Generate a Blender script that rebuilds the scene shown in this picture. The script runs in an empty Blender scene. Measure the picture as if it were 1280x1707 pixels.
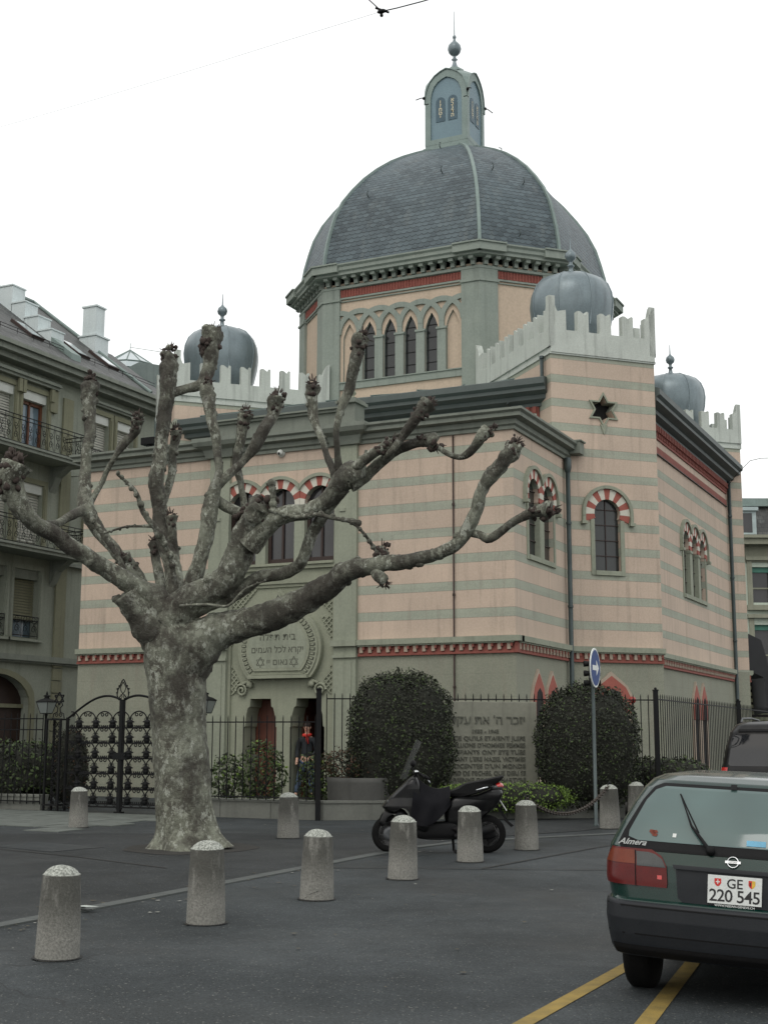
import bpy, bmesh, math, random
from math import sin, cos, pi, radians as R, sqrt, atan2
from mathutils import Vector, Matrix, noise
from mathutils.geometry import tessellate_polygon
random.seed(7)
sc = bpy.context.scene
# ---------------------------------------------------------------- camera
CAM = Vector((9.346, -25.577, 1.65))
PITCH, ROLL, AZ = .1687, .0027, .4483
cd = bpy.data.cameras.new('camera'); cam = bpy.data.objects.new('camera', cd); sc.collection.objects.link(cam)
cd.sensor_fit = 'HORIZONTAL'; cd.sensor_width = 36; cd.lens = 36 * 2234.83 / 1280; cd.clip_start = .1; cd.clip_end = 2000
HF = Vector((-sin(AZ), cos(AZ), 0)); RT = Vector((cos(AZ), sin(AZ), 0))
FW = (HF * cos(PITCH) + Vector((0, 0, sin(PITCH))))
_r = RT * cos(ROLL) + RT.cross(FW) * sin(ROLL); _u = _r.cross(FW)
m = Matrix((_r, _u, -FW)).transposed().to_4x4(); m.translation = CAM
cam.matrix_world = m
sc.camera = cam
# ---------------------------------------------------------------- world and sun (overcast)
SUN_EL, SUN_AZ = R(48), R(200)
w = bpy.data.worlds.new('World'); sc.world = w; w.use_nodes = True
nt = w.node_tree; nt.nodes.clear()
sky = nt.nodes.new('ShaderNodeTexSky'); sky.sky_type = 'NISHITA'; sky.sun_disc = False
sky.sun_elevation = SUN_EL; sky.sun_rotation = SUN_AZ; sky.air_density = 1.5; sky.dust_density = 5
hs = nt.nodes.new('ShaderNodeMixRGB'); hs.inputs[0].default_value = .84; hs.inputs[2].default_value = (14.0, 14.1, 13.9, 1)
bg = nt.nodes.new('ShaderNodeBackground'); bg.inputs[1].default_value = .1
wo = nt.nodes.new('ShaderNodeOutputWorld')
nt.links.new(sky.outputs[0], hs.inputs[1]); nt.links.new(hs.outputs[0], bg.inputs[0]); nt.links.new(bg.outputs[0], wo.inputs[0])
sl = bpy.data.lights.new('sun', 'SUN'); sl.energy = .6; sl.angle = R(25); sl.color = (1, .97, .93)
so = bpy.data.objects.new('sun', sl); sc.collection.objects.link(so)
_sd = Vector((sin(AZ + 0) * -1 * -.35, -.75, 1.0)).normalized()
so.rotation_euler = _sd.to_track_quat('Z', 'Y').to_euler()
sc.view_settings.view_transform = 'Standard'; sc.view_settings.look = 'None'; sc.view_settings.gamma = 1
sc.view_settings.exposure = -0.05
try: sc.cycles.use_denoising = True
except Exception: pass
# ---------------------------------------------------------------- helpers
COL = sc.collection
BS = 1.1                      # building survey units -> metres, measured from the eye point
def BX(p): return CAM + BS * (Vector(p) - CAM)
def bz(z): return 1.65 + BS * (z - 1.65)
GK = .0092
def gz(x, y):
    d = (x - CAM.x) * HF.x + (y - CAM.y) * HF.y
    return GK * (min(d, 45) - 10)
class Fr:
    """face frame: s along the face, z up, d outward"""
    def __init__(s, o, sd):
        s.o = Vector((o[0], o[1], o[2] if len(o) > 2 else 0)); s.s = Vector((sd[0], sd[1], 0)).normalized(); s.n = Vector((s.s.y, -s.s.x, 0))
    def P(s, a, z, d=0): return s.o + s.s * a + s.n * d + Vector((0, 0, z))
WF = Fr((0, 0), (1, 0))       # world frame: s=x, d=-y
def clip(poly, a, b, c):
    """keep the side a*x+b*y<=c"""
    out = []
    for i in range(len(poly)):
        p, q = poly[i - 1], poly[i]
        fp, fq = a * p[0] + b * p[1] - c, a * q[0] + b * q[1] - c
        if (fp <= 0) != (fq <= 0):
            t = fp / (fp - fq); out.append((p[0] + t * (q[0] - p[0]), p[1] + t * (q[1] - p[1])))
        if fq <= 0: out.append(q)
    return out
_tc = {}
def text_geo(txt, size, ext=.01, align='CENTER', bold=0, spacing=1.0):
    k = (txt, size, ext, align, bold, spacing)
    if k in _tc: return _tc[k]
    cu = bpy.data.curves.new('t', 'FONT'); cu.body = txt; cu.size = size; cu.extrude = ext; cu.align_x = align; cu.offset = bold; cu.space_character = spacing
    cu.resolution_u = 3
    o = bpy.data.objects.new('t', cu); COL.objects.link(o)
    dg = bpy.context.evaluated_depsgraph_get(); me = bpy.data.meshes.new_from_object(o.evaluated_get(dg))
    r = ([v.co.copy() for v in me.vertices], [tuple(p.vertices) for p in me.polygons])
    bpy.data.objects.remove(o); bpy.data.curves.remove(cu); bpy.data.meshes.remove(me)
    _tc[k] = r; return r
class MB:
    def __init__(s, xf=None): s.v = []; s.f = []; s.m = []; s.uv = {}; s.xf = xf; s.sm = set()
    def add(s, pts, faces, mat=0, smooth=False):
        b = len(s.v); s.v += [Vector(p) for p in pts]
        for f in faces:
            if smooth: s.sm.add(len(s.f))
            s.f.append(tuple(b + i for i in f)); s.m.append(mat)
        return b
    def poly(s, pts, mat=0): s.add(pts, [tuple(range(len(pts)))], mat)
    def box(s, F, s0, s1, z0, z1, d0, d1, mat=0):
        P = [F.P(a, z, d) for d in (d0, d1) for z in (z0, z1) for a in (s0, s1)]
        s.add(P, [(0, 1, 3, 2), (4, 6, 7, 5), (0, 4, 5, 1), (2, 3, 7, 6), (0, 2, 6, 4), (1, 5, 7, 3)], mat)
    def hexa(s, P, mat=0): s.add(P, [(0, 1, 3, 2), (4, 6, 7, 5), (0, 4, 5, 1), (2, 3, 7, 6), (0, 2, 6, 4), (1, 5, 7, 3)], mat)
    def prism(s, F, pts, d0, d1, mat=0, back=True):
        n = len(pts); tr = tessellate_polygon([[Vector((p[0], p[1], 0)) for p in pts]])
        A = [F.P(p[0], p[1], d1) for p in pts] + [F.P(p[0], p[1], d0) for p in pts]
        fs = [tuple(t) for t in tr] + ([tuple(n + i for i in t) for t in tr] if back else []) + [(i, (i + 1) % n, n + (i + 1) % n, n + i) for i in range(n)]
        s.add(A, fs, mat)
    def panel(s, F, outer, holes, d, rev, mat=0, rmat=None):
        loops = [outer] + holes
        tr = tessellate_polygon([[Vector((p[0], p[1], 0)) for p in L] for L in loops])
        fl = [p for L in loops for p in L]
        s.add([F.P(p[0], p[1], d) for p in fl], [tuple(t) for t in tr], mat)
        for L in holes:
            n = len(L)
            s.add([F.P(p[0], p[1], d) for p in L] + [F.P(p[0], p[1], d - rev) for p in L], [(i, (i + 1) % n, n + (i + 1) % n, n + i) for i in range(n)], mat if rmat is None else rmat)
    def lathe(s, c, prof, seg=16, mat=0, smooth=True, a0=0, axis=None):
        c = Vector(c); n = len(prof); P = []
        ax = axis or (Vector((1, 0, 0)), Vector((0, 1, 0)), Vector((0, 0, 1)))
        for r, z in prof:
            for i in range(seg):
                t = a0 + 2 * pi * i / seg; P.append(c + ax[0] * r * cos(t) + ax[1] * r * sin(t) + ax[2] * z)
        fs = [(j * seg + i, j * seg + (i + 1) % seg, (j + 1) * seg + (i + 1) % seg, (j + 1) * seg + i) for j in range(n - 1) for i in range(seg)]
        s.add(P, fs, mat, smooth)
        for j in (0, n - 1):
            if prof[j][0] > 1e-4: s.add(P[j * seg:(j + 1) * seg], [tuple(range(seg))], mat)
    def tube(s, pts, rad, seg=6, mat=0, cap=True, smooth=True, closed=False):
        pts = [Vector(p) for p in pts]; n = len(pts)
        if not hasattr(rad, '__len__'): rad = [rad] * n
        P = []; up = None
        for i, p in enumerate(pts):
            t = (pts[(i + 1) % n] - pts[i - 1]) if closed else (pts[min(i + 1, n - 1)] - pts[max(i - 1, 0)])
            if t.length < 1e-9: t = Vector((0, 0, 1))
            t.normalize()
            if up is None: up = Vector((0, 0, 1)) if abs(t.z) < .9 else Vector((1, 0, 0))
            x = up - t * up.dot(t)
            if x.length < 1e-6: x = t.orthogonal()
            x.normalize(); y = t.cross(x); up = x
            for k in range(seg):
                a = 2 * pi * k / seg; P.append(p + (x * cos(a) + y * sin(a)) * rad[i])
        fs = [(j * seg + i, j * seg + (i + 1) % seg, ((j + 1) % n) * seg + (i + 1) % seg, ((j + 1) % n) * seg + i) for j in range(n if closed else n - 1) for i in range(seg)]
        if cap and not closed: fs += [tuple(range(seg)), tuple(range((n - 1) * seg, n * seg))]
        s.add(P, fs, mat, smooth)
    def text(s, F, txt, size, a, z, d, mat=0, ext=.01, mir=False, **k):
        V, Fc = text_geo(txt, size, ext, **k)
        s.add([F.P(a + (-v.x if mir else v.x), z + v.y, d + v.z) for v in V], Fc, mat)
    def sphere(s, c, r, seg=12, rings=8, mat=0, sq=(1, 1, 1)):
        c = Vector(c); P = [c + Vector((0, 0, r * sq[2]))]
        for j in range(1, rings):
            a = pi * j / rings
            for i in range(seg):
                t = 2 * pi * i / seg; P.append(c + Vector((r * sq[0] * sin(a) * cos(t), r * sq[1] * sin(a) * sin(t), r * sq[2] * cos(a))))
        P.append(c - Vector((0, 0, r * sq[2]))); L = len(P) - 1
        fs = [(0, 1 + i, 1 + (i + 1) % seg) for i in range(seg)] + [(1 + j * seg + i, 1 + (j + 1) * seg + i, 1 + (j + 1) * seg + (i + 1) % seg, 1 + j * seg + (i + 1) % seg) for j in range(rings - 2) for i in range(seg)] + [(L, L - seg + (i + 1) % seg, L - seg + i) for i in range(seg)]
        s.add(P, fs, mat, True)
    def sweep(s, plan, prof, closed=True, mat=0, z=0):
        """profile [(out,z)] swept round a plan polygon with mitred corners; outward is right of travel (a->b)"""
        n = len(plan); pl = [Vector((p[0], p[1])) for p in plan]; offs = []
        for i in range(n):
            def nn(a, b):
                t = (b - a).normalized(); return Vector((t.y, -t.x))
            if closed or 0 < i < n - 1:
                n1 = nn(pl[i - 1], pl[i]); n2 = nn(pl[i], pl[(i + 1) % n]); b = (n1 + n2); b = b / max(b.dot(n1), .2)
            else: b = nn(pl[0], pl[1]) if i == 0 else nn(pl[-2], pl[-1])
            offs.append(b)
        k = len(prof); P = []
        for i in range(n):
            for o, h in prof: q = pl[i] + offs[i] * o; P.append(Vector((q.x, q.y, h + z)))
        fs = [(i * k + j, i * k + j + 1, ((i + 1) % n) * k + j + 1, ((i + 1) % n) * k + j) for i in range(n if closed else n - 1) for j in range(k - 1)]
        if not closed: fs += [tuple(range(k)), tuple(range((n - 1) * k, n * k))]
        s.add(P, fs, mat)
    def build(s, name, mats, parent=None, sharp=None, bevel=0, loc=None, fixn=False):
        me = bpy.data.meshes.new(name); V = [s.xf(v) for v in s.v] if s.xf else s.v
        off = Vector(parent['_loc']) if (parent is not None and '_loc' in parent.keys()) else Vector((0, 0, 0))
        if parent is None:
            if loc is None:
                xs = [v.x for v in V]; ys = [v.y for v in V]; loc = ((min(xs) + max(xs)) / 2, (min(ys) + max(ys)) / 2, min(v.z for v in V))
            off = Vector(loc)
        me.from_pydata([v - off for v in V], [], s.f)
        if not isinstance(mats, (list, tuple)): mats = [mats]
        for mt in mats: me.materials.append(mt)
        me.polygons.foreach_set('material_index', s.m)
        if s.sm: me.polygons.foreach_set('use_smooth', [i in s.sm for i in range(len(s.f))])
        if s.uv:
            ul = me.uv_layers.new(name='UVMap')
            for pi_, p in enumerate(me.polygons):
                if pi_ in s.uv:
                    for li, c in zip(p.loop_indices, s.uv[pi_]): ul.data[li].uv = c
        me.update()
        if fixn:
            bm = bmesh.new(); bm.from_mesh(me); bmesh.ops.remove_doubles(bm, verts=bm.verts, dist=1e-5); bmesh.ops.recalc_face_normals(bm, faces=bm.faces); bm.to_mesh(me); bm.free()
        if sharp: me.set_sharp_from_angle(angle=R(sharp))
        o = bpy.data.objects.new(name, me); COL.objects.link(o)
        if parent is None: o.location = off; o['_loc'] = tuple(off)
        else:
            o.parent = parent; o['_loc'] = tuple(off)
        if bevel:
            b = o.modifiers.new('bevel', 'BEVEL'); b.width = bevel; b.segments = 2; b.limit_method = 'ANGLE'; b.angle_limit = R(40)
        return o
def thing(name, label, cat, loc, group=None):
    o = bpy.data.objects.new(name, None); COL.objects.link(o); o.location = loc; o['_loc'] = tuple(loc); o.empty_display_size = .3
    return tag(o, label, cat, group)
def tag(o, label=None, cat=None, group=None, kind=None):
    if label: o['label'] = label
    if cat: o['category'] = cat
    if group: o['group'] = group
    if kind: o['kind'] = kind
    return o
def dup(root, loc, rz=None, label=None):
    r = root.copy(); COL.objects.link(r); r.location = loc; r['_loc'] = tuple(loc)
    if rz is not None: r.rotation_euler = (0, 0, rz)
    if label: r['label'] = label
    for ch in list(root.children):
        c = ch.copy(); COL.objects.link(c); c.parent = r
        for g in list(ch.children):
            d = g.copy(); COL.objects.link(d); d.parent = c
    return r
# ---------------------------------------------------------------- materials
def lin(c): return tuple((x / 12.92 if x <= .04045 else ((x + .055) / 1.055) ** 2.4) for x in c)
def new_mat(n):
    mt = bpy.data.materials.new(n); mt.use_nodes = True; t = mt.node_tree; return mt, t, t.nodes['Principled BSDF']
def nd(t, ty, **k):
    n = t.nodes.new(ty)
    for a, b in k.items():
        if a.startswith('i') and a[1:].isdigit(): n.inputs[int(a[1:])].default_value = b
        else: setattr(n, a, b)
    return n
def mth(t, op, a, b=None, c=None, clamp=False):
    n = t.nodes.new('ShaderNodeMath'); n.operation = op; n.use_clamp = clamp
    for i, x in enumerate((a, b, c)):
        if x is None: continue
        if isinstance(x, (int, float)): n.inputs[i].default_value = x
        else: t.links.new(x, n.inputs[i])
    return n.outputs[0]
def mixc(t, f, a, b, blend='MIX'):
    n = t.nodes.new('ShaderNodeMixRGB'); n.blend_type = blend
    for i, x in enumerate((f, a, b)):
        if isinstance(x, (int, float)): n.inputs[i].default_value = x
        elif isinstance(x, tuple): n.inputs[i].default_value = (*x, 1)
        else: t.links.new(x, n.inputs[i])
    return n.outputs[0]
def noise_(t, co, scale, detail=4, rough=.55, sx=(1, 1, 1)):
    if sx != (1, 1, 1):
        mp = t.nodes.new('ShaderNodeMapping'); mp.inputs[3].default_value = sx; t.links.new(co, mp.inputs[0]); co = mp.outputs[0]
    n = t.nodes.new('ShaderNodeTexNoise'); n.inputs['Scale'].default_value = scale; n.inputs['Detail'].default_value = detail; n.inputs['Roughness'].default_value = rough
    t.links.new(co, n.inputs['Vector']); return n.outputs[0]
def ramp(t, f, a, b):  # map range
    n = t.nodes.new('ShaderNodeMapRange'); n.inputs[1].default_value = a; n.inputs[2].default_value = b; t.links.new(f, n.inputs[0]); return n.outputs[0]
def bump(t, b, h, strength=.3, dist=.01):
    n = t.nodes.new('ShaderNodeBump'); n.inputs[0].default_value = strength; n.inputs[1].default_value = dist
    t.links.new(h, n.inputs['Height']); t.links.new(n.outputs[0], b.inputs['Normal']); return n
def geo(t): return t.nodes.new('ShaderNodeNewGeometry').outputs['Position']
def obc(t): return t.nodes.new('ShaderNodeTexCoord').outputs['Object']
def mat(name, c, c2=None, scale=3, rough=.8, metal=0, bm=.2, bscale=40, var=.18, spec=None, streak=0, coat=0, big=0):
    """two-tone noisy surface"""
    mt, t, b = new_mat(name); co = obc(t)
    c2 = c2 or tuple(x * (1 - var * 1.6) for x in c)
    f = ramp(t, noise_(t, co, scale, 6), .35, .68); col = mixc(t, f, c, c2)
    g = noise_(t, co, scale * 14, 3); col = mixc(t, .35, col, mixc(t, ramp(t, g, .3, .7), tuple(x * .75 for x in c), tuple(min(1, x * 1.2) for x in c)))
    if streak:
        s = noise_(t, co, 2.2, 5, .6, (2.6, 2.6, .16)); col = mixc(t, mth(t, 'MULTIPLY', ramp(t, s, .52, .78), streak), col, tuple(x * .35 for x in c))
    if big:
        s = noise_(t, co, .35, 3); col = mixc(t, mth(t, 'MULTIPLY', ramp(t, s, .45, .7), big), col, tuple(x * .5 for x in c))
    t.links.new(col, b.inputs['Base Color']); b.inputs['Metallic'].default_value = metal
    t.links.new(mth(t, 'ADD', rough - .08, mth(t, 'MULTIPLY', g, .16)), b.inputs['Roughness'])
    if spec is not None: b.inputs['Specular IOR Level'].default_value = spec
    if coat: b.inputs['Coat Weight'].default_value = coat; b.inputs['Coat Roughness'].default_value = .06
    if bm: bump(t, b, noise_(t, co, bscale, 5), bm, .01)
    return mt
TREE = {
    'trunk': [(-1.852, -8.769, 0.065, 0.519), (-1.873, -8.779, 0.260, 0.465), (-1.919, -8.802, 0.558, 0.421), (-1.974, -8.828, 1.158, 0.403), (-2.041, -8.860, 1.940, 0.403), (-2.089, -8.883, 2.554, 0.430), (-2.133, -8.904, 2.998, 0.447), (-2.143, -8.909, 3.399, 0.340)],
    'stub': [(-2.172, -8.923, 2.953, 0.340), (-2.363, -9.126, 3.256, 0.276), (-2.529, -9.317, 3.558, 0.221), (-2.643, -9.483, 3.769, 0.185)],
    'A': [(-2.140, -8.908, 3.265, 0.306), (-2.318, -9.104, 3.658, 0.228), (-2.481, -9.294, 3.826, 0.164), (-2.727, -9.634, 4.068, 0.135), (-2.926, -9.952, 4.245, 0.127), (-3.121, -10.267, 4.454, 0.119), (-3.310, -10.580, 4.641, 0.118), (-3.399, -10.845, 4.799, 0.130), (-3.480, -10.995, 5.023, 0.148), (-3.484, -11.108, 5.263, 0.135), (-3.418, -11.076, 5.506, 0.154)],
    'A2': [(-3.392, -10.619, 4.746, 0.039), (-3.367, -10.385, 4.726, 0.046), (-3.434, -9.974, 4.863, 0.061), (-3.495, -9.448, 5.093, 0.083)],
    'B': [(-2.623, -9.140, 3.802, 0.103), (-2.831, -9.129, 4.131, 0.097), (-3.109, -9.152, 4.510, 0.090), (-3.387, -9.175, 4.802, 0.105), (-3.537, -9.247, 5.053, 0.126), (-3.665, -9.197, 5.258, 0.127), (-3.725, -9.115, 5.636, 0.092), (-3.774, -9.028, 6.183, 0.085), (-3.828, -8.943, 6.643, 0.093), (-3.914, -8.873, 7.060, 0.107), (-3.896, -8.865, 7.298, 0.107)],
    'B2': [(-3.556, -9.256, 5.128, 0.056), (-3.574, -9.154, 5.286, 0.049), (-3.420, -9.080, 5.664, 0.042), (-3.202, -9.085, 5.976, 0.042), (-3.107, -9.040, 6.147, 0.070), (-2.962, -8.970, 6.338, 0.063), (-2.842, -9.023, 6.553, 0.077)],
    'B3': [(-2.671, -9.385, 4.004, 0.041), (-2.819, -9.456, 4.363, 0.041), (-2.989, -9.538, 4.634, 0.034), (-3.151, -9.616, 4.878, 0.034)],
    'B4': [(-2.679, -8.945, 3.870, 0.111), (-2.810, -9.008, 4.143, 0.104), (-2.920, -9.172, 4.359, 0.097)],
    'C': [(-2.199, -8.825, 3.363, 0.235), (-2.250, -8.739, 3.734, 0.167), (-2.335, -8.668, 4.157, 0.133), (-2.529, -8.651, 4.633, 0.119), (-2.682, -8.614, 5.071, 0.113), (-2.732, -8.638, 5.639, 0.120), (-2.747, -8.534, 6.235, 0.106), (-2.701, -8.512, 6.719, 0.114), (-2.671, -8.498, 7.208, 0.121), (-2.723, -8.411, 7.630, 0.114), (-2.709, -8.405, 7.749, 0.107)],
    'C2': [(-2.625, -8.475, 7.061, 0.085), (-2.452, -8.281, 7.157, 0.071), (-2.313, -8.103, 7.263, 0.093), (-2.244, -7.959, 7.539, 0.108), (-2.243, -7.958, 7.890, 0.130), (-2.277, -7.864, 8.162, 0.145)],
    'C3': [(-2.720, -8.521, 5.230, 0.064), (-2.711, -8.295, 5.650, 0.064), (-2.723, -8.189, 6.204, 0.065), (-2.714, -8.185, 6.518, 0.079)],
    'C4': [(-2.608, -8.578, 3.903, 0.092), (-2.745, -8.533, 4.334, 0.071), (-2.847, -8.471, 4.677, 0.078)],
    'C5': [(-2.351, -8.676, 4.157, 0.077), (-2.382, -8.580, 4.401, 0.070), (-2.415, -8.596, 4.727, 0.070), (-2.448, -8.612, 5.036, 0.077)],
    'D': [(-1.990, -8.835, 3.714, 0.152), (-1.824, -8.756, 4.257, 0.117), (-1.730, -8.710, 4.760, 0.117), (-1.697, -8.695, 5.127, 0.124), (-1.621, -8.658, 5.405, 0.096), (-1.577, -8.637, 5.637, 0.062), (-1.673, -8.572, 6.079, 0.069), (-1.748, -8.608, 6.456, 0.083), (-1.863, -8.553, 6.910, 0.084), (-1.876, -8.559, 7.121, 0.070)],
    'D2': [(-1.605, -8.651, 5.433, 0.069), (-1.421, -8.562, 5.656, 0.069), (-1.272, -8.379, 5.892, 0.062), (-1.143, -8.317, 6.109, 0.097), (-1.031, -8.264, 6.364, 0.097), (-0.970, -8.123, 6.626, 0.090), (-0.907, -8.093, 6.893, 0.111)],
    'D3': [(-1.714, -8.592, 5.284, 0.083), (-1.522, -8.500, 5.146, 0.083), (-1.245, -8.477, 5.009, 0.083), (-1.139, -8.426, 5.065, 0.096)],
    'D4': [(-1.239, -8.364, 4.989, 0.062), (-1.327, -8.295, 5.117, 0.056), (-1.392, -8.326, 5.490, 0.049), (-1.494, -8.264, 5.887, 0.070), (-1.452, -8.244, 6.314, 0.077), (-1.391, -8.214, 6.649, 0.098)],
    'E': [(-2.125, -9.011, 3.346, 0.299), (-1.875, -9.002, 3.649, 0.238), (-1.544, -8.954, 3.817, 0.207), (-1.215, -8.907, 4.011, 0.214), (-1.025, -8.926, 4.327, 0.205), (-0.898, -8.976, 4.623, 0.182), (-0.716, -8.999, 4.857, 0.167), (-0.532, -9.022, 4.982, 0.152)],
    'F': [(-0.840, -8.948, 4.446, 0.190), (-0.579, -8.934, 4.697, 0.145), (-0.198, -8.973, 4.877, 0.129), (0.139, -8.921, 4.914, 0.114), (0.441, -8.887, 5.054, 0.121), (0.641, -8.902, 5.246, 0.155), (0.840, -8.917, 5.366, 0.211), (0.932, -8.873, 5.297, 0.169)],
    'G1': [(0.572, -8.880, 5.168, 0.065), (0.546, -8.947, 5.446, 0.058), (0.396, -8.909, 5.757, 0.046), (0.259, -8.863, 6.081, 0.052), (0.130, -8.815, 6.356, 0.079), (0.104, -8.827, 6.609, 0.079), (0.118, -8.821, 6.791, 0.086)],
    'G2': [(0.672, -8.887, 5.211, 0.078), (0.639, -8.903, 5.403, 0.065), (0.637, -9.015, 5.688, 0.045), (0.681, -9.104, 6.015, 0.045), (0.725, -9.083, 6.322, 0.058), (0.816, -9.040, 6.604, 0.077), (0.937, -9.093, 6.913, 0.083), (0.997, -9.064, 7.179, 0.083), (1.042, -9.042, 7.339, 0.096)],
    'G3': [(0.740, -8.965, 5.339, 0.084), (1.036, -9.045, 5.516, 0.076), (1.308, -9.025, 5.668, 0.070), (1.459, -8.952, 5.771, 0.089)],
    'G5': [(1.325, -8.906, 5.560, 0.057), (1.525, -9.032, 5.646, 0.050), (1.653, -8.970, 5.887, 0.063), (1.861, -8.981, 6.096, 0.082), (2.012, -8.908, 6.277, 0.100)],
    'G4': [(0.817, -8.928, 5.244, 0.129), (0.932, -8.873, 5.297, 0.097), (1.244, -8.834, 5.520, 0.077), (1.592, -8.777, 5.734, 0.070), (1.915, -8.733, 5.790, 0.082), (2.006, -8.689, 5.756, 0.089)],
    'G6': [(2.013, -8.686, 5.739, 0.038), (2.204, -8.705, 5.597, 0.038), (2.362, -8.629, 5.538, 0.044), (2.551, -8.649, 5.627, 0.063), (2.724, -8.677, 5.776, 0.075), (2.814, -8.633, 5.878, 0.069)],
    'H': [(-1.928, -8.917, 3.525, 0.165), (-1.555, -8.849, 3.677, 0.136), (-1.105, -8.743, 3.819, 0.115), (-0.801, -8.707, 3.985, 0.095), (-0.387, -8.619, 4.081, 0.094), (-0.070, -8.689, 4.302, 0.086), (0.115, -8.711, 4.666, 0.086), (0.372, -8.809, 4.914, 0.085), (0.695, -8.876, 5.185, 0.091)],
    'I': [(-2.005, -8.843, 2.732, 0.391), (-1.717, -8.815, 3.063, 0.355), (-1.370, -8.759, 3.233, 0.268), (-1.016, -8.700, 3.332, 0.230), (-0.559, -8.702, 3.447, 0.220), (-0.109, -8.708, 3.577, 0.203), (0.296, -8.735, 3.782, 0.179), (0.695, -8.765, 4.017, 0.142), (1.106, -8.789, 4.078, 0.119), (1.630, -8.759, 4.112, 0.104), (2.085, -8.762, 4.170, 0.089), (2.385, -8.729, 4.364, 0.089), (2.596, -8.738, 4.665, 0.095), (2.724, -8.788, 4.931, 0.074), (2.895, -8.816, 5.187, 0.087), (3.110, -8.824, 5.416, 0.094), (3.222, -8.770, 5.608, 0.094)],
    'I2': [(2.439, -8.703, 4.548, 0.056), (2.527, -8.660, 4.465, 0.056), (2.682, -8.697, 4.416, 0.056), (2.851, -8.727, 4.360, 0.062), (3.138, -8.700, 4.551, 0.056), (3.436, -8.667, 4.667, 0.074), (3.666, -8.668, 4.699, 0.104)],
    'I3': [(1.106, -8.789, 4.052, 0.077), (1.226, -8.843, 3.896, 0.090), (1.286, -8.813, 3.812, 0.058)],
    'I4': [(1.181, -8.753, 4.137, 0.064), (1.168, -8.648, 4.296, 0.091)],
    'K': [(-1.911, -9.242, 3.893, 0.041), (-1.937, -9.365, 4.324, 0.040), (-2.030, -9.520, 4.620, 0.047), (-2.152, -9.690, 4.888, 0.040), (-2.227, -9.837, 5.163, 0.033), (-2.359, -9.901, 5.340, 0.026), (-2.412, -10.037, 5.471, 0.023)],
    'K2': [(-2.112, -9.560, 4.726, 0.020), (-2.410, -9.593, 4.760, 0.020), (-2.669, -9.606, 4.721, 0.017), (-2.937, -9.624, 4.673, 0.017)],
    'J': [(-0.418, -9.078, 4.929, 0.039), (-0.005, -9.102, 4.809, 0.033), (0.438, -9.111, 4.802, 0.032), (0.767, -9.063, 4.709, 0.029), (0.965, -8.968, 4.659, 0.038)],
    'J2': [(0.790, -9.052, 4.709, 0.022), (0.920, -8.990, 4.642, 0.022), (1.042, -8.931, 4.488, 0.022), (1.105, -8.790, 4.333, 0.026), (1.181, -8.753, 4.197, 0.026)],
    'J3': [(-0.379, -9.059, 4.929, 0.046), (-0.382, -9.061, 5.123, 0.039), (-0.400, -9.070, 5.318, 0.053)],
    'N1': [(-1.726, -9.374, 3.565, 0.020), (-1.263, -9.374, 3.563, 0.020), (-0.937, -9.328, 3.537, 0.020), (-0.695, -9.211, 3.796, 0.016), (-0.464, -9.100, 3.900, 0.013)],
    'N2': [(0.220, -8.771, 3.626, 0.026), (0.343, -8.823, 3.831, 0.026), (0.457, -8.768, 4.029, 0.029), (0.556, -8.721, 4.115, 0.039)],
    'N3': [(0.977, -8.962, 5.363, 0.016), (1.022, -8.941, 5.554, 0.016), (1.052, -8.926, 5.693, 0.019)],
}
M = {}
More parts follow.
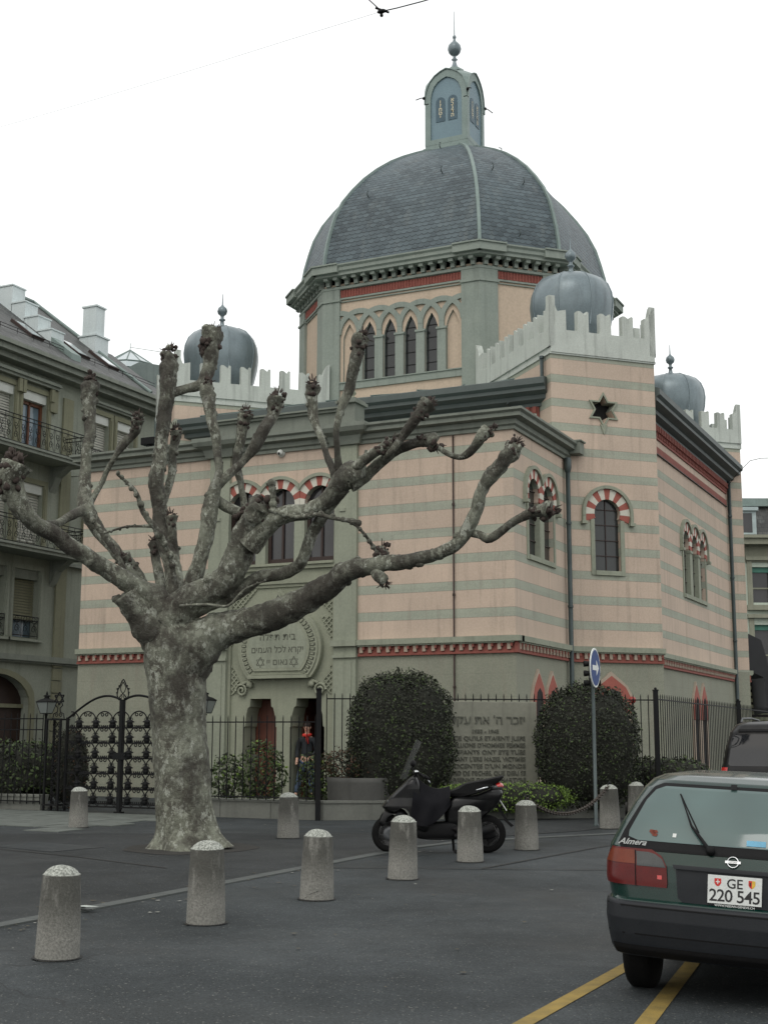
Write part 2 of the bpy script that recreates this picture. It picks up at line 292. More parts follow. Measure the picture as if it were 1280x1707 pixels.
def stripe_mat():
    mt, t, b = new_mat('striped_stucco'); co = geo(t); ob = obc(t)
    sx = nd(t, 'ShaderNodeSeparateXYZ'); t.links.new(co, sx.inputs[0]); z = sx.outputs[2]
    wob = mth(t, 'MULTIPLY', mth(t, 'SUBTRACT', noise_(t, co, 1.3, 2), .5), .012)
    z1 = bz(4.2348); p = .5742 * BS
    ph = mth(t, 'FRACT', mth(t, 'ADD', mth(t, 'DIVIDE', mth(t, 'SUBTRACT', mth(t, 'ADD', z, wob), z1), p), 10.5))
    d = mth(t, 'ABSOLUTE', mth(t, 'SUBTRACT', ph, .5))
    isg = mth(t, 'LESS_THAN', d, .166)
    line = mth(t, 'LESS_THAN', mth(t, 'ABSOLUTE', mth(t, 'SUBTRACT', d, .166)), .012)
    low = mth(t, 'LESS_THAN', z, bz(3.7))
    pink = mixc(t, ramp(t, noise_(t, co, .9, 5), .35, .7), (.57, .45, .356), (.505, .398, .315))
    grn = mixc(t, ramp(t, noise_(t, co, 1.5, 5), .35, .7), (.35, .385, .31), (.30, .335, .27))
    col = mixc(t, isg, pink, grn); col = mixc(t, mth(t, 'MULTIPLY', line, .45), col, (.16, .14, .11))
    base = mixc(t, ramp(t, noise_(t, co, .8, 5), .35, .7), (.245, .262, .20), (.195, .212, .163))
    bj = mth(t, 'FRACT', mth(t, 'DIVIDE', z, .52)); base = mixc(t, mth(t, 'MULTIPLY', mth(t, 'LESS_THAN', bj, .02), .35), base, (.12, .12, .1))
    wn = nd(t, 'ShaderNodeTexWhiteNoise', noise_dimensions='3D'); cb = nd(t, 'ShaderNodeCombineXYZ'); t.links.new(mth(t, 'FLOOR', mth(t, 'DIVIDE', mth(t, 'ADD', sx.outputs[0], sx.outputs[1]), 1.37)), cb.inputs[0]); t.links.new(mth(t, 'FLOOR', mth(t, 'DIVIDE', mth(t, 'SUBTRACT', z, z1), p)), cb.inputs[1]); t.links.new(cb.outputs[0], wn.inputs[0])
    col = mixc(t, 1, col, mixc(t, wn.outputs[0], (.93, .93, .93), (1.05, 1.04, 1.03)), 'MULTIPLY')
    sc2 = ramp(t, noise_(t, co, .5, 6, .7), .45, .75); col = mixc(t, mth(t, 'MULTIPLY', sc2, .14), col, (.24, .22, .18))
    col = mixc(t, low, col, base)
    stn = ramp(t, noise_(t, co, 1.8, 7, .7, (3, 3, .2)), .52, .78); col = mixc(t, mth(t, 'MULTIPLY', stn, .55), col, (.19, .155, .12))
    spk = ramp(t, noise_(t, co, 30, 3), .35, .65); col = mixc(t, .13, col, mixc(t, spk, (.2, .17, .14), (.6, .52, .45)))
    t.links.new(col, b.inputs['Base Color']); b.inputs['Roughness'].default_value = .9; bump(t, b, noise_(t, co, 60, 4), .25, .01); return mt
def slate_mat(name, wd, ht, c1, c2, scale_shape=True):
    mt, t, b = new_mat(name); uv = nd(t, 'ShaderNodeTexCoord').outputs['UV']
    s = nd(t, 'ShaderNodeSeparateXYZ'); t.links.new(uv, s.inputs[0]); u, v = s.outputs[0], s.outputs[1]
    vr = mth(t, 'DIVIDE', v, ht); row = mth(t, 'FLOOR', vr); fv = mth(t, 'FRACT', vr)
    uo = mth(t, 'ADD', mth(t, 'DIVIDE', u, wd), mth(t, 'MULTIPLY', mth(t, 'MODULO', row, 2), .5)); fu = mth(t, 'SUBTRACT', mth(t, 'FRACT', uo), .5); cu = mth(t, 'FLOOR', uo)
    if scale_shape:
        arc = mth(t, 'SUBTRACT', .62, mth(t, 'SQRT', mth(t, 'MAXIMUM', mth(t, 'SUBTRACT', .27, mth(t, 'MULTIPLY', fu, fu)), 0)))
        e = mth(t, 'SUBTRACT', fv, arc); below = mth(t, 'LESS_THAN', e, 0)
        edge = mth(t, 'SUBTRACT', 1, ramp(t, mth(t, 'ABSOLUTE', e), 0, .16))
        h = mth(t, 'SUBTRACT', 1, mth(t, 'FRACT', mth(t, 'ADD', e, 1)))
    else:
        e = mth(t, 'MINIMUM', fv, mth(t, 'SUBTRACT', .5, mth(t, 'ABSOLUTE', fu))); below = 0.0
        edge = mth(t, 'SUBTRACT', 1, ramp(t, e, 0, .12)); h = mth(t, 'SUBTRACT', 1, fv)
    wn = nd(t, 'ShaderNodeTexWhiteNoise', noise_dimensions='2D'); cb = nd(t, 'ShaderNodeCombineXYZ'); t.links.new(mth(t, 'ADD', cu, mth(t, 'MULTIPLY', below, 31.3)), cb.inputs[0]); t.links.new(row, cb.inputs[1]); t.links.new(cb.outputs[0], wn.inputs[0])
    col = mixc(t, wn.outputs[0], c1, c2); co = obc(t)
    col = mixc(t, mth(t, 'MULTIPLY', ramp(t, noise_(t, co, .7, 5), .4, .7), .5), col, tuple(x * 1.35 for x in c2))
    col = mixc(t, mth(t, 'MULTIPLY', ramp(t, noise_(t, co, 1.6, 5, .6, (2, 2, .3)), .55, .75), .4), col, (.16, .18, .17))
    col = mixc(t, mth(t, 'MULTIPLY', edge, .85), col, (.018, .024, .027))
    t.links.new(col, b.inputs['Base Color']); b.inputs['Roughness'].default_value = .55; bump(t, b, mth(t, 'SUBTRACT', h, mth(t, 'MULTIPLY', edge, .5)), .7, .02); return mt
def glass_mat(name, c, rough=.08, var=.5, spec=.5):
    mt, t, b = new_mat(name); co = obc(t)
    f = ramp(t, noise_(t, co, .8, 3), .35, .7); col = mixc(t, f, c, tuple(x * (1 + var) for x in c))
    t.links.new(col, b.inputs['Base Color']); b.inputs['Roughness'].default_value = rough; b.inputs['Specular IOR Level'].default_value = spec
    bump(t, b, noise_(t, co, 2, 2), .08, .02); return mt
M['stripe'] = stripe_mat()
M['stone'] = mat('green_grey_stone', (.29, .31, .24), (.225, .245, .19), 1.2, .88, streak=.4, bscale=50)
M['stoned'] = mat('carved_stone', (.285, .30, .225), (.225, .24, .18), 2, .9, streak=.3, bscale=30, bm=.35)
M['drumgrey'] = mat('grey_green_render', (.265, .30, .262), (.215, .25, .22), 1.3, .88, streak=.4)
M['drumpink'] = mat('cream_pink_render', (.55, .44, .335), (.48, .385, .295), 1.0, .9, streak=.15)
M['brick'] = mat('brick_red', (.26, .082, .062), (.19, .06, .047), 5, .85, streak=.3)
M['vred'] = mat('painted_red', (.34, .105, .08), (.27, .08, .06), 4, .85)
M['vwhite'] = mat('painted_white', (.60, .58, .50), (.52, .50, .42), 4, .85)
M['corn2'] = mat('dark_green_eaves', (.085, .104, .098), (.06, .074, .07), 2, .6, streak=.2)
M['corn'] = mat('cornice_green', (.20, .22, .185), (.145, .16, .135), 2, .8, streak=.5)
M['lead'] = mat('weathered_lead', (.19, .235, .25), (.12, .155, .17), 1.4, .34, .25, bm=.1, bscale=12, streak=.5, spec=.5)
M['leadl'] = mat('pale_zinc', (.21, .27, .25), (.15, .20, .185), 2, .5, .2, bm=.1, streak=.3)
M['darkroof'] = mat('dark_sheet_roof', (.15, .185, .175), (.10, .13, .125), 2, .5, .2, bm=.15, streak=.4)
M['parapet'] = mat('limewashed_parapet', (.51, .545, .50), (.43, .46, .42), 2, .9, streak=.85, bm=.3)
M['slate'] = slate_mat('fish_scale_slate', .20, .145, (.028, .045, .054), (.075, .105, .118))
M['dentil'] = mat('dusty_dentil', (.40, .33, .26), (.33, .27, .21), 4, .9)
M['slate2'] = slate_mat('roof_tile', .30, .34, (.022, .023, .022), (.060, .061, .056), False)
M['dark'] = mat('dark_interior', (.012, .012, .012), None, 2, .9, bm=0)
M['glass'] = glass_mat('dark_leaded_glass', (.018, .02, .02), .16, .8)
M['glassw'] = glass_mat('window_glass', (.03, .03, .032), .1, .6)
M['wood'] = mat('red_brown_wood', (.13, .040, .022), (.07, .022, .014), 3, .55, bm=.2)
M['woodd'] = mat('dark_window_wood', (.035, .018, .014), None, 3, .6, bm=.1)
M['iron'] = mat('black_iron', (.007, .008, .009), (.012, .011, .010), 6, .6, .0, bm=.1, spec=.18)
M['bluegrey'] = mat('blue_grey_sheet', (.155, .235, .27), (.125, .195, .23), 2, .5, .1, bm=.05)
M['tablet'] = mat('tablet_slate_blue', (.055, .105, .135), None, 4, .5, .1, bm=.05)
M['gold'] = mat('pale_gilt', (.62, .56, .38), None, 8, .4, .3, bm=.05)
M['letter'] = mat('incised_letter', (.10, .105, .08), None, 6, .9, bm=.1)
M['pipe'] = mat('weathered_zinc_pipe', (.07, .09, .09), (.04, .055, .055), 3, .45, .4, bm=.1)
M['conc'] = mat('granite_bollard', (.30, .295, .265), (.20, .20, .18), 3, .9, bm=.5, bscale=60, streak=.0)
M['wall'] = mat('low_stone', (.155, .16, .14), (.105, .11, .098), 1.6, .9, bm=.3, streak=.5, big=.2)
M['memo'] = mat('memorial_concrete', (.235, .235, .19), (.19, .195, .155), .9, .9, bm=.25, streak=.6, bscale=70)
M['nwall'] = mat('neighbour_sandstone', (.285, .305, .25), (.225, .245, .20), 1.1, .88, bm=.25, streak=.45)
M['nwalld'] = mat('neighbour_trim', (.225, .225, .15), (.18, .18, .12), 1.6, .88, bm=.25, streak=.3)
M['nstring'] = mat('neighbour_cornice', (.24, .26, .22), (.17, .185, .16), 2, .85, bm=.2, streak=.4)
M['shutter'] = mat('pale_roller_shutter', (.50, .50, .44), (.42, .42, .37), 3, .6, bm=.05)
M['wbox'] = mat('shutter_box_white', (.62, .64, .60), (.54, .56, .52), 3, .7, bm=.05)
M['chim'] = mat('pale_sheet_chimney', (.60, .66, .66), (.53, .60, .60), 1.5, .55, .1, bm=.05, streak=.25)
# ================================================================ the synagogue
syn = thing('synagogue', 'large pink and green striped synagogue with slate main dome and four small onion domes', 'synagogue', BX((-5.5, 5, .3)))
CA, CB = -5.5, 10.5
HX = 6.77           # half width of main square
PI_ = pi
def horseshoe(scn, zc, r, z0, a=R(20), w=None, n=18):
    w = w or r; zi = zc - r * sin(a); P = [(scn - w, z0), (scn + w, z0), (scn + w, zi)]
    P += [(scn + r * cos(t), zc + r * sin(t)) for t in [-a + (pi + 2 * a) * i / n for i in range(n + 1)]]
    return P + [(scn - w, zi)]
def ring(scn, zc, r0, r1, a0, a1, n=3):
    A = [a0 + (a1 - a0) * i / n for i in range(n + 1)]
    return [(scn + r1 * cos(t), zc + r1 * sin(t)) for t in A] + [(scn + r0 * cos(t), zc + r0 * sin(t)) for t in reversed(A)]
def arch_head(F, scn, zc, r, ro, parent, hl=None, hr=None, nv=13, hood=.075, a=R(20), D=0):
    """alternating red/white voussoirs and hood mould; hl/hr clip halves against neighbours"""
    mb = MB(BX); hm = MB(BX)
    def cl(P):
        if hl is not None: P = clip(P, -1, 0, -(scn - hl)) if P else P
        if hr is not None and P: P = clip(P, 1, 0, scn + hr)
        return P
    for i in range(nv):
        t0 = -a + (pi + 2 * a) * i / nv; t1 = -a + (pi + 2 * a) * (i + 1) / nv
        P = cl(ring(scn, zc, r, ro, t0, t1, 3))
        if len(P) > 2: mb.prism(F, P, D, D + .03 + .002 * (i % 2), i % 2)
    for i in range(28):
        t0 = -R(8) + (pi + R(16)) * i / 28; t1 = -R(8) + (pi + R(16)) * (i + 1) / 28
        P = cl(ring(scn, zc, ro, ro + hood, t0, t1, 1))
        if len(P) > 2: hm.prism(F, P, D, D + .085)
    zb = zc - ro * sin(R(20))
    for sg, h in ((-1, hl), (1, hr)):
        if h is None:
            x = scn + sg * (ro + hood / 2); hm.box(F, x - hood / 2, x + hood / 2, zc - ro * sin(R(20)), zc - ro * sin(R(7)), D, D + .085); hm.box(F, x - .07, x + .07, zb - .07, zb, D, D + .12)
    o = mb.build('arch_stones', [M['vred'], M['vwhite']], parent); h = hm.build('hood_mould', M['stone'], parent)
    return o
def window_unit(F, cs, zc, r, z0, ro, hp, parent_thing, D=0, rev=.11, wood=False, a=R(20), nv=13, name='window'):
    """adjoining horseshoe lights: returns holes; builds window part (pane + bars) and arches under parent"""
    holes = [horseshoe(c, zc, r, z0, a) for c in cs]
    g = MB(BX); l, rr = cs[0] - r - .05, cs[-1] + r + .05
    g.box(F, l, rr, z0 - .02, zc + r + .05, D - rev - .02, D - rev + .01)
    wo_ = g.build(name, M['glassw'] if wood else M['glass'], parent_thing)
    b = MB(BX)
    for c in cs:
        if wood:
            for x in (c - r + .035, c + r - .035): b.box(F, x - .04, x + .04, z0, zc + .1, D - rev + .012, D - rev + .06)
            b.box(F, c - r, c + r, z0, z0 + .12, D - rev + .012, D - rev + .055); b.box(F, c - .025, c + .025, z0, zc + r, D - rev + .012, D - rev + .05); b.box(F, c - r, c + r, zc - .2, zc - .13, D - rev + .012, D - rev + .058)
        else:
            zz = z0 + .35
            while zz < zc + r: b.box(F, c - r, c + r, zz, zz + .018, D - rev + .012, D - rev + .035); zz += .36
            b.box(F, c - .009, c + .009, z0, zc + r, D - rev + .012, D - rev + .03)
    b.build('frame', M['woodd'], wo_)
    # stone jambs, mullions and sill
    s = MB(BX); zi = zc - r * sin(a) - .0
    s.box(F, cs[0] - r - .10, cs[0] - r, z0 - .1, zi - .03, D, D + .028); s.box(F, cs[-1] + r, cs[-1] + r + .10, z0 - .1, zi - .03, D, D + .028)
    for c0, c1 in zip(cs, cs[1:]): s.box(F, c0 + r - .004, c1 - r + .004, z0 + .003, zi - .033, D - rev + .013, D + .03); s.box(F, c0 + r - .02, c1 - r + .02, zi - .1, zi - .03, D - .05, D + .05)
    s.box(F, cs[0] - r + .002, cs[-1] + r - .002, z0 - .1, z0 + .004, D - .08, D + .05)
    s.build('stone_surround', M['stone'], wo_)
    for i, c in enumerate(cs):
        arch_head(F, c, zc, r, ro, wo_, hp if i else None, hp if i < len(cs) - 1 else None, nv, D=D, a=a)
    return holes
def stringcourse(mb, F, s0, s1, D=0, step=.205):
    mb = MB(BX)
    mb.box(F, s0 - .0, s1 + .0, 3.63, 3.745, D - .05, D + .14, 0)
    mb.box(F, s0, s1, 3.60, 3.63, D - .05, D + .105, 0)
    mb.box(F, s0, s1, 3.425, 3.60, D - .05, D + .035, 1)
    n = max(1, int((s1 - s0) / step)); st = (s1 - s0) / n
    for i in range(n):
        x = s0 + (i + .5) * st
        mb.box(F, x - .055, x + .02, 3.47, 3.598, D + .03, D + .075, 2); mb.box(F, x + .02, x + .065, 3.53, 3.599, D + .03, D + .092, 1)
    mb.box(F, s0, s1, 3.40, 3.44, D - .05, D + .06, 1); mb.build('string_course', [M['stone'], M['brick'], M['dentil']], syn)
def pointed_pair(F, cs, w, za, zs, z0, mb):
    """red pointed (ogee) surrounds with pale outer rim: mats 0 red 1 pale 2 dark"""
    for c in cs:
        def P(k, e): return [(c - w * k, z0), (c - w * k, zs - e * .3), (c - w * k * .72, zs + (za - zs) * .45 - e * .4), (c, za - e * 1.1), (c + w * k * .72, zs + (za - zs) * .45 - e * .4), (c + w * k, zs - e * .3), (c + w * k, z0)]
        zk = z0; z0 = zs - .35; mb.prism(F, P(1, 0), 0, .05, 1, False); mb.prism(F, P(.88, .09), 0, .065, 0, False); mb.prism(F, P(.5, .36), 0, .069, 2, False)
        z0 = zk; mb.box(F, c - w * .5, c + w * .5, z0, zs - .34, 0, .03, 2); [mb.box(F, c + sg * w * .75 - w * .25, c + sg * w * .75 + w * .25, z0, zs - .36, 0, .05, 1) for sg in (-1, 1)]; mb.box(F, c - w, c + w, z0 - .1, z0, 0, .09, 1)
ZC = 8.04
# ---- front block -------------------------------------------------
AL = -10.95
FF = Fr((0, 0), (1, 0)); FS = Fr((0, 0), (0, 1))
cs = [-6.49, -5.51, -4.52]
holes = window_unit(FF, cs, 6.82, .37, 5.5, .575, .49, syn, D=0, wood=True, rev=.16)
PZ0 = .28
door_holes = []
def doorhole(c, w, z0, z1):
    return [(c - w, z0), (c + w, z0), (c + w, z1 - .62), (c + w - .035, z1 - .60), (c + w - .05, z1 - .36), (c + w * .78, z1 - .2), (c + w * .66, z1 - .17), (c + w * .62, z1), (c - w * .62, z1), (c - w * .66, z1 - .17), (c - w * .78, z1 - .2), (c - w + .05, z1 - .36), (c - w + .035, z1 - .60), (c - w, z1 - .62)]
wl = MB(BX)
wl.panel(FF, [(AL, -.2), (-7.2, -.2), (-7.2, ZC + .2), (AL, ZC + .2)], [], 0, .3)
wl.panel(FF, [(-3.7, -.2), (0, -.2), (0, ZC + .2), (-3.7, ZC + .2)], [], 0, .3)
wl.panel(FF, [(-7.2, 5.36), (-3.7, 5.36), (-3.7, ZC + .2), (-7.2, ZC + .2)], holes, 0, .2)
hb = window_unit(FS, [1.19, 2.15], 6.83, .345, 5.5, .55, .48, syn, D=0)
wl.panel(FS, [(0, -.2), (3.6, -.2), (3.6, ZC + .2), (0, ZC + .2)], hb, 0, .13)
wl.box(Fr((AL, 0), (0, 1)), 0, 3.6, -.2, ZC + .2, -.02, 0)
wl.build('front_block_wall', M['stripe'], syn)
# portal field
pf = MB(BX)
pf.panel(FF, [(-6.84, -.2), (-4.08, -.2), (-4.08, 5.37), (-6.84, 5.37)], [doorhole(-5.98, .415, PZ0 + .12, 2.54), doorhole(-4.81, .425, PZ0 + .12, 2.54)], -.06, .55)
pf.box(FF, -6.84, -4.08, 4.98, 5.05, -.06, -.02); pf.box(FF, -6.84, -4.08, 5.05, 5.36, -.06, 0.02)
pf.box(FF, -6.84, -6.74, 0, 4.98, -.06, .0); pf.box(FF, -4.18, -4.08, 0, 4.98, -.06, .0)
pf.box(FF, -6.808, -4.112, 5.355, 5.44, 0, .088); pf.box(FF, -6.808, -4.112, 5.44, 5.497, 0, .135)
# lattice in the four corners of the field
def lattice(poly):
    xs = [p[0] for p in poly]; zs = [p[1] for p in poly]
    for k in range(-60, 60):
        for sg in (1, -1):
            c = k * .125; b = [(-20, c + sg * -20 - .016), (20, c + sg * 20 - .016), (20, c + sg * 20 + .016), (-20, c + sg * -20 + .016)]
            P = [(x - 5.46, z + 4.0) for x, z in b]
            n = len(poly)
            for i in range(n):
                p, q = poly[i], poly[(i + 1) % n]; ax, az = (q[1] - p[1]), -(q[0] - p[0]); P = clip(P, ax, az, ax * p[0] + az * p[1])
                if len(P) < 3: break
            if len(P) > 2: pf.prism(FF, P, -.06, -.028 + .004 * (sg > 0), 0, False)
for mx in (1, -1):
    def X(v): return -5.46 + mx * v
    a = [(X(.62), 4.97), (X(1.27), 4.3), (X(1.27), 4.97)]; b = [(X(1.27), 3.75), (X(.95), 4.28), (X(1.27), 4.30)] ; c = [(X(1.27), 3.3), (X(1.27), 2.62), (X(.98), 2.78)]
    for T in (a, [(X(1.27), 4.29), (X(.98), 4.29), (X(1.27), 3.72)], c):
        area = sum(T[i - 1][0] * T[i][1] - T[i][0] * T[i - 1][1] for i in range(3))
        lattice(T if area > 0 else T[::-1])
    # scroll brackets
    pts = []
    for i in range(26):
        th = i * .42; rr = .15 * (1 - i / 30); pts.append(FF.P(X(.98) + mx * rr * cos(th), 2.72 + rr * sin(th), .0))
    pf.tube(pts, .028, 5); pf.tube([FF.P(X(.95), 2.87, 0), FF.P(X(.80), 2.92, 0), FF.P(X(.72), 2.86, .01), FF.P(X(.74), 2.78, .02)], .035, 5); pf.sphere(FF.P(X(.78), 2.84, 0), .07, 8, 6)
# horseshoe ogee frame of the tablet
def ogee(k, zb, top):
    P = []; h = .70 * k; P.append((-h, zb)); n = 14
    for i in range(n + 1):
        t = -.72 + (pi / 2 + .16) * i / n; P.append((-1.045 * k * cos(t), 3.62 + 1.045 * k * sin(t) * .93))
    P.append((-.30 * k, 3.62 + 1.0 * k)); P.append((0, top))
    return [(x - 5.46, z) for x, z in P] + [(-x - 5.46, z) for x, z in P[-2::-1]]
O1, O2, O3 = ogee(1.0, 3.0, 4.93), ogee(.93, 3.05, 4.80), ogee(.72, 3.16, 4.42)
pf.prism(FF, O1, -.06, .08, 0, False); pf.prism(FF, O2, .08, .11, 0, False)
nO = len(O2)
for i in range(1, nO - 1):
    if i == nO // 2: continue
    q, e = O2[i], O3[i]; q2, e2 = O2[(i + 1) % nO], O3[(i + 1) % nO]
    mx_ = ((q[0] + q2[0] + e[0] + e2[0]) / 4, (q[1] + q2[1] + e[1] + e2[1]) / 4)
    Q = [(mx_[0] + (p[0] - mx_[0]) * .62, mx_[1] + (p[1] - mx_[1]) * .62) for p in (q, q2, e2, e)]
    if abs(q[0] - q2[0]) + abs(q[1] - q2[1]) > .05:
        pf.prism(FF, Q, .11, .113, 1, False); Q2 = [(mx_[0] + (p[0] - mx_[0]) * .34, mx_[1] + (p[1] - mx_[1]) * .34) for p in (q, q2, e2, e)]; pf.prism(FF, Q2, .113, .135, 0, False)
pf.prism(FF, ogee(.76, 3.13, 4.5), .11, .145, 0, False); pf.prism(FF, ogee(.70, 3.19, 4.38), .145, .1475, 2, False)
pf.box(FF, -5.46 - .74, -5.46 + .74, 2.97, 3.04, -.06, .17)
pf.prism(FF, [(-5.46, 4.86), (-5.62, 4.62), (-5.46, 4.50), (-5.30, 4.62)], .11, .15, 0, False); pf.prism(FF, [(-5.46, 4.80), (-5.56, 4.64), (-5.46, 4.56), (-5.36, 4.64)], .15, .152, 1, False)
pf.build('portal', [M['stoned'], M['letter'], M['stone']], syn)
tx = MB(BX)
tx.text(FF, 'בית תפלה'[::-1], .21, -5.46, 3.80, .149, ext=.002, bold=.002, spacing=1.05)
tx.text(FF, 'יקרא לכל העמים'[::-1], .19, -5.46, 3.53, .149, ext=.002, bold=.002, spacing=1.0)
tx.text(FF, "נאום יי"[::-1], .19, -5.46, 3.26, .149, ext=.002, bold=.002, spacing=1.05)
def star_outline(mb, F, cx_, cz_, r, wd, d0, d1, mt=0):
    for up_ in (1, -1):
        T = [(cx_ + r * cos(R(90) * up_ + k * 2 * pi / 3), cz_ + r * sin(R(90) * up_ + k * 2 * pi / 3)) for k in range(3)]
        for i in range(3):
            p, q = Vector(T[i]), Vector(T[(i + 1) % 3]); t = (q - p).normalized(); n = Vector((-t.y, t.x)) * wd / 2
            mb.prism(F, [tuple(p - n), tuple(q - n), tuple(q + n), tuple(p + n)], d0, d1 + .001 * up_, mt, False)
for x in (-5.46 - .42, -5.46 + .42): star_outline(tx, FF, x, 3.32, .115, .014, .148, .150)
tx.build('inscription', M['letter'], syn)
# doors
d = MB(BX)
d.box(FF, -6.45, -5.5, .3, 2.6, -.62, -.56); 
for i in range(6): d.box(FF, -6.39 + i * .14, -6.385 + i * .14, .4, 2.6, -.562, -.558, 1)
d.prism(FF, [(-5.80, 1.75), (-5.72, 1.45), (-5.80, 1.2), (-5.88, 1.45)], -.56, -.552, 1)
do = d.build('door', [M['wood'], M['woodd']], syn)
d = MB(BX); d.sphere(FF.P(-5.68, 1.3, -.53), .03, 8, 6); d.build('handle', M['iron'], do)
d = MB(BX)  # the open doorway: dark vestibule with its leaf folded back
d.box(FF, -5.3, -4.3, .3, 2.7, -2.3, -2.25); d.box(FF, -5.32, -5.27, .3, 2.7, -2.25, -.61); d.box(FF, -4.35, -4.3, .3, 2.7, -2.25, -.61); d.box(FF, -5.3, -4.3, 2.62, 2.7, -2.25, -.61); d.box(FF, -5.3, -4.3, .28, .40, -2.25, -.56, 1)
d.build('vestibule', [M['woodd'], M['stone']], syn)
d = MB(BX); d.box(FF, -5.235, -5.19, .41, 2.5, -1.3, -.6); d.build('door', M['wood'], syn)
# pilasters, pipe, steps
for a0, a1 in ((-7.34, -6.81), (-4.11, -3.57)):
    pl = MB(BX); pl.box(FF, a0, a1, -.2, ZC, -.02, .09); pl.box(FF, a0 + .1, a1 - .1, .3, 3.3, .08, .11); pl.box(FF, a0 - .03, a1 + .03, 3.62, 3.75, .05, .18); pl.box(FF, a0 - .02, a1 + .02, 3.38, 3.44, .05, .14); pl.box(FF, a0 - .03, a1 + .03, -.2, .75, .05, .13); pl.build('pilaster', M['stone'], syn)
st = MB(BX)
for k in range(3): st.box(FF, -6.9 - .25 * (2 - k), -4.0 + .25 * (2 - k), -.1, .12 + .1 * k + .0, -.3, .95 - .3 * k)
st.build('steps', M['stoned'], syn)
# string courses
sm_ = MB(BX)
stringcourse(sm_, FF, AL - .02, -7.37); stringcourse(sm_, FF, -3.54, 0); 
stringcourse(sm_, Fr((0, 0), (0, 1)), 0.001, 3.42)
sm_.box(FF, -.001, .14, 3.63, 3.743, -.14, .14, 0); sm_.box(FF, 0, .07, 3.402, 3.62, -.07, .07, 1)
# block cornice
bc = MB(BX)
CP = [(-.1, 8.02), (.05, 8.02), (.05, 8.09), (.10, 8.12), (.10, 8.22), (.24, 8.25), (.24, 8.33), (.30, 8.37), (.30, 8.42), (-.1, 8.44)]
bc.sweep([(AL, 3.6), (AL, 0), (0, 0), (0, 3.6)], CP, False)
bc.sweep([(-7.36, .0), (-7.36, -.1), (-6.79, -.1), (-6.79, 0)], [(-.05, 8.0), (.06, 8.02), (.12, 8.2), (.26, 8.27), (.31, 8.36), (.31, 8.45), (-.05, 8.46)], False)
bc.sweep([(-4.13, .0), (-4.13, -.1), (-3.55, -.1), (-3.55, 0)], [(-.05, 8.0), (.06, 8.02), (.12, 8.2), (.26, 8.27), (.31, 8.36), (.31, 8.45), (-.05, 8.46)], False)
bc.build('cornice', M['corn'], syn)
at = MB(BX)  # attic parapet between the pilasters, with pedestal
at.box(FF, -7.2, -3.9, 8.44, 8.80, -.32, .03); at.box(FF, -7.25, -3.9, 8.80, 8.86, -.38, .10); at.box(FF, -7.28, -3.9, 8.86, 8.90, -.42, .16)
at.box(FF, -4.0, -3.62, 8.44, 8.95, -.36, .12); at.box(FF, -4.05, -3.57, 8.44, 8.54, -.40, .17); at.box(FF, -4.06, -3.56, 8.95, 9.02, -.42, .20); at.box(FF, -4.02, -3.60, 9.02, 9.07, -.38, .15)
at.build('attic_parapet', M['corn'], syn)
at = MB(BX); at.lathe((-3.81, .1, 9.07), [(.13, 0), (.15, .03), (.09, .06), (.06, .1), (.11, .15), (.10, .2), (.04, .26), (.05, .29), (.01, .36)], 10); at.build('pedestal_finial', M['stoned'], syn)
fr = MB(BX); fr.box(FF, AL - .05, -.03, 8.3, 8.38, -3.7, -.05); fr.build('block_roof', M['leadl'], syn)
# small box gutter at the end of the block cornice, downpipes
pp = MB(BX)
def pipe(F, s, z0, z1, d, r=.055):
    pp.tube([F.P(s, z0, d), F.P(s, z1, d)], r, 10)
    z = z0 + .6
    while z < z1: pp.lathe(F.P(s, z, d), [(r + .012, 0), (r + .012, .05)], 10); z += 1.9
pipe(FS, 3.33, .2, 7.75, .1); pp.lathe(FS.P(3.33, 7.7, .1), [(.06, 0), (.09, .1), (.09, .3), (.07, .34)], 10); 
pp.build('downpipe', M['pipe'], syn)
pp = MB(BX); pp.hexa([FS.P(a, z, d) for d in (.05, .36) for z in (8.16, 8.44) for a in (3.45, 3.78)]); pp.box(FS, 3.42, 3.81, 8.44, 8.47, .05, .40); pp.build('gutter_box', M['corn'], syn)
pp = MB(BX); pipe(FF, -1.33, .2, 8.0, .035, .018); pp.build('downpipe', M['woodd'], syn)
# ---- main body --------------------------------------------------
x0, x1, y0, y1 = CA - HX, CA + HX, CB - HX, CB + HX
F_f = Fr((0, y0), (1, 0)); F_r = Fr((x1, 0), (0, 1)); F_b = Fr((0, y1), (-1, 0)); F_l = Fr((x0, 0), (0, -1))
mb = MB(BX)
hm = window_unit(F_r, [9.74, 10.71, 11.67 - .02], 6.84, .34, 5.47, .57, .48, syn, D=0)
e_ = HX - 4.80
mb.panel(F_r, [(y0 + e_, -.2), (y1 - e_, -.2), (y1 - e_, 9.9), (y0 + e_, 9.9)], hm, 0, .13)
for F, a, b in ((F_f, x0, x1), (F_l, -y1, -y0), (F_b, -x1, -x0)): mb.panel(F, [(a + e_, -.2), (b - e_, -.2), (b - e_, 9.9), (a + e_, 9.9)], [], 0, .1)
mb.build('main_wall', M['stripe'], syn)
stringcourse(sm_, F_r, y0 + e_, y1 - e_, step=.17)
ea = MB(BX)
EP = [(0, 9.42), (.06, 9.42), (.06, 9.5), (.22, 9.56), (.22, 9.66), (.42, 9.72), (.42, 9.8), (.50, 9.86), (.50, 10.0), (.44, 10.03), (-.1, 10.06)]
plan = [(x0, y0), (x1, y0), (x1, y1), (x0, y1)]
for i in range(4):
    p, q = Vector(plan[i]), Vector(plan[(i + 1) % 4]); t = (q - p).normalized(); ea.sweep([p + t * (e_ - .30), q - t * (e_ - .30)], EP, False)
ea.build('eaves', M['corn2'], syn)
db = MB(BX)
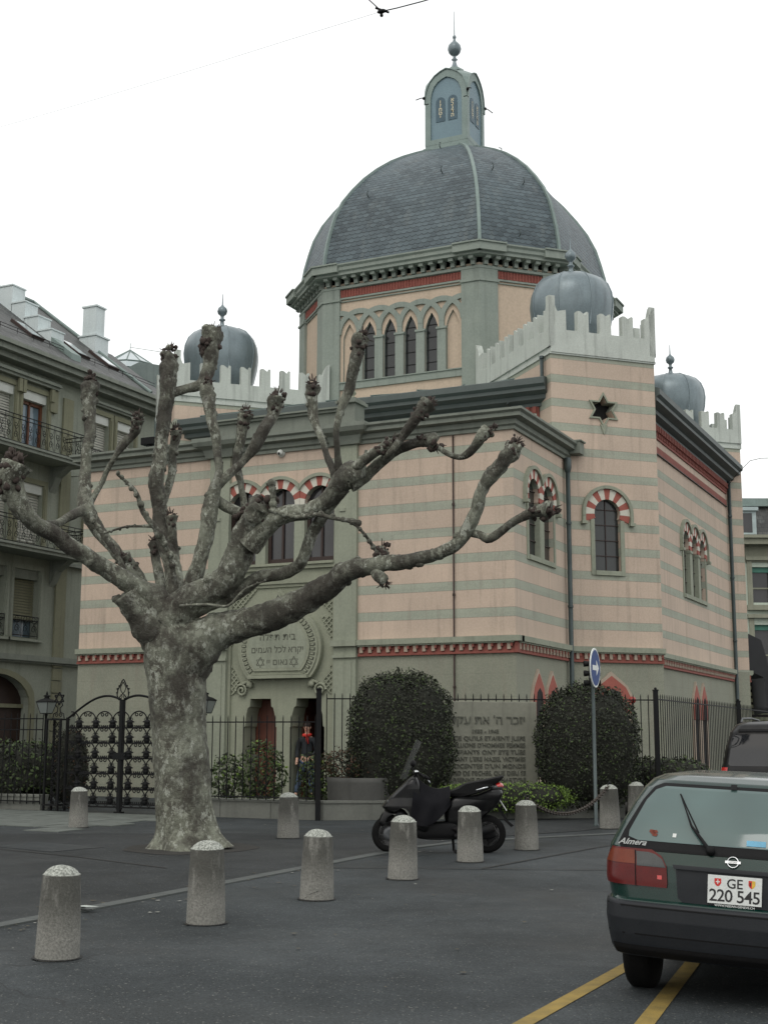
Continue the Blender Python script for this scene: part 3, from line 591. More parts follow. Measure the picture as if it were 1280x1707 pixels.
for F, a0, a1 in ((F_f, x0 + e_, x1 - e_), (F_r, y0 + e_, y1 - e_)):
    db.box(F, a0, a1, 9.10, 9.42, -.05, .035, 0); n = int((a1 - a0) / .17)
    for i in range(n):
        x = a0 + (i + .5) * (a1 - a0) / n; db.box(F, x - .045, x + .045, 9.26, 9.415, .03, .10, 0); db.box(F, x - .03, x + .04, 9.16, 9.26, .03, .06, 1 if F is F_f else 0)
    if F is F_r: db.box(F, a0, a1, 8.72, 8.90, -.02, .03, 0); db.box(F, a0, a1, 8.70, 8.72, -.02, .05, 2)
db.build('brick_frieze', [M['brick'], M['vwhite'], M['woodd']], syn)
rf = MB(BX); e = HX + .46; k = 4.4
P8 = [(-2.34, -4.0), (2.34, -4.0), (4.0, -2.34), (4.0, 2.34), (2.34, 4.0), (-2.34, 4.0), (-4.0, 2.34), (-4.0, -2.34)]
OUT = [(-e, -e), (e, -e), (e, e), (-e, e)]
for i in range(4):
    A_, B_ = Vector(OUT[i]), Vector(OUT[(i + 1) % 4]); t = (B_ - A_).normalized(); A_ = A_ + t * 2.15; B_ = B_ - t * 2.15; p, q = P8[2 * i], P8[2 * i + 1]
    rf.poly([(CA + A_[0], CB + A_[1], 10.02), (CA + B_[0], CB + B_[1], 10.02), (CA + q[0], CB + q[1], 10.9), (CA + p[0], CB + p[1], 10.9)])
for i in range(8):
    x = -4.4 + i * 1.25; rf.tube([(CA + x, CB - e, 10.045), (CA + x * .52, CB - 4.0, 10.92)], .02, 4)
rf.build('lower_roof', M['leadl'], syn)
pp = MB(BX); pipe(F_r, 15.37, .2, 9.5, .1); pp.build('downpipe', M['pipe'], syn)
# ---- corner turrets ----------------------------------------------
TH = 1.375; TD = 8.79
def merlon_profile(L, cell=.575, horn0=True, horn1=True):
    zb, zc_, zt = 10.73, 11.16, 11.66
    n = max(1, round((L - .55) / cell)); c = (L - .45) / n; P = [(0, zb), (L, zb)]
    if horn1: P += [(L, 11.97), (L - .07, 11.93), (L - .14, 11.80), (L - .19, 11.66), (L - .225, 11.60)]
    else: P += [(L, 11.66), (L - .225, 11.60)]
    x = L - .225
    for i in range(n):
        P += [(x - .04, 11.66), (x - .07, zt), (x - .075, zc_), (x - .075 - c * .5 + 0, zc_), (x - .08 - c * .5, zt - .01)]
        if i < n - 1: P += [(x - c * .5 - .12, zt + .01), (x - c * .75 - .0, 11.57), (x - c + .0, zt)]
        x -= c
    P += [(.225, 11.60)] + ([(.19, 11.66), (.14, 11.80), (.07, 11.93), (0, 11.97)] if horn0 else [(0, 11.66)])
    return P
def turret(dx, dy):
    t = Vector((dx, dy)).normalized(); ctr = Vector((CA, CB)) + t * TD; sdir = Vector((-t.y, t.x))  # face seen from outside: left->right
    FO = Fr((*(ctr - sdir * TH),), sdir)                 # outer face, s in 0..2TH
    assert (FO.n.xy - t).length < 1e-4
    L = TD - 4.50
    FR_ = Fr((*(ctr + sdir * TH),), -t)  # right-hand side when seen from outside (s grows inward)
    FL_ = Fr((*(ctr - sdir * TH - t * L),), t)
    tw = MB(BX); main = (dx, dy) == (1, -1); holes = []
    par = MB(BX).build  # noqa
    root = MB(BX)
    star = [(1.345 + (.36 if k % 2 == 0 else .205) * cos(R(90) + k * pi / 6 * 1.0), 9.31 + (.36 if k % 2 == 0 else .205) * sin(R(90) + k * pi / 6)) for k in range(12)]
    if main: holes = [star]
    root.box(FO, 0, 2 * TH, 10.60, 10.73, -L, .05) ; root.box(FO, -.03, 2 * TH + .03, 10.56, 10.62, -L, .03)
    tur = root.build('turret', M['parapet'], syn)
    if main:
        holes += window_unit(FO, [1.375], 6.84, .335, 5.50, .585, .6, syn, D=0)
        sr = MB(BX)
        def SP(k_, l_): return [(1.345 + (k_ if k % 2 == 0 else k_ * .57) * cos(R(90) + k * pi / 6), 9.31 + (k_ if k % 2 == 0 else k_ * .57) * sin(R(90) + k * pi / 6)) for k in range(12)]
        for i in range(12):
            a, b = SP(.36, 0), SP(.435, 0); sr.prism(FO, [a[i], a[(i + 1) % 12], b[(i + 1) % 12], b[i]], 0, .04, 0)
        sr.prism(FO, [(1.345, 8.93), (1.25, 8.96), (1.345, 8.72), (1.44, 8.96)], 0, .035, 0)
        sr.box(FO, .9, 1.8, 8.9, 9.75, -.3, -.25, 1)
        sr.build('star_window', [M['stone'], M['dark']], tur)
        pw = MB(BX); pointed_pair(FO, [1.36], .56, 3.2, 2.62, .9, pw); pw.build('pointed_window', [M['vred'], M['dentil'], M['dark']], syn)
    tw.panel(FO, [(0, -.2), (2 * TH, -.2), (2 * TH, 10.56), (0, 10.56)], holes, 0, .26)
    for F, a, b in ((FR_, 0, L), (FL_, 0, L)): tw.panel(F, [(a, -.2), (b, -.2), (b, 10.56), (a, 10.56)], [], 0, .2)
    tw.build('turret_wall', M['stripe'], tur)
    pr = MB(BX)
    FO2, FR2, FL2 = Fr((*(ctr - sdir * (TH + .04) + t * .04),), sdir), Fr((*(ctr + sdir * (TH + .04) + t * .04),), -t), Fr((*(ctr - sdir * (TH + .04) - t * L),), t)
    pr.prism(FO2, merlon_profile(2 * TH + .08), -.16, 0); pr.prism(FR2, merlon_profile(L + .04), -.161, -.001); pr.prism(FL2, merlon_profile(L + .04), -.161, -.001)
    pr.build('parapet', M['parapet'], tur)
    if (dx, dy) != (-1, 1):
        a0 = .02 if (dx, dy) != (1, 1) else 0
        stringcourse(sm_, FO, 0.002, 2 * TH - .002)
        if dx == dy: stringcourse(sm_, FR_, 0, 1.2)
    # onion dome
    dc = ctr - t * 1.525; d_ = MB(BX); prof = [(.80, 10.75), (.86, 11.2), (.94, 11.6), (1.03, 12.0), (1.06, 12.3), (1.03, 12.55), (.94, 12.78), (.78, 12.95), (.56, 13.06), (.30, 13.12), (.12, 13.15)]
    a0 = atan2(t.y, t.x)
    d_.lathe((dc.x, dc.y, 0), prof, 40, smooth=True, a0=a0)
    od = d_.build('onion_dome', M['lead'], tur)
    for v_ in od.data.vertices:
        q_ = v_.co + Vector(od['_loc']) - BX((dc.x, dc.y, 0)); an = (atan2(q_.y, q_.x) - a0) % (pi / 4); k_ = .98 + .02 * abs(an / (pi / 8) - 1) ** 2
        v_.co.x -= q_.x * (1 - k_); v_.co.y -= q_.y * (1 - k_)
    rb = MB(BX)
    for k in range(8):
        a = a0 + k * pi / 4; rb.tube([(dc.x + r_ * cos(a) * 1.0, dc.y + r_ * sin(a) * 1.0, z_) for r_, z_ in prof[2:]], .018, 5)
    rb.build('seam', M['lead'], od)
    fn = MB(BX); fn.lathe((dc.x, dc.y, 13.1), [(.17, 0), (.10, .05), (.06, .16), (.05, .25), (.09, .27), (.09, .30), (.045, .33), (.05, .40), (.12, .46), (.145, .54), (.12, .63), (.05, .69), (.02, .74), (.008, 1.05)], 14)
    fn.build('finial', M['lead'], od)
    return tur
for dx, dy in ((1, -1), (-1, -1), (1, 1), (-1, 1)): turret(dx, dy)
sm_.build('string_course', [M['stone'], M['brick'], M['dentil']], syn)
# rain pipe on turret side
pp = MB(BX); t_ = Vector((1, -1)).normalized(); s_ = Vector((1, 1)).normalized(); ctr_ = Vector((CA, CB)) + t_ * TD
FLt = Fr((*(ctr_ - s_ * TH),), (t_.x, t_.y)); pp.tube([FLt.P(-.28, z, .09) for z in (9.95, 10.55)] , .045, 8); pp.tube([FLt.P(-.28, 9.95, .09), FLt.P(-.33, 9.88, .13), FLt.P(-.42, 9.85, .2)], .045, 8); pp.lathe(FLt.P(-.28, 10.5, .09), [(.06, 0), (.06, .06)], 8); pp.build('downpipe', M['pipe'], syn)
pp = MB(BX); pp.tube([F_f.P(-1.35, 9.5, .35), F_f.P(-1.25, 9.2, .1), F_f.P(-1.25, 8.5, .08)], .045, 8); pp.build('downpipe', M['pipe'], syn)
pp = MB(BX); pp.tube([F_f.P(-8.6, 9.5, .35), F_f.P(-8.6, 9.2, .1), F_f.P(-8.6, 8.5, .08)], .045, 8)
pp.build('downpipe', M['pipe'], syn)
pw = MB(BX); pointed_pair(FS, [1.25, 2.15], .44, 3.13, 2.5, .9, pw); pw.build('pointed_window', [M['vred'], M['dentil'], M['dark']], syn)
pw = MB(BX); pointed_pair(F_r, [10.2, 11.1], .42, 3.2, 2.55, .9, pw); pw.build('pointed_window', [M['vred'], M['dentil'], M['dark']], syn)
# ---- drum ---------------------------------------------------------
DC = (-5.6, CB)
OC = [(DC[0] + p[0], DC[1] + p[1]) for p in P8]
_up = lambda p: BX((p[0], p[1], p[2] + (.13 if p[2] > 10.9 else 0)))
dr = MB(_up); de = MB(_up); wi = MB(_up); red = MB(_up)
for i in range(8):
    p, q = Vector(OC[i]), Vector(OC[(i + 1) % 8]); L = (q - p).length; F = Fr((p.x, p.y), (q - p)); long = i % 2 == 0
    holes = []; pw_ = .5
    if long:
        c0 = L / 2
        for k in (-1.5, -.5, .5, 1.5):
            c = c0 + k * .625; w_ = .18; holes.append([(c - w_, 11.32), (c + w_, 11.32), (c + w_, 12.5), (c + w_ * .95, 12.62), (c + w_ * .6, 12.8), (c, 12.99), (c - w_ * .6, 12.8), (c - w_ * .95, 12.62), (c - w_, 12.5)])
        for k in (-2.5, 2.5):
            c = c0 + k * .625; w_ = .19; hh = [(c - w_, 11.32), (c + w_, 11.32), (c + w_, 12.5), (c + w_ * .95, 12.62), (c + w_ * .6, 12.8), (c, 12.99), (c - w_ * .6, 12.8), (c - w_ * .95, 12.62), (c - w_, 12.5)]
            holes.append(hh)
        holes.sort(key=lambda h: h[0][0])
    dr.panel(F, [(0, 10.0), (L, 10.0), (L, 14.2), (0, 14.2)], holes, 0, .10, 0, 1 if long else 0)
    if long:
        dr.box(F, holes[0][0][0] - .05, holes[0][1][0] + .05, 11.2, 13.1, -.1, -.07, 0); dr.box(F, holes[-1][0][0] - .05, holes[-1][1][0] + .05, 11.2, 13.1, -.1, -.07, 0)
        if i in (0, 2, 6):
            for h in holes[1:-1]:
                g = MB(_up); g.box(F, h[0][0] - .03, h[1][0] + .03, 11.28, 13.05, -.1, -.085); wo_ = g.build('drum_window', M['glass'], syn)
                
                for z_ in (11.6, 11.95, 12.3, 12.65): g = MB(_up); g.box(F, h[0][0], h[1][0], z_, z_ + .02, -.085, -.07); g.build('glazing_bar', M['dark'], wo_)
        else: dr.box(F, 1, L - 1, 11.2, 13.1, -.2, -.19, 1)
        # piers and interlaced arches
        for k in range(-3, 4):
            c = c0 + k * .625
            if k not in (-3, 3): de.box(F, c - .125, c + .125, 11.30, 12.47, 0, .07); de.box(F, c - .15, c + .15, 12.47, 12.53, 0, .10)
            n = 16
            for j in range(n):
                P = ring(c, 12.70, .555, .70, pi * j / n, pi * (j + 1) / n, 1)
                P = clip(clip(P, -1, 0, -pw_), 1, 0, L - pw_)
                if len(P) > 2: de.prism(F, P, 0, .062 + .0017 * ((k + 3) % 4), 0, False)
            if -3 < k < 3: de.box(F, c - .0725, c + .0725, 12.53, 12.70, 0, .0605)
        de.box(F, pw_, L - pw_, 11.10, 11.29, 0, .05); de.box(F, pw_, L - pw_, 11.29, 11.32, -.05, .08)
    # pilasters at both ends of the face (wrapping the corner)
    for a_, b_ in ((-.035, pw_), (L - pw_, L + .035)):
        de.box(F, a_, b_, 10.0, 13.66, 0, .085); de.box(F, a_ - .02, b_ + .03, 13.66, 13.72, 0, .12); de.box(F, a_, b_, 13.72, 14.1, 0, .087)
    de.box(F, 0, L, 13.72, 13.77, 0, .05); de.box(F, 0, L, 13.645, 13.67, 0, .04)
    red.box(F, pw_, L - pw_, 13.77, 14.0, 0, .03)
    n = int((L - 2 * pw_) / .085)
    for j in range(n): x = pw_ + (j + .5) * (L - 2 * pw_) / n; red.tube([F.P(x, 13.78, .035), F.P(x, 13.99, .035)], .026, 5)
    n = int(L / .29)
    for j in range(n):
        x = (j + .5) * L / n
        de.box(F, x - .055, x + .055, 14.12, 14.34, 0, .14); de.box(F, x - .065, x + .065, 14.25, 14.34, 0, .28)
de.sweep(OC, [(0, 14.0), (.10, 14.02), (.10, 14.09), (.06, 14.12)], True)
de.sweep(OC, [(.05, 14.33), (.34, 14.34), (.34, 14.42), (.39, 14.46), (.39, 14.55), (.44, 14.60), (.44, 14.64), (.2, 14.68)], True)
for i in range(8):  # cornice blocks proud at the corners
    p, q = Vector(OC[i]), Vector(OC[(i + 1) % 8]); L = (q - p).length; F = Fr((p.x, p.y), (q - p))
    for a_, b_ in ((-.2, pw_ + .1), (L - pw_ - .1, L + .2)): de.box(F, a_, b_, 14.41, 14.62, .3, .46); de.box(F, a_, b_, 14.62, 14.66, .2, .50)
dr.build('drum_wall', [M['drumpink'], M['drumgrey']], syn); de.build('drum_trim', M['drumgrey'], syn); red.build('fluted_frieze', M['brick'], syn)
# ---- main dome ----------------------------------------------------
DP = [(4.78, 14.74), (4.68, 14.9), (4.65, 15.2), (4.58, 15.6), (4.46, 16.05), (4.32, 16.5), (4.06, 17.0), (3.72, 17.45), (3.32, 17.90), (2.88, 18.30), (2.40, 18.66), (1.95, 18.93), (1.5, 19.16), (1.1, 19.35), (.7, 19.46)]
dm = MB(BX); cr = sqrt(2.34 ** 2 + 4.0 ** 2)
arc = [0]
for a, b in zip(DP, DP[1:]): arc.append(arc[-1] + BS * sqrt((a[0] - b[0]) ** 2 + (a[1] - b[1]) ** 2))
for i in range(8):
    p, q = Vector(P8[i]), Vector(P8[(i + 1) % 8]); L = (q - p).length * BS
    for j in range(len(DP) - 1):
        k0, k1 = DP[j][0] / cr, DP[j + 1][0] / cr
        pts = [(DC[0] + p.x * k0, DC[1] + p.y * k0, DP[j][1]), (DC[0] + q.x * k0, DC[1] + q.y * k0, DP[j][1]), (DC[0] + q.x * k1, DC[1] + q.y * k1, DP[j + 1][1]), (DC[0] + p.x * k1, DC[1] + p.y * k1, DP[j + 1][1])]
        n = len(dm.f); dm.add(pts, [(0, 1, 2, 3)], 0, True); dm.uv[n] = [(-L * k0 / 2 + 50, arc[j] + 20), (L * k0 / 2 + 50, arc[j] + 20), (L * k1 / 2 + 50, arc[j + 1] + 20), (-L * k1 / 2 + 50, arc[j + 1] + 20)]
dome = dm.build('main_dome', M['slate'], syn)
bm = bmesh.new(); bm.from_mesh(dome.data); bmesh.ops.remove_doubles(bm, verts=bm.verts, dist=1e-4); bm.to_mesh(dome.data); bm.free(); dome.data.set_sharp_from_angle(angle=R(15))
for i in range(8):
    p = Vector(P8[i]).normalized(); t = Vector((-p.y, p.x)); rb = MB(BX)
    for j in range(len(DP) - 1):
        Q = []
        for (r_, z_), (r2, z2) in ((DP[j], DP[max(j, 1) + 1 - 1] if 0 else DP[j]), (DP[j + 1], DP[j + 1])):
            for o_ in (-.03, .045):
                for w_ in (-.045, .045): Q.append((DC[0] + p.x * (r_ + o_) + t.x * w_, DC[1] + p.y * (r_ + o_) + t.y * w_, z_ + o_ * .5))
        rb.hexa([Q[0], Q[1], Q[2], Q[3], Q[4], Q[5], Q[6], Q[7]])
    rb.build('rib', M['leadl'], dome)
hk = MB(BX)
for i, (u_, j) in enumerate(((.2, 6), (.75, 7), (.55, 12), (.3, 7), (.7, 6), (.5, 2), (.15, 11))):
    side = 0 if i < 3 else (1 if i < 6 else 2); p, q = Vector(P8[side]), Vector(P8[side + 1]); k_ = DP[j][0] / cr; c = (p * (1 - u_) + q * u_) * k_; n_ = (p + q).normalized()
    b = Vector((DC[0] + c.x, DC[1] + c.y, DP[j][1])); N = Vector((n_.x, n_.y, .3)); hk.tube([b, b + N * .1, b + N * .1 + Vector((0, 0, .12)), b + N * .02 + Vector((0, 0, .18))], .015, 5)
hk.build('roof_hook', M['pipe'], dome)
# lantern
ln = MB(BX); h = .70; z0_, z1_ = 19.62, 21.0
LF = [Fr((DC[0] - h, DC[1] - h), (1, 0)), Fr((DC[0] + h, DC[1] - h), (0, 1)), Fr((DC[0] + h, DC[1] + h), (-1, 0)), Fr((DC[0] - h, DC[1] + h), (0, -1))]
def lan(k, zb, e=0):  # pointed panel outline
    w_ = h * k; P = [(h - w_, zb), (h + w_, zb), (h + w_, z1_ - .02)]
    P += [(h + w_ * a, z1_ + (1.0 - e) * b) for a, b in ((.985, .22), (.92, .45), (.78, .68), (.55, .85), (.28, .96), (0, 1.03))]
    P += [(h - w_ * a, z1_ + (1.0 - e) * b) for a, b in ((.28, .96), (.55, .85), (.78, .68), (.92, .45), (.985, .22), (1, -.02))]
    return P
pn = MB(BX); TBS = []
for i, F in enumerate(LF):
    ln.panel(F, lan(1, z0_), [lan(.74, z0_ + .16, .24)], 0, .05)
    ln.panel(F, lan(1.0, z0_), [], -.1, .0)
    n = len(lan(1, z0_)); A_, B_ = lan(1.0, z0_), lan(1.0, z0_)
    for j in range(2, n - 1): ln.hexa([F.P(*A_[j], -.12), F.P(*A_[j + 1], -.12), F.P(A_[j][0], A_[j][1] + .03, -.12), F.P(A_[j + 1][0], A_[j + 1][1] + .03, -.12), F.P(*A_[j], .035), F.P(*A_[j + 1], .035), F.P(A_[j][0], A_[j][1] + .03, .035), F.P(A_[j + 1][0], A_[j + 1][1] + .03, .035)])
    pn.prism(F, lan(.75, z0_ + .15, .23), -.06, -.045)
    for sg, s_t in ((-1, 'וזחטי'), (1, 'אבגדה')):
        c = h + sg * .20; P = [(c - .15, 20.35), (c + .15, 20.35), (c + .15, 21.0)] + [(c + .15 * cos(R(a)), 21.0 + .15 * sin(R(a))) for a in (30, 60, 90, 120, 150)] + [(c - .15, 21.0)]
        tb = MB(BX); tb.prism(F, P, -.045, -.03); TBS.append((tb, MB(BX)))
        for q_, ch in enumerate(s_t): TBS[-1][1].text(F, ch, .17, c, 20.94 - q_ * .125, -.028, ext=.002, bold=.003)
    pass
    a, b = Vector((F.P(0, 0).x, F.P(0, 0).y)), None
ln.box(LF[0], -.05, 2 * h + .05, 19.44, 19.52, -2 * h - .05, .05); ln.box(LF[0], -.1, 2 * h + .1, 19.30, 19.44, -2 * h - .1, .1); ln.box(LF[0], .005, 2 * h - .005, 19.52, z0_, -2 * h, -.005)
lan_o = ln.build('lantern', M['leadl'], syn); pn.build('panel', M['bluegrey'], lan_o); 
for a_, b_ in TBS: a_.add(b_.v, b_.f, 1); a_.build('law_tablet', [M['tablet'], M['gold']], lan_o)
lr = MB(BX); c4 = [(-h, -h), (h, -h), (h, h), (-h, h)]
top = (DC[0], DC[1], 22.42); cn = [(DC[0] + x, DC[1] + y, 21.25) for x, y in c4]; mids = [(DC[0], DC[1] - h, 22.03), (DC[0] + h, DC[1], 22.03), (DC[0], DC[1] + h, 22.03), (DC[0] - h, DC[1], 22.03)]
qt = [(-h, -h), (h, -h), (h, h), (-h, h)]
for i in range(4):
    a, b, c_ = mids[i - 1], cn[i], mids[i]; n = 6
    def edge(F, rev):
        return None
    # side pieces follow the gable curve between corner and gable tip
    G = [(1, -.02), (.985, .22), (.92, .45), (.78, .68), (.55, .85), (.28, .96), (0, 1.03)]
    ux = Vector(((a[0] - b[0]), (a[1] - b[1]), 0)).normalized(); vx = Vector(((c_[0] - b[0]), (c_[1] - b[1]), 0)).normalized(); bb = Vector((b[0], b[1], 0))
    L1 = [bb + ux * h * (1 - g) + Vector((0, 0, z1_ + k_)) for g, k_ in G]; L2 = [bb + vx * h * (1 - g) + Vector((0, 0, z1_ + k_)) for g, k_ in G]
    for j in range(len(G) - 1): lr.poly([L1[j], L1[j + 1], L2[j + 1], L2[j]])
    lr.poly([L1[-1], top, L2[-1]])
lr.lathe((DC[0], DC[1], 22.2), [(.32, 0), (.30, .08), (.22, .14), (.14, .18)], 8)
lr.build('lantern_roof', M['leadl'], lan_o)
hk = MB(BX)
for i, (x, y) in enumerate(c4[:]):
    b = Vector((DC[0] + x, DC[1] + y, 21.2)); n_ = Vector((x, y, 0)).normalized(); hk.sphere(b + n_ * .04, .05, 8, 6); hk.tube([b, b + n_ * .12, b + n_ * .3 + Vector((0, 0, -.10))], .016, 5)
hk.build('lantern_hook', M['iron'], lan_o)
fn = MB(BX); fn.lathe((DC[0], DC[1], 22.36), [(.16, 0), (.09, .10), (.055, .22), (.05, .27), (.10, .31), (.05, .36), (.045, .44), (.11, .47), (.18, .55), (.215, .66), (.19, .78), (.12, .87), (.05, .94), (.035, 1.02), (.06, 1.05), (.055, 1.10), (.018, 1.15), (.008, 1.95)], 18)
fn.build('finial', M['lead'], lan_o)
# small fittings on the front
cm = MB(BX); cm.lathe(FF.P(-5.5, 8.0, .02) , [(.09, 0), (.09, .02)], 12, axis=(Vector((1, 0, 0)), Vector((0, 0, 1)), Vector((0, -1, 0)))); cm.sphere(FF.P(-5.5, 8.0, .08), .075, 12, 8); syn_cam = cm.build('surveillance_camera', M['wbox'], syn)
cm = MB(BX); cm.sphere(FF.P(-5.5, 7.98, .13), .035, 8, 6); cm.build('lens', M['dark'], syn_cam)
# ================================================================ ground
def gsheet(name, pts, mt, dz=0, kind='structure', sub=None):
    g = MB(); g.poly([(x, y, gz(x, y) + dz) for x, y in pts]); o = g.build(name, mt); tag(o, kind=kind); return o
def asphalt(name, c, c2, seed=0, wet=.5):
    mt, t, b = new_mat(name); co = geo(t)
    mp = nd(t, 'ShaderNodeMapping'); mp.inputs[1].default_value = (seed, seed * .7, 0); t.links.new(co, mp.inputs[0]); co = mp.outputs[0]
    big = ramp(t, noise_(t, co, .33, 7, .68), .40, .62); col = mixc(t, big, c, c2)
    mid = ramp(t, noise_(t, co, 1.7, 6, .6), .45, .75); col = mixc(t, mth(t, 'MULTIPLY', mid, .35), col, tuple(x * .55 for x in c))
    v = nd(t, 'ShaderNodeTexVoronoi'); v.inputs['Scale'].default_value = 95; t.links.new(co, v.inputs['Vector'])
    st = nd(t, 'ShaderNodeSeparateColor'); t.links.new(v.outputs['Color'], st.inputs[0])
    col = mixc(t, .7, col, mixc(t, 1, col, mixc(t, ramp(t, st.outputs[0], 0, 1), (.45, .45, .45), (1.6, 1.6, 1.6)), 'MULTIPLY'))
    col = mixc(t, mth(t, 'MULTIPLY', mth(t, 'GREATER_THAN', st.outputs[1], .985), .55), col, (.22, .22, .2))
    # hairline cracks
    cv = nd(t, 'ShaderNodeTexVoronoi', feature='DISTANCE_TO_EDGE'); cv.inputs['Scale'].default_value = .33
    wv = nd(t, 'ShaderNodeTexNoise'); wv.inputs['Scale'].default_value = 1.5; t.links.new(co, wv.inputs['Vector'])
    ad = nd(t, 'ShaderNodeMixRGB', blend_type='ADD'); ad.inputs[0].default_value = .8; t.links.new(co, ad.inputs[1]); t.links.new(wv.outputs[1], ad.inputs[2]); t.links.new(ad.outputs[0], cv.inputs['Vector'])
    cr_ = mth(t, 'LESS_THAN', cv.outputs[0], .0035); msk = ramp(t, noise_(t, co, .25, 2), .5, .6)
    col = mixc(t, mth(t, 'MULTIPLY', mth(t, 'MULTIPLY', cr_, msk), .6), col, (.012, .012, .012))
    t.links.new(col, b.inputs['Base Color'])
    rr = mth(t, 'SUBTRACT', .82, mth(t, 'MULTIPLY', ramp(t, noise_(t, co, .45, 4), .42, .7), wet)); t.links.new(rr, b.inputs['Roughness'])
    b.inputs['Specular IOR Level'].default_value = .30
    bump(t, b, mth(t, 'ADD', mth(t, 'MULTIPLY', st.outputs[0], .5), noise_(t, co, 30, 4)), .35, .008); return mt
M['asph'] = asphalt('road_asphalt', (.023, .0275, .029), (.046, .053, .056), 0, .42)
M['asph2'] = asphalt('pavement_asphalt', (.018, .0205, .021), (.032, .0355, .037), 4, .34)
M['kerb'] = mat('kerb_granite', (.080, .088, .084), (.055, .06, .057), 4, .8, bm=.4, bscale=50)
M['paver'] = mat('pale_flagstones', (.13, .145, .13), (.06, .068, .062), 2.5, .6, bm=.3)
M['yellow'] = mat('worn_yellow_paint', (.31, .215, .05), (.14, .105, .035), 7, .8, bm=.3, bscale=80, big=.2)
M['soil'] = mat('soil', (.026, .024, .020), (.014, .013, .011), 5, .95, bm=.5)
Hf, Rt = HF, RT
def gr(r_, f_): p = CAM + RT * r_ + HF * f_; return (p.x, p.y)
g = MB()
rows = [-60, 10, 20, 45]
nx = [-400, -60, -20, 0, 20, 60, 400]
R_ = []
for f_ in [-300, 0, 10, 20, 45, 90, 700]:
    R_.append([(gr(x, f_)[0], gr(x, f_)[1], gz(*gr(x, f_)) if f_ > -100 else gz(*gr(x, -60))) for x in nx])
P = [p for r_ in R_ for p in r_]; n = len(nx)
g.add(P, [(j * n + i, j * n + i + 1, (j + 1) * n + i + 1, (j + 1) * n + i) for j in range(len(R_) - 1) for i in range(n - 1)])
tag(g.build('road', M['asph']), kind='structure')
gsheet('pavement', [(.98, -40), (.98, -5.6), (2.2, -3.0), (3.1, 1.5), (3.1, 14.9), (-60, 14.9), (-60, -40)], M['asph2'], .006)
kb = MB()
KP = [(.98, -40), (.98, -7.4), (1.2, -6.2), (1.9, -4.9), (3.0, -3.2), (3.3, 1.0), (3.3, 30)]
for i in range(len(KP) - 1):
    p, q = Vector(KP[i]), Vector(KP[i + 1]); L = (q - p).length; n = max(1, int(L / 1.0)); t = (q - p).normalized(); nn_ = Vector((t.y, -t.x))
    for k in range(n):
        a, b = p + t * (L * k / n + .006), p + t * (L * (k + 1) / n - .006)
        kb.hexa([(v.x + nn_.x * o_, v.y + nn_.y * o_, gz(v.x, v.y) + h_) for o_ in (-.09, .09) for h_ in (-.05, .016) for v in (a, b)])
kb.build('kerb', M['kerb']); tag(bpy.data.objects['kerb'], kind='structure')
# flagstone entrance on the left
fl = MB()
random.seed(3)
for i in range(16):
    for j in range(7):
        a, b = -17 + i * .75 + (j % 2) * .3, -8.0 + j * .72
        if b < -8.6 - (a + 6) * .45 + 1.0: continue
        if a > -5.9: continue
        x0_, x1_, y0_, y1_ = a + .01, a + .74, b + .01, b + .71
        fl.hexa([(x, y, gz(x, y) + z) for y in (y0_, y1_) for z in (.0, .011 + random.random() * .004) for x in (x0_, x1_)])
tag(fl.build('flagstones', M['paver']), kind='structure')
ym = MB()
for p, q in (((6.43, -22.0), (6.54, -11.0)), ((7.44, -20.5), (6.70, -13.2))):
    p, q = Vector(p), Vector(q); t = (q - p).normalized(); nn_ = Vector((t.y, -t.x)) * .058
    ym.poly([(v.x, v.y, gz(v.x, v.y) + .005) for v in (p - nn_, p + nn_, q + nn_, q - nn_)])
tag(ym.build('parking_lines', M['yellow']), kind='structure')
# tarred repair seams and asphalt patches in the road
sm2 = MB()
for pts in ([(1.2, -10.3), (2.9, -9.6), (4.5, -8.96), (6.5, -8.3), (9, -7.3)], [(3.0, -9.55), (3.4, -6.0), (3.9, -3.0), (4.2, 2)], [(-9, -9.4), (-5.5, -9.9), (-2.5, -10.6), (-.5, -11.3)]):
    pts = [Vector(p) for p in pts]
    for p, q in zip(pts, pts[1:]):
        t = (q - p).normalized(); nn_ = Vector((t.y, -t.x)) * .018; z = .0115
        sm2.poly([(v.x, v.y, gz(v.x, v.y) + z) for v in (p - nn_, p + nn_, q + nn_, q - nn_)])
tag(sm2.build('road_seam', M['soil']), kind='structure')
dk = MB(); n_ = 40; P_ = [(-1.83 + (.97 + .22 * noise.noise(Vector((cos(2 * pi * k / n_) * 1.5, sin(2 * pi * k / n_) * 1.5, 3)))) * cos(2 * pi * k / n_), -8.76 + (.97 + .22 * noise.noise(Vector((cos(2 * pi * k / n_) * 1.5, sin(2 * pi * k / n_) * 1.5, 3)))) * sin(2 * pi * k / n_)) for k in range(n_)]
dk.poly([(x, y, gz(x, y) + .0105) for x, y in P_]); tag(dk.build('tree_pit', M['soil']), kind='structure')
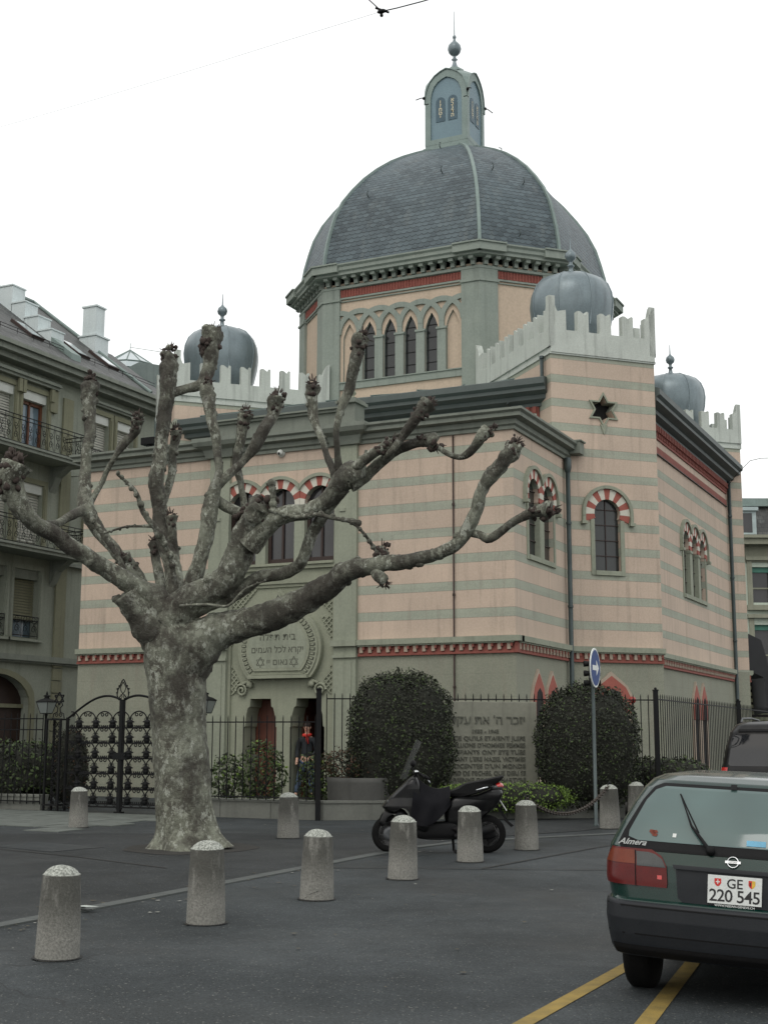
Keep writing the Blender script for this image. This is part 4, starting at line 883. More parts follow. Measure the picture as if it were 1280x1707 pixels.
# enclosed front garden
def wall_run(name, pts, h, th, label, capw=.02, mt=None, joint=1.15, zt=None):
    root = None; wb = MB()
    for i in range(len(pts) - 1):
        p, q = Vector(pts[i]), Vector(pts[i + 1]); L = (q - p).length; t = (q - p).normalized(); n = max(1, round(L / joint)); F = Fr((p.x, p.y), t)
        for k in range(n):
            a, b = L * k / n + .004, L * (k + 1) / n - .004; m_ = p + t * (a + b) / 2; z0 = gz(m_.x, m_.y); zz = (zt if zt else z0 + h)
            wb.box(F, a, b, z0 - .1, zz - .05, -th, 0); wb.box(F, a, b, zz - .05, zz, -th - capw, capw)
    o = wb.build(name, mt or M['wall'], bevel=.006); tag(o, label, 'wall'); return o
wall_run('garden_wall', [(-6.25, -2.86), (-2.95, -2.66), (1.95, .78)], .36, .22, 'low grey stone wall running in front of the clipped bushes and the memorial')
wall_run('garden_wall', [(-24, -2.55), (-9.62, -2.75)], .32, .25, 'low stone wall under the leafy hedge at far left')
wall_run('planter_wall', [(2.15, 1.0), (2.15, 22)], .50, .22, 'stone wall under the side street railing, behind the hindmost bollard')
gsheet('garden_soil', [(-6.2, -2.75), (-2.95, -2.6), (2.0, .8), (2.1, 14.9), (-1.0, 14.9), (-1.0, 2.5), (-6.2, 2.0)], M['soil'], .12)

o = MB(); px0, py0 = 1.02, -14.9
for k in range(5): a = k * 1.3; o.add([(px0 + .11 * cos(a + j * 1.57) * (1 + .3 * (j % 2)) + .04 * k - .1, py0 + .07 * sin(a + j * 1.57), gz(px0, py0) + .03 + .006 * k) for j in range(4)], [(0, 1, 2, 3)])
tag(o.build('paper_scrap', mat('dirty_paper', (.42, .45, .42), None, 8, .8)), 'small pale scrap of paper lying on the flush kerb near the front bollards', 'litter')
rnd = random.Random(5); o = MB()
for k in range(260):
    a = rnd.gauss(0, 1); u = rnd.random(); x, y = (rnd.uniform(-8, 7), rnd.uniform(-18, -3)) if u < .5 else (1.15 + rnd.gauss(0, .25), rnd.uniform(-17, -5)); r_ = rnd.uniform(.010, .028)
    o.add([(x + r_ * cos(a + j * 1.57) * (1 + .5 * (j % 2)), y + r_ * sin(a + j * 1.57), gz(x, y) + .014 + .004 * rnd.random() * (j % 2)) for j in range(4)], [(0, 1, 2, 3)], rnd.choice((0, 0, 0, 1)))
tag(o.build('fallen_bits', [mat('dry_leaf_bit', (.10, .085, .055), None, 9, .9), mat('pale_bit', (.32, .32, .28), None, 9, .9)]), 'scattered dry leaf fragments and specks on the asphalt', 'leaf litter', kind='stuff')

M['patch1'] = asphalt('newer_asphalt', (.021, .025, .026), (.036, .041, .043), 9, .4); M['patch2'] = asphalt('older_asphalt', (.040, .044, .045), (.055, .06, .06), 14, .25)
def patch(name, pts, mt, dz):
    out = []
    for i in range(len(pts)):
        p, q = Vector(pts[i]), Vector(pts[(i + 1) % len(pts)]); n = max(2, int((q - p).length / .18))
        for k in range(n): v = p.lerp(q, k / n); out.append((v.x + .03 * noise.noise(Vector((v.x * 4, v.y * 4, 0))), v.y + .03 * noise.noise(Vector((v.x * 4, v.y * 4, 7)))))
    gsheet(name, out, mt, dz)
patch('road_patch', [(4.6, -8.4), (6.6, -7.6), (6.3, -6.0), (4.4, -6.6)], M['patch1'], .0035); patch('pavement_patch', [(-4.6, -9.9), (-3.2, -10.2), (-3.0, -9.3), (-4.4, -9.0)], M['patch1'], .0105)
# ================================================================ pollarded plane tree
def bark():
    mt, t, b = new_mat('plane_bark'); co = geo(t)
    z = nd(t, 'ShaderNodeSeparateXYZ'); t.links.new(co, z.inputs[0])
    f1 = ramp(t, noise_(t, co, 3.2, 7, .68), .38, .64)
    col = mixc(t, f1, (.066, .062, .047), (.185, .195, .15))
    v = noise_(t, co, 13, 8, .72, (1, 1, .6)); col = mixc(t, mth(t, 'MULTIPLY', ramp(t, v, .525, .545), .9), col, (.235, .245, .195))
    v2 = noise_(t, co, 9, 8, .72, (1, 1, .65)); col = mixc(t, mth(t, 'MULTIPLY', ramp(t, v2, .565, .58), .9), col, (.34, .355, .30))
    v3 = noise_(t, co, 1.3, 6, .68); col = mixc(t, mth(t, 'MULTIPLY', ramp(t, v3, .44, .58), .85), col, (.030, .025, .019))
    pt = nd(t, 'ShaderNodeTexVoronoi', feature='DISTANCE_TO_EDGE'); pt.inputs['Scale'].default_value = 16; t.links.new(co, pt.inputs['Vector'])
    col = mixc(t, mth(t, 'MULTIPLY', mth(t, 'LESS_THAN', pt.outputs[0], .03), .10), col, (.03, .026, .02))
    t.links.new(col, b.inputs['Base Color']); b.inputs['Roughness'].default_value = .85
    bump(t, b, mth(t, 'ADD', mth(t, 'MULTIPLY', noise_(t, co, 18, 6, .65), 1.2), mth(t, 'MULTIPLY', ramp(t, pt.outputs[0], 0, .1), .25)), .8, .02); return mt
M['bark'] = bark()
M['knob'] = mat('pruning_scar', (.030, .020, .016), (.075, .058, .048), 9, .9, bm=.9, bscale=30)
def spline(P, step):
    out = []
    for i in range(len(P) - 1):
        p0, p1, p2, p3 = P[max(i - 1, 0)], P[i], P[i + 1], P[min(i + 2, len(P) - 1)]
        L = (Vector(p2[:3]) - Vector(p1[:3])).length; n = max(2, int(L / step))
        for k in range(n):
            u = k / n
            out.append(tuple(.5 * (2 * b + (c - a) * u + (2 * a - 5 * b + 4 * c - d) * u * u + (-a + 3 * b - 3 * c + d) * u ** 3) for a, b, c, d in zip(p0, p1, p2, p3)))
    out.append(P[-1]); return out
tree = thing('pollarded_plane_tree', 'leafless pollarded plane tree with mottled bark and knobbly stumps in front of the synagogue', 'tree', (-1.84, -8.76, gz(-1.84, -8.76)))
def limb_mesh(mb, pts, seg, amp, fq, flare=False, knob=0, seed=0):
    S = spline(pts, .045 if pts[0][3] > .05 else .03); cen = [Vector(p[:3]) + (Vector((noise.noise(Vector(p[:3]) * 2.6), noise.noise(Vector(p[:3]) * 2.6 + Vector((9, 0, 0))), noise.noise(Vector(p[:3]) * 2.6 + Vector((0, 9, 0))))) * (.0 if flare else .035) * min(1, i_ / 12)) for i_, p in enumerate(S)]; rad = [max(p[3], .008) for p in S]
    base = len(mb.v); mb.tube(cen, rad, seg, smooth=True)
    n = len(cen)
    for i in range(n):
        kn = max(0, 1 - (n - 1 - i) / max(2, n * .16)) if knob else 0
        sw = kn * .28
        for k in range(seg):
            q = mb.v[base + i * seg + k]; d = q - cen[i]; r_ = d.length
            nz = noise.noise(q * fq + Vector((seed, 0, 0))) * 1.0 + .5 * noise.noise(q * fq * 2.7) + .3 * noise.noise(q * fq * 6)
            a = amp + kn * .55
            e = 1 + nz * a + sw
            if flare:
                h = q.z - S[0][2]; e += max(0, .36 - h) ** 2 * 3.0 * (.55 + .45 * sin(5 * atan2(d.y, d.x) + 1.1)) + .035 * sin(7 * atan2(d.y, d.x) + q.z)
            mb.v[base + i * seg + k] = cen[i] + d * e
PLAN = {'trunk': 40, 'A': 24, 'B': 20, 'C': 22, 'D': 20, 'E': 24, 'F': 24, 'H': 20, 'I': 26, 'stub': 24}
KN = {'A', 'B', 'B2', 'B4', 'C', 'C2', 'C3', 'C4', 'C5', 'D', 'D2', 'D3', 'D4', 'E', 'G1', 'G2', 'G3', 'G4', 'G5', 'G6', 'I', 'I2', 'I3', 'I4', 'J', 'J3'}
FUSE = [['trunk', 'stub'], ['A', 'A2'], ['B', 'B2', 'B4'], ['C', 'C2', 'C3', 'C4', 'C5'], ['D', 'D2', 'D3', 'D4'], ['E'], ['F', 'G1', 'G2', 'G3', 'G5', 'G4', 'G6'], ['H'], ['I', 'I2', 'I3', 'I4']]
sd = 0
for grp in FUSE:
    mb = MB()
    for nme in grp:
        sd += 3; P = TREE[nme]; seg = PLAN.get(nme, 16)
        small = P[0][3] < .09
        limb_mesh(mb, P, seg, .13 if nme != 'trunk' else .05, 3.2 if nme == 'trunk' else 6.5, nme == 'trunk', nme in KN, sd)
        if nme == 'trunk': continue
        # burrs along the outer part of the limb
        S = spline(P, .05); rnd = random.Random(sd); n = len(S)
        for i in range(int(n * .45), n):
            if rnd.random() < .36 and nme not in ('A2', 'H'):
                a = rnd.random() * 2 * pi; p = Vector(S[i][:3]); r_ = S[i][3]; dr_ = (RT * cos(a) + Vector((0, 0, 1)) * sin(a) + HF * rnd.uniform(-.6, .6)).normalized()
                b0 = len(mb.v); rr = r_ * rnd.uniform(.35, .62); mb.sphere(p + dr_ * r_ * .8, rr, 9, 6)
                for j in range(b0, len(mb.v)): q = mb.v[j]; c_ = p + dr_ * r_ * .8; mb.v[j] = c_ + (q - c_) * (1 + .5 * noise.noise(q * 14))
    tk = mb.build('trunk' if grp[0] == 'trunk' else 'limb', M['bark'], tree)
    for nme in grp:
        if nme in KN:
            kb_ = MB()
            P = TREE[nme]; e = Vector(P[-1][:3]); r_ = P[-1][3]; d0 = (e - Vector(P[-2][:3])).normalized(); rnd = random.Random(hash(nme) % 1000 if 0 else sum(map(ord, nme)))
            for k in range(46):
                a = Vector((rnd.gauss(0, 1), rnd.gauss(0, 1), rnd.gauss(0, 1))).normalized(); c_ = e + d0 * r_ * rnd.uniform(-2.4, .6) + a * r_ * rnd.uniform(.6, 1.12); rr = r_ * rnd.uniform(.18, .46); b0 = len(kb_.v)
                kb_.sphere(c_, rr, 7, 5)
                for j in range(b0, len(kb_.v)): q = kb_.v[j]; kb_.v[j] = c_ + (q - c_) * (1 + .7 * noise.noise(q * 25))
            for k in range(12):
                a = (d0 + Vector((rnd.gauss(0, .7), rnd.gauss(0, .7), rnd.gauss(0, .7)))).normalized(); b = e + a * r_ * .8; kb_.tube([b, b + a * rnd.uniform(.04, .11)], [.010, .005], 5)
            kb_.build('pruning_knob', M['knob'], tk)
tw = MB()
for nme in ('B3', 'K', 'K2', 'J', 'J2', 'J3', 'N1', 'N2', 'N3'):
    P = TREE[nme]; sd += 1; limb_mesh(tw, P, 8, .16, 14, False, nme in KN, sd)
    S = spline(P, .12); rnd = random.Random(sd)
    for p in S[1:]:
        c_ = Vector(p[:3]); tw.sphere(c_, p[3] * rnd.uniform(1.2, 1.7), 6, 5)
tw.build('twig', M['bark'], tree)
# ================================================================ bollards and chain
def bollard_mesh():
    mb = MB(); prof = [(.175, -.06), (.175, .0), (.170, .2), (.160, .45), (.150, .640), (.150, .648), (.140, .652), (.126, .672), (.10, .695), (.065, .712), (.025, .719), (.001, .72)]
    mb.lathe((0, 0, 0), prof, 28)
    for i, v in enumerate(mb.v): mb.v[i] = v * (1 + .012 * noise.noise(v * 9)) if v.z > 0 else v
    return mb
def boll_mat():
    mt, t, b = new_mat('weathered_granite'); co = obc(t); g = geo(t); s = nd(t, 'ShaderNodeSeparateXYZ'); t.links.new(co, s.inputs[0]); z = s.outputs[2]
    col = mixc(t, ramp(t, noise_(t, g, 3, 5), .35, .7), (.225, .22, .195), (.155, .155, .135))
    col = mixc(t, .5, col, mixc(t, ramp(t, noise_(t, g, 55, 4, .7), .35, .65), (.10, .10, .09), (.36, .35, .32)))
    up = ramp(t, z, .18, .46); st = mth(t, 'MULTIPLY', ramp(t, noise_(t, g, 4.5, 6, .65, (1.6, 1.6, .5)), .30, .47), up); below = mth(t, 'LESS_THAN', z, .645)
    col = mixc(t, mth(t, 'MULTIPLY', mth(t, 'MULTIPLY', st, below), .75), col, (.045, .045, .038))
    cap = mth(t, 'GREATER_THAN', z, .645); cc = mixc(t, ramp(t, noise_(t, g, 60, 3, .7), .42, .6), (.16, .17, .15), (.48, .50, .45)); col = mixc(t, mth(t, 'MULTIPLY', cap, .92), col, cc)
    t.links.new(col, b.inputs['Base Color']); b.inputs['Roughness'].default_value = .92; bump(t, b, noise_(t, g, 55, 5, .7), .7, .012); return mt
M['boll'] = boll_mat(); M['collar'] = mat('wet_dark_asphalt', (.018, .018, .017), None, 6, .7)
BOLL = [((2.504, -17.07), .96, 'stone bollard nearest the camera, mossy around its foot', 0), ((2.505, -15.02), 1, 'stone bollard with streaked dark top directly in front of the tree trunk', 1), ((2.582, -13.08), 1, 'stone bollard with a diagonal crack near its foot', 2),
        ((2.578, -10.98), 1, 'stone bollard in front of the front wheel of the scooter', 3), ((2.511, -8.72), 1, 'stone bollard in front of the rear wheel of the scooter', 4), ((2.578, -6.71), 1, 'pale stone bollard carrying the near end of the chain', 5),
        ((2.495, -2.16), 1.04, 'tapered stone bollard beside the sign post, holding the far end of the chain', 6), ((2.268, .45), 1.0, 'hindmost stone bollard, between the sign post and the green car roof', 7),
        ((-1.477, -6.55), 1.0, 'stone bollard in front of the doorway fence, between tree and scooter', 8), ((-5.866, -6.24), .95, 'stone bollard in front of the ornate iron gate', 9)]
b0 = None
for (x, y), sc_, lb, k in BOLL:
    if b0 is None:
        b0 = thing('stone_bollard', lb, 'bollard', (x, y, gz(x, y)), 'granite bollards lining the pavement'); mb = bollard_mesh(); mb.xf = None
        o = MB(); o.v = [v + Vector((x, y, gz(x, y))) for v in mb.v]; o.f = mb.f; o.m = mb.m; o.sm = mb.sm; o.build('shaft', M['boll'], b0)
        o = MB(); o.lathe((x, y, gz(x, y)), [(.17, .012), (.20, .009)], 20); o.build('tar_collar', M['collar'], b0); b = b0
    else: b = dup(b0, (x, y, gz(x, y)), 0 if k == 2 else k * 1.3, lb)
    b.scale = (sc_, sc_, sc_ * (1 + .02 * sin(k * 2.3))); b.rotation_euler = (R(1.1) * sin(k * 1.7), R(1.1) * cos(k * 2.9), b.rotation_euler.z)
cr = MB(); F = Fr((2.582, -13.08, gz(2.582, -13.08)), RT)
cr.tube([F.P(x, z, sqrt(max(0, (.173 - z * .035) ** 2 - x * x)) + .002) for x, z in ((-.11, .03), (-.05, .075), (.01, .10), (.07, .115), (.14, .15))], .0035, 4)
bp_ = [o for o in bpy.data.objects if o.name.startswith('stone_bollard') and 'crack' in o['label']][0]
cr.build('crack', M['dark'], bp_)
ch = MB(); A_ = Vector((2.578, -6.71, gz(2.578, -6.71) + .72)); B_ = Vector((2.495, -2.16, gz(2.495, -2.16) + .75)); n = 62
def cat_(u): p = A_.lerp(B_, u); p.z -= .34 * 4 * u * (1 - u); return p
for i in range(n):
    u = (i + .5) / n; p = cat_(u); t = (cat_(u + .004) - cat_(u - .004)).normalized(); s1 = t.cross(Vector((0, 0, 1))).normalized() ; s2 = t.cross(s1)
    sd_ = (s1 + s2).normalized() if i % 2 else (s1 - s2).normalized()
    ch.tube([p + t * .048 * cos(a) + sd_ * .026 * sin(a) for a in [2 * pi * k / 10 for k in range(10)]], 0.012, 5, closed=True)
chn = ch.build('chain', mat('rusty_chain', (.05, .042, .036), (.09, .07, .055), 20, .6, .5)); tag(chn, 'drooping iron chain hung between two stone bollards', 'chain')
rg = MB()
for P_ in (A_, B_): rg.tube([P_ + Vector((0, .05 * cos(a), .045 * sin(a) + .01)) for a in [2 * pi * k / 14 for k in range(14)]], .011, 6, closed=True)
rg.build('end_ring', M['iron'], chn)
# ================================================================ blue arrow sign
bx_, by_ = 2.12, -1.76; z0 = gz(bx_, by_)
sg = thing('road_sign', 'round blue sign with a white right arrow on a slim grey post', 'road sign', (bx_, by_, z0))
p = MB(); p.tube([(bx_, by_, z0 - .05), (bx_, by_, 2.62), (bx_, by_, 3.22)], .032, 14); p.lathe((bx_, by_, z0), [(.05, 0), (.05, .03), (.034, .05)], 14); p.build('post', M['pipe'], sg)
# the disc is turned well away from the camera
ang = AZ + R(67); sdv = Vector((cos(ang), sin(ang))); Fs = Fr((bx_, by_), sdv)
M['sblue'] = mat('sign_blue', (.008, .04, .17), (.012, .05, .19), 3, .55, bm=0, spec=.2); M['swhite'] = mat('sign_white', (.72, .75, .72), None, 3, .45, bm=.0); M['alu'] = mat('sign_back', (.10, .105, .11), None, 4, .5, .5)
C_ = 2.96; c36 = [2 * pi * k / 40 for k in range(40)]
d = MB(); d.prism(Fs, [(.345 * cos(a), C_ + .345 * sin(a)) for a in c36], .045, .055, 1); d.prism(Fs, [(.325 * cos(a), C_ + .325 * sin(a)) for a in c36], .055, .058, 0, False)
d.prism(Fs, [(-.22, C_ - .045), (.06, C_ - .045), (.06, C_ - .14), (.235, C_), (.06, C_ + .14), (.06, C_ + .045), (-.22, C_ + .045)], .058, .060, 1, False)
d.tube([Fs.P(.35 * cos(a), C_ + .35 * sin(a), .045) for a in c36], .012, 6, 1, closed=True)
disc = d.build('disc', [M['sblue'], M['swhite']], sg)
d = MB(); [d.box(Fs, -.06, .06, C_ + k - .02, C_ + k + .02, -.05, .045) for k in (-.16, .16)]; d.build('clamp', M['alu'], disc)
# signal backs behind the sign
sp_ = (CAM + RT * ((991 - 640) / 2235 * 25.0) + HF * 25.4).xy; sp_ = (sp_.x, sp_.y); tl = thing('signal_head', 'dark back of a small hooded signal just behind the blue arrow sign', 'signal', (sp_[0], sp_[1], 2.3))
d = MB(); Ft = Fr(sp_, RT); d.box(Ft, -.055, .055, 2.66, 3.14, -.08, .08); d.build('housing', M['iron'], tl, bevel=.01)
d = MB()
for z in (2.72, 2.90, 3.08):
    for sg_ in (-1, 1): d.lathe(Ft.P(sg_ * .07, z, 0), [(.05, 0), (.06, .08), (.055, .085), (.04, .01)], 10, axis=(HF, Vector((0, 0, 1)), RT * sg_))
d.build('hood', M['iron'], tl)
d = MB(); d.tube([Ft.P(0, gz(*sp_), 0), Ft.P(0, 2.62, 0)], .03, 8); d.build('post', M['iron'], tl)
# ================================================================ fences, gate, planting, memorial, person
def tone(name, c, c2, sc_=7, rough=.55):
    mt, t, b = new_mat(name); co = geo(t); wn = nd(t, 'ShaderNodeTexWhiteNoise'); mp = nd(t, 'ShaderNodeVectorMath', operation='SCALE'); mp.inputs['Scale'].default_value = 18; t.links.new(co, mp.inputs[0]); sn = nd(t, 'ShaderNodeVectorMath', operation='FLOOR'); t.links.new(mp.outputs[0], sn.inputs[0]); t.links.new(sn.outputs[0], wn.inputs[0])
    f = mth(t, 'MULTIPLY', mth(t, 'ADD', ramp(t, noise_(t, co, sc_, 3), .35, .65), wn.outputs[0]), .5); t.links.new(mixc(t, f, c, c2), b.inputs['Base Color']); b.inputs['Roughness'].default_value = rough; b.inputs['Specular IOR Level'].default_value = .22; return mt
M['yew'] = tone('dark_evergreen_leaf', (.014, .017, .012), (.045, .050, .034)); M['mahon'] = tone('mid_green_leaf', (.035, .055, .022), (.085, .12, .045)); M['bright'] = tone('bright_leaf', (.10, .17, .035), (.20, .30, .06)); M['brownleaf'] = tone('bronze_leaf', (.05, .028, .018), (.10, .055, .035)); M['branch'] = mat('branch', (.018, .019, .013), None, 8, .9)
def leaves(mb, pts, size, mats, rnd, squash=.55):
    for p, out in pts:
        d = (out + Vector((rnd.gauss(0, .7), rnd.gauss(0, .7), rnd.gauss(0, .6)))).normalized(); s_ = d.cross(Vector((rnd.gauss(0, 1), rnd.gauss(0, 1), rnd.gauss(0, 1)))).normalized(); u_ = s_.cross(d).normalized()
        L = size * rnd.uniform(.6, 1.25); W_ = L * squash; tip = p + u_ * L; m_ = p + u_ * L * .5 + d * L * .10
        mb.add([p, p + u_ * L * .5 + s_ * W_ * .5, tip, p + u_ * L * .5 - s_ * W_ * .5, m_], [(0, 1, 4), (1, 2, 4), (2, 3, 4), (3, 0, 4)], rnd.choices(range(len(mats)), [m[1] for m in mats])[0])
def shrub(name, label, cat, c, rad, n, size, mats, seed, pw=2.6, zc=None, core=True, shoots=0, group=None, lump=.12, stems=0):
    rnd = random.Random(seed); root = thing(name, label, cat, (c[0], c[1], c[2]), group); cen = Vector((c[0], c[1], c[2] + rad[2])) ; pts = []
    for i in range(n):
        d = Vector((rnd.gauss(0, 1), rnd.gauss(0, 1), rnd.gauss(0, 1))).normalized(); k = (abs(d.x) ** pw + abs(d.y) ** pw + abs(d.z) ** pw) ** (-1 / pw)
        lm = 1 + lump * noise.noise(d * 3 + Vector((seed, 0, 0))) + lump * .6 * noise.noise(d * 8); q = d * k * lm * (1 - abs(rnd.gauss(0, .07)))
        x_, y_ = q.x * rad[0], q.y * rad[1]; p = cen + RT * x_ + HF * y_ + Vector((0, 0, q.z * rad[2]))
        if p.z < c[2] - .02: continue
        pts.append((p, (RT * d.x + HF * d.y + Vector((0, 0, d.z)))))
    for i in range(shoots):
        a = rnd.uniform(-1, 1); b = rnd.uniform(-.7, .7); base = cen + RT * a * rad[0] * .85 + HF * b * rad[1] * .8; base.z = cen.z + rad[2] * (1 - (abs(a) ** 2.6) * .55) * .93
        h_ = rnd.uniform(.05, .22)
        for k in range(11): pts.append((base + Vector((rnd.gauss(0, .02), rnd.gauss(0, .02), h_ * k / 9)), Vector((rnd.gauss(0, 1), rnd.gauss(0, 1), .3))))
    mb = MB(); leaves(mb, pts, size, mats, rnd); mb.build('foliage', [m[0] for m in mats], root)
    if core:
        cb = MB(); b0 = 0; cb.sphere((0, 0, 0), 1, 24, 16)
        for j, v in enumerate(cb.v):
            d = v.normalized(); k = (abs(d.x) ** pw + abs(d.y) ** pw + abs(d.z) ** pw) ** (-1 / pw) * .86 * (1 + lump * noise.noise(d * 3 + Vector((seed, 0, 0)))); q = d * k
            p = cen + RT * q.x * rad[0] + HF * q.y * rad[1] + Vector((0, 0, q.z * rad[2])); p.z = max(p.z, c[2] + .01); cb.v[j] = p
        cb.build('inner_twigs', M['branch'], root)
    if stems:
        sb = MB()
        for k in range(stems):
            a = rnd.uniform(0, 2 * pi); e = cen + Vector((cos(a) * rad[0] * .6, sin(a) * rad[1] * .6, rnd.uniform(-.2, .6) * rad[2])); b = Vector((c[0] + rnd.gauss(0, .06), c[1] + rnd.gauss(0, .06), c[2])); m_ = b.lerp(e, .5) + Vector((rnd.gauss(0, .06), rnd.gauss(0, .06), .1)); sb.tube([b, m_, e], [.018, .013, .007], 5)
        sb.build('stem', M['branch'], root)
    return root
def at(px_r, f_): p = CAM + RT * px_r + HF * f_; return (p.x, p.y)
def pr_(px, f_): return at((px - 640) / 2235 * (f_ * .9858 - .06), f_)
def gpos(px, f_, z=None): x, y = pr_(px, f_); return (x, y, gz(x, y) if z is None else z)
shrub('clipped_bush', 'large rounded dark clipped bush left of the memorial wall', 'bush', gpos(669, 26.85, .32), (1.04, .62, 1.30), 15000, .062, [(M['yew'], 5), (M['mahon'], 1)], 1, 3.2, shoots=90, lump=.10)
shrub('clipped_bush', 'dark rounded clipped bush behind the blue arrow sign', 'bush', gpos(981, 27.0, .30), (1.02, .62, 1.20), 14000, .062, [(M['yew'], 6), (M['mahon'], 1)], 2, 3.0, shoots=60, lump=.10)
for px, f_, r_, h_, n_, lb, sd_, sz in ((378, 27.3, .34, .50, 650, 'small rose bush behind the fence, nearest the tree trunk', 5, .085), (436, 27.2, .46, .62, 1300, 'taller leafy rose bush in front of the closed red door', 6, .09), (532, 27.3, .40, .52, 900, 'rose bush in front of the person in the doorway', 7, .085)):
    shrub('rose_bush', lb, 'bush', gpos(px, f_, .35), (r_, r_ * .8, h_), n_, sz, [(M['mahon'], 5), (M['yew'], 2), (M['bright'], .5)], sd_, 2.0, core=False, stems=9, lump=.3, group='rose bushes behind the low fence')
shrub('box_hedge', 'low bright green hedge at the foot of the memorial wall', 'hedge', gpos(838, 26.35, .30), (1.35, .30, .27), 4200, .05, [(M['bright'], 5), (M['mahon'], 2)], 8, 3, lump=.2)
shrub('laurel_hedge', 'leafy green hedge behind the low wall at far left', 'hedge', gpos(20, 29.8, .35), (1.35, .5, .62), 3600, .10, [(M['mahon'], 4), (M['yew'], 4)], 9, 3, lump=.25)
shrub('laurel_hedge', 'dark green hedge in front of the side street railing, right of the second bush', 'hedge', gpos(1112, 28.6, .45), (.85, .5, .42), 3000, .08, [(M['mahon'], 2), (M['yew'], 4)], 10, 3, lump=.2)
shrub('small_yew', 'narrow dark yew seen through the iron gate', 'bush', gpos(120, 29.6, .2), (.38, .35, .85), 2600, .06, [(M['yew'], 6), (M['brownleaf'], 1)], 11, 2.6, lump=.15)
shrub('heather_clump', 'bronze twiggy plant growing out of the round planter', 'plant', gpos(585, 26.75, .88), (.62, .4, .30), 1500, .055, [(M['brownleaf'], 4), (M['yew'], 3)], 12, 2, core=False, stems=14, lump=.4)
pt_ = MB(); px_, py_ = pr_(604, 26.85); pt_.lathe((px_, py_, .33), [(.66, 0), (.68, .5), (.69, .60), (.66, .60), (.64, .54), (.01, .54)], 40); pl_ = pt_.build('round_planter', mat('dark_planter', (.085, .085, .078), (.055, .055, .05), 1.5, .8, streak=.4)); tag(pl_, 'round grey concrete planter left of the large clipped bush', 'planter')
# --- memorial -------------------------------------------------------
def pt3(p, q, t): return Vector(p).lerp(Vector(q), t)
mL = Vector(pr_(676, 27.25)); mR = Vector(pr_(897, 27.75)); Fm = Fr((mL.x, mL.y), mR - mL); LM = (mR - mL).length
mem = thing('memorial_wall', 'grey concrete memorial wall with raised Hebrew and French lettering between the two clipped bushes', 'memorial', (mL.x + .1, mL.y, .3))
d = MB(); d.box(Fm, 0, LM, .2, 2.43, -.28, 0); d.build('slab', M['memo'], mem, bevel=.012)
LET = M['mletter'] = mat('shaded_concrete_letter', (.125, .128, .104), (.10, .103, .082), 3, .9, bm=.15)  # same concrete as the slab; shading of the raised letters put into a darker colour
d = MB(); k_ = LM / (897 - 676.); right = (876 - 676) * k_; left = (738 - 676) * k_
def just(txt, size, z, a0, a1, **kw):
    V, Fc = text_geo(txt, size, .012, align='LEFT', **kw); x0, x1 = min(v.x for v in V), max(v.x for v in V); s_ = (a1 - a0) / (x1 - x0); d.add([Fm.P(a0 + (v.x - x0) * s_, z + v.y, .012 + v.z) for v in V], Fc)
LN = ["PARCE QU'ILS ETAIENT JUIFS", "SIX MILLIONS D'HOMMES FEMMES", "ET ENFANTS ONT ETE TUES", "PENDANT L'ERE NAZIE, VICTIMES", "INNOCENTES D'UN MONDE", "LOURD DE PECHES, QUE DIEU SE", "SOUVIENNE DE LEUR MARTYRE"]
for i, t in enumerate(LN): just(t, .118, 1.655 - i * .1385, left, right, bold=.0005)
just("1933 - 1945", .10, 1.80, (788 - 676) * k_, (832 - 676) * k_, bold=.002); just("יזכר ה' את עקדת"[::-1], .24, 1.985, left, right, bold=.001)
d.build('lettering', LET, mem)
# --- iron railings ---------------------------------------------------
def railing(name, label, pts, zb, zt, step, rail=(.12,), posts=(), br=.011, low=.06, posth=.1, group=None):
    root = thing(name, label, 'fence', (pts[0][0], pts[0][1], zb), group); b = MB(); r_ = MB(); 
    for p, q in zip(pts, pts[1:]):
        p, q = Vector(p), Vector(q); L = (q - p).length; t = (q - p) / L; n = int(L / step); F = Fr((p.x, p.y), t)
        for k in range(n + 1):
            s_ = k * L / n; b.tube([F.P(s_, zb), F.P(s_, zt - .05), F.P(s_, zt)], [br, br, .003], 5, smooth=False)
        for z in rail: r_.box(F, 0, L, zt - z - .012, zt - z + .012, -.02, .02)
        r_.box(F, 0, L, zb + low - .012, zb + low + .012, -.02, .02)
    b.build('bars', M['iron'], root); r_.build('rail', M['iron'], root)
    for s_ in posts:
        p_ = MB(); p_.box(Fr(s_, RT), -.045, .045, zb - .1, zt + posth, -.045, .045); p_.box(Fr(s_, RT), -.055, .055, zt + posth, zt + posth + .025, -.055, .055); p_.sphere((s_[0], s_[1], zt + posth + .045), .03, 8, 6); p_.build('post', M['iron'], root)
    return root
railing('iron_railing', 'low black iron railing on the stone wall in front of the portal', [(-6.15, -2.96), (-3.08, -2.74)], .50, 2.12, .162, (.13,), [])
f2a, f2b = pr_(545, 27.6), pr_(1097, 27.95)
railing('iron_railing', 'tall black iron railing behind the bushes and the memorial wall', [f2a, f2b], .4, 2.60, .155, (.12,), [])
tp = MB(); Fp = Fr((-3.02, -2.72), RT); tp.box(Fp, -.048, .048, .1, 2.60, -.048, .048); tp.box(Fp, -.056, .056, 2.60, 2.63, -.065, .065); t_o = tp.build('gate_post', M['iron'], bevel=.005); tag(t_o, 'tall square black iron post at the corner of the portal railing', 'post')
railing('side_railing', 'black iron railing running along the side street on the right', [f2b, (2.3, 26)], .5, 2.62, .19, (.12,), [f2b, (2.33, 10.5), (2.3, 18.5)], posth=.05)
railing('iron_railing', 'black iron railing at far left with a small lock box', [(-20, -3.0), (-9.62, -2.78)], .3, 2.2, .17, (.12, .35), [(-11.2, -2.82)], posth=.0)
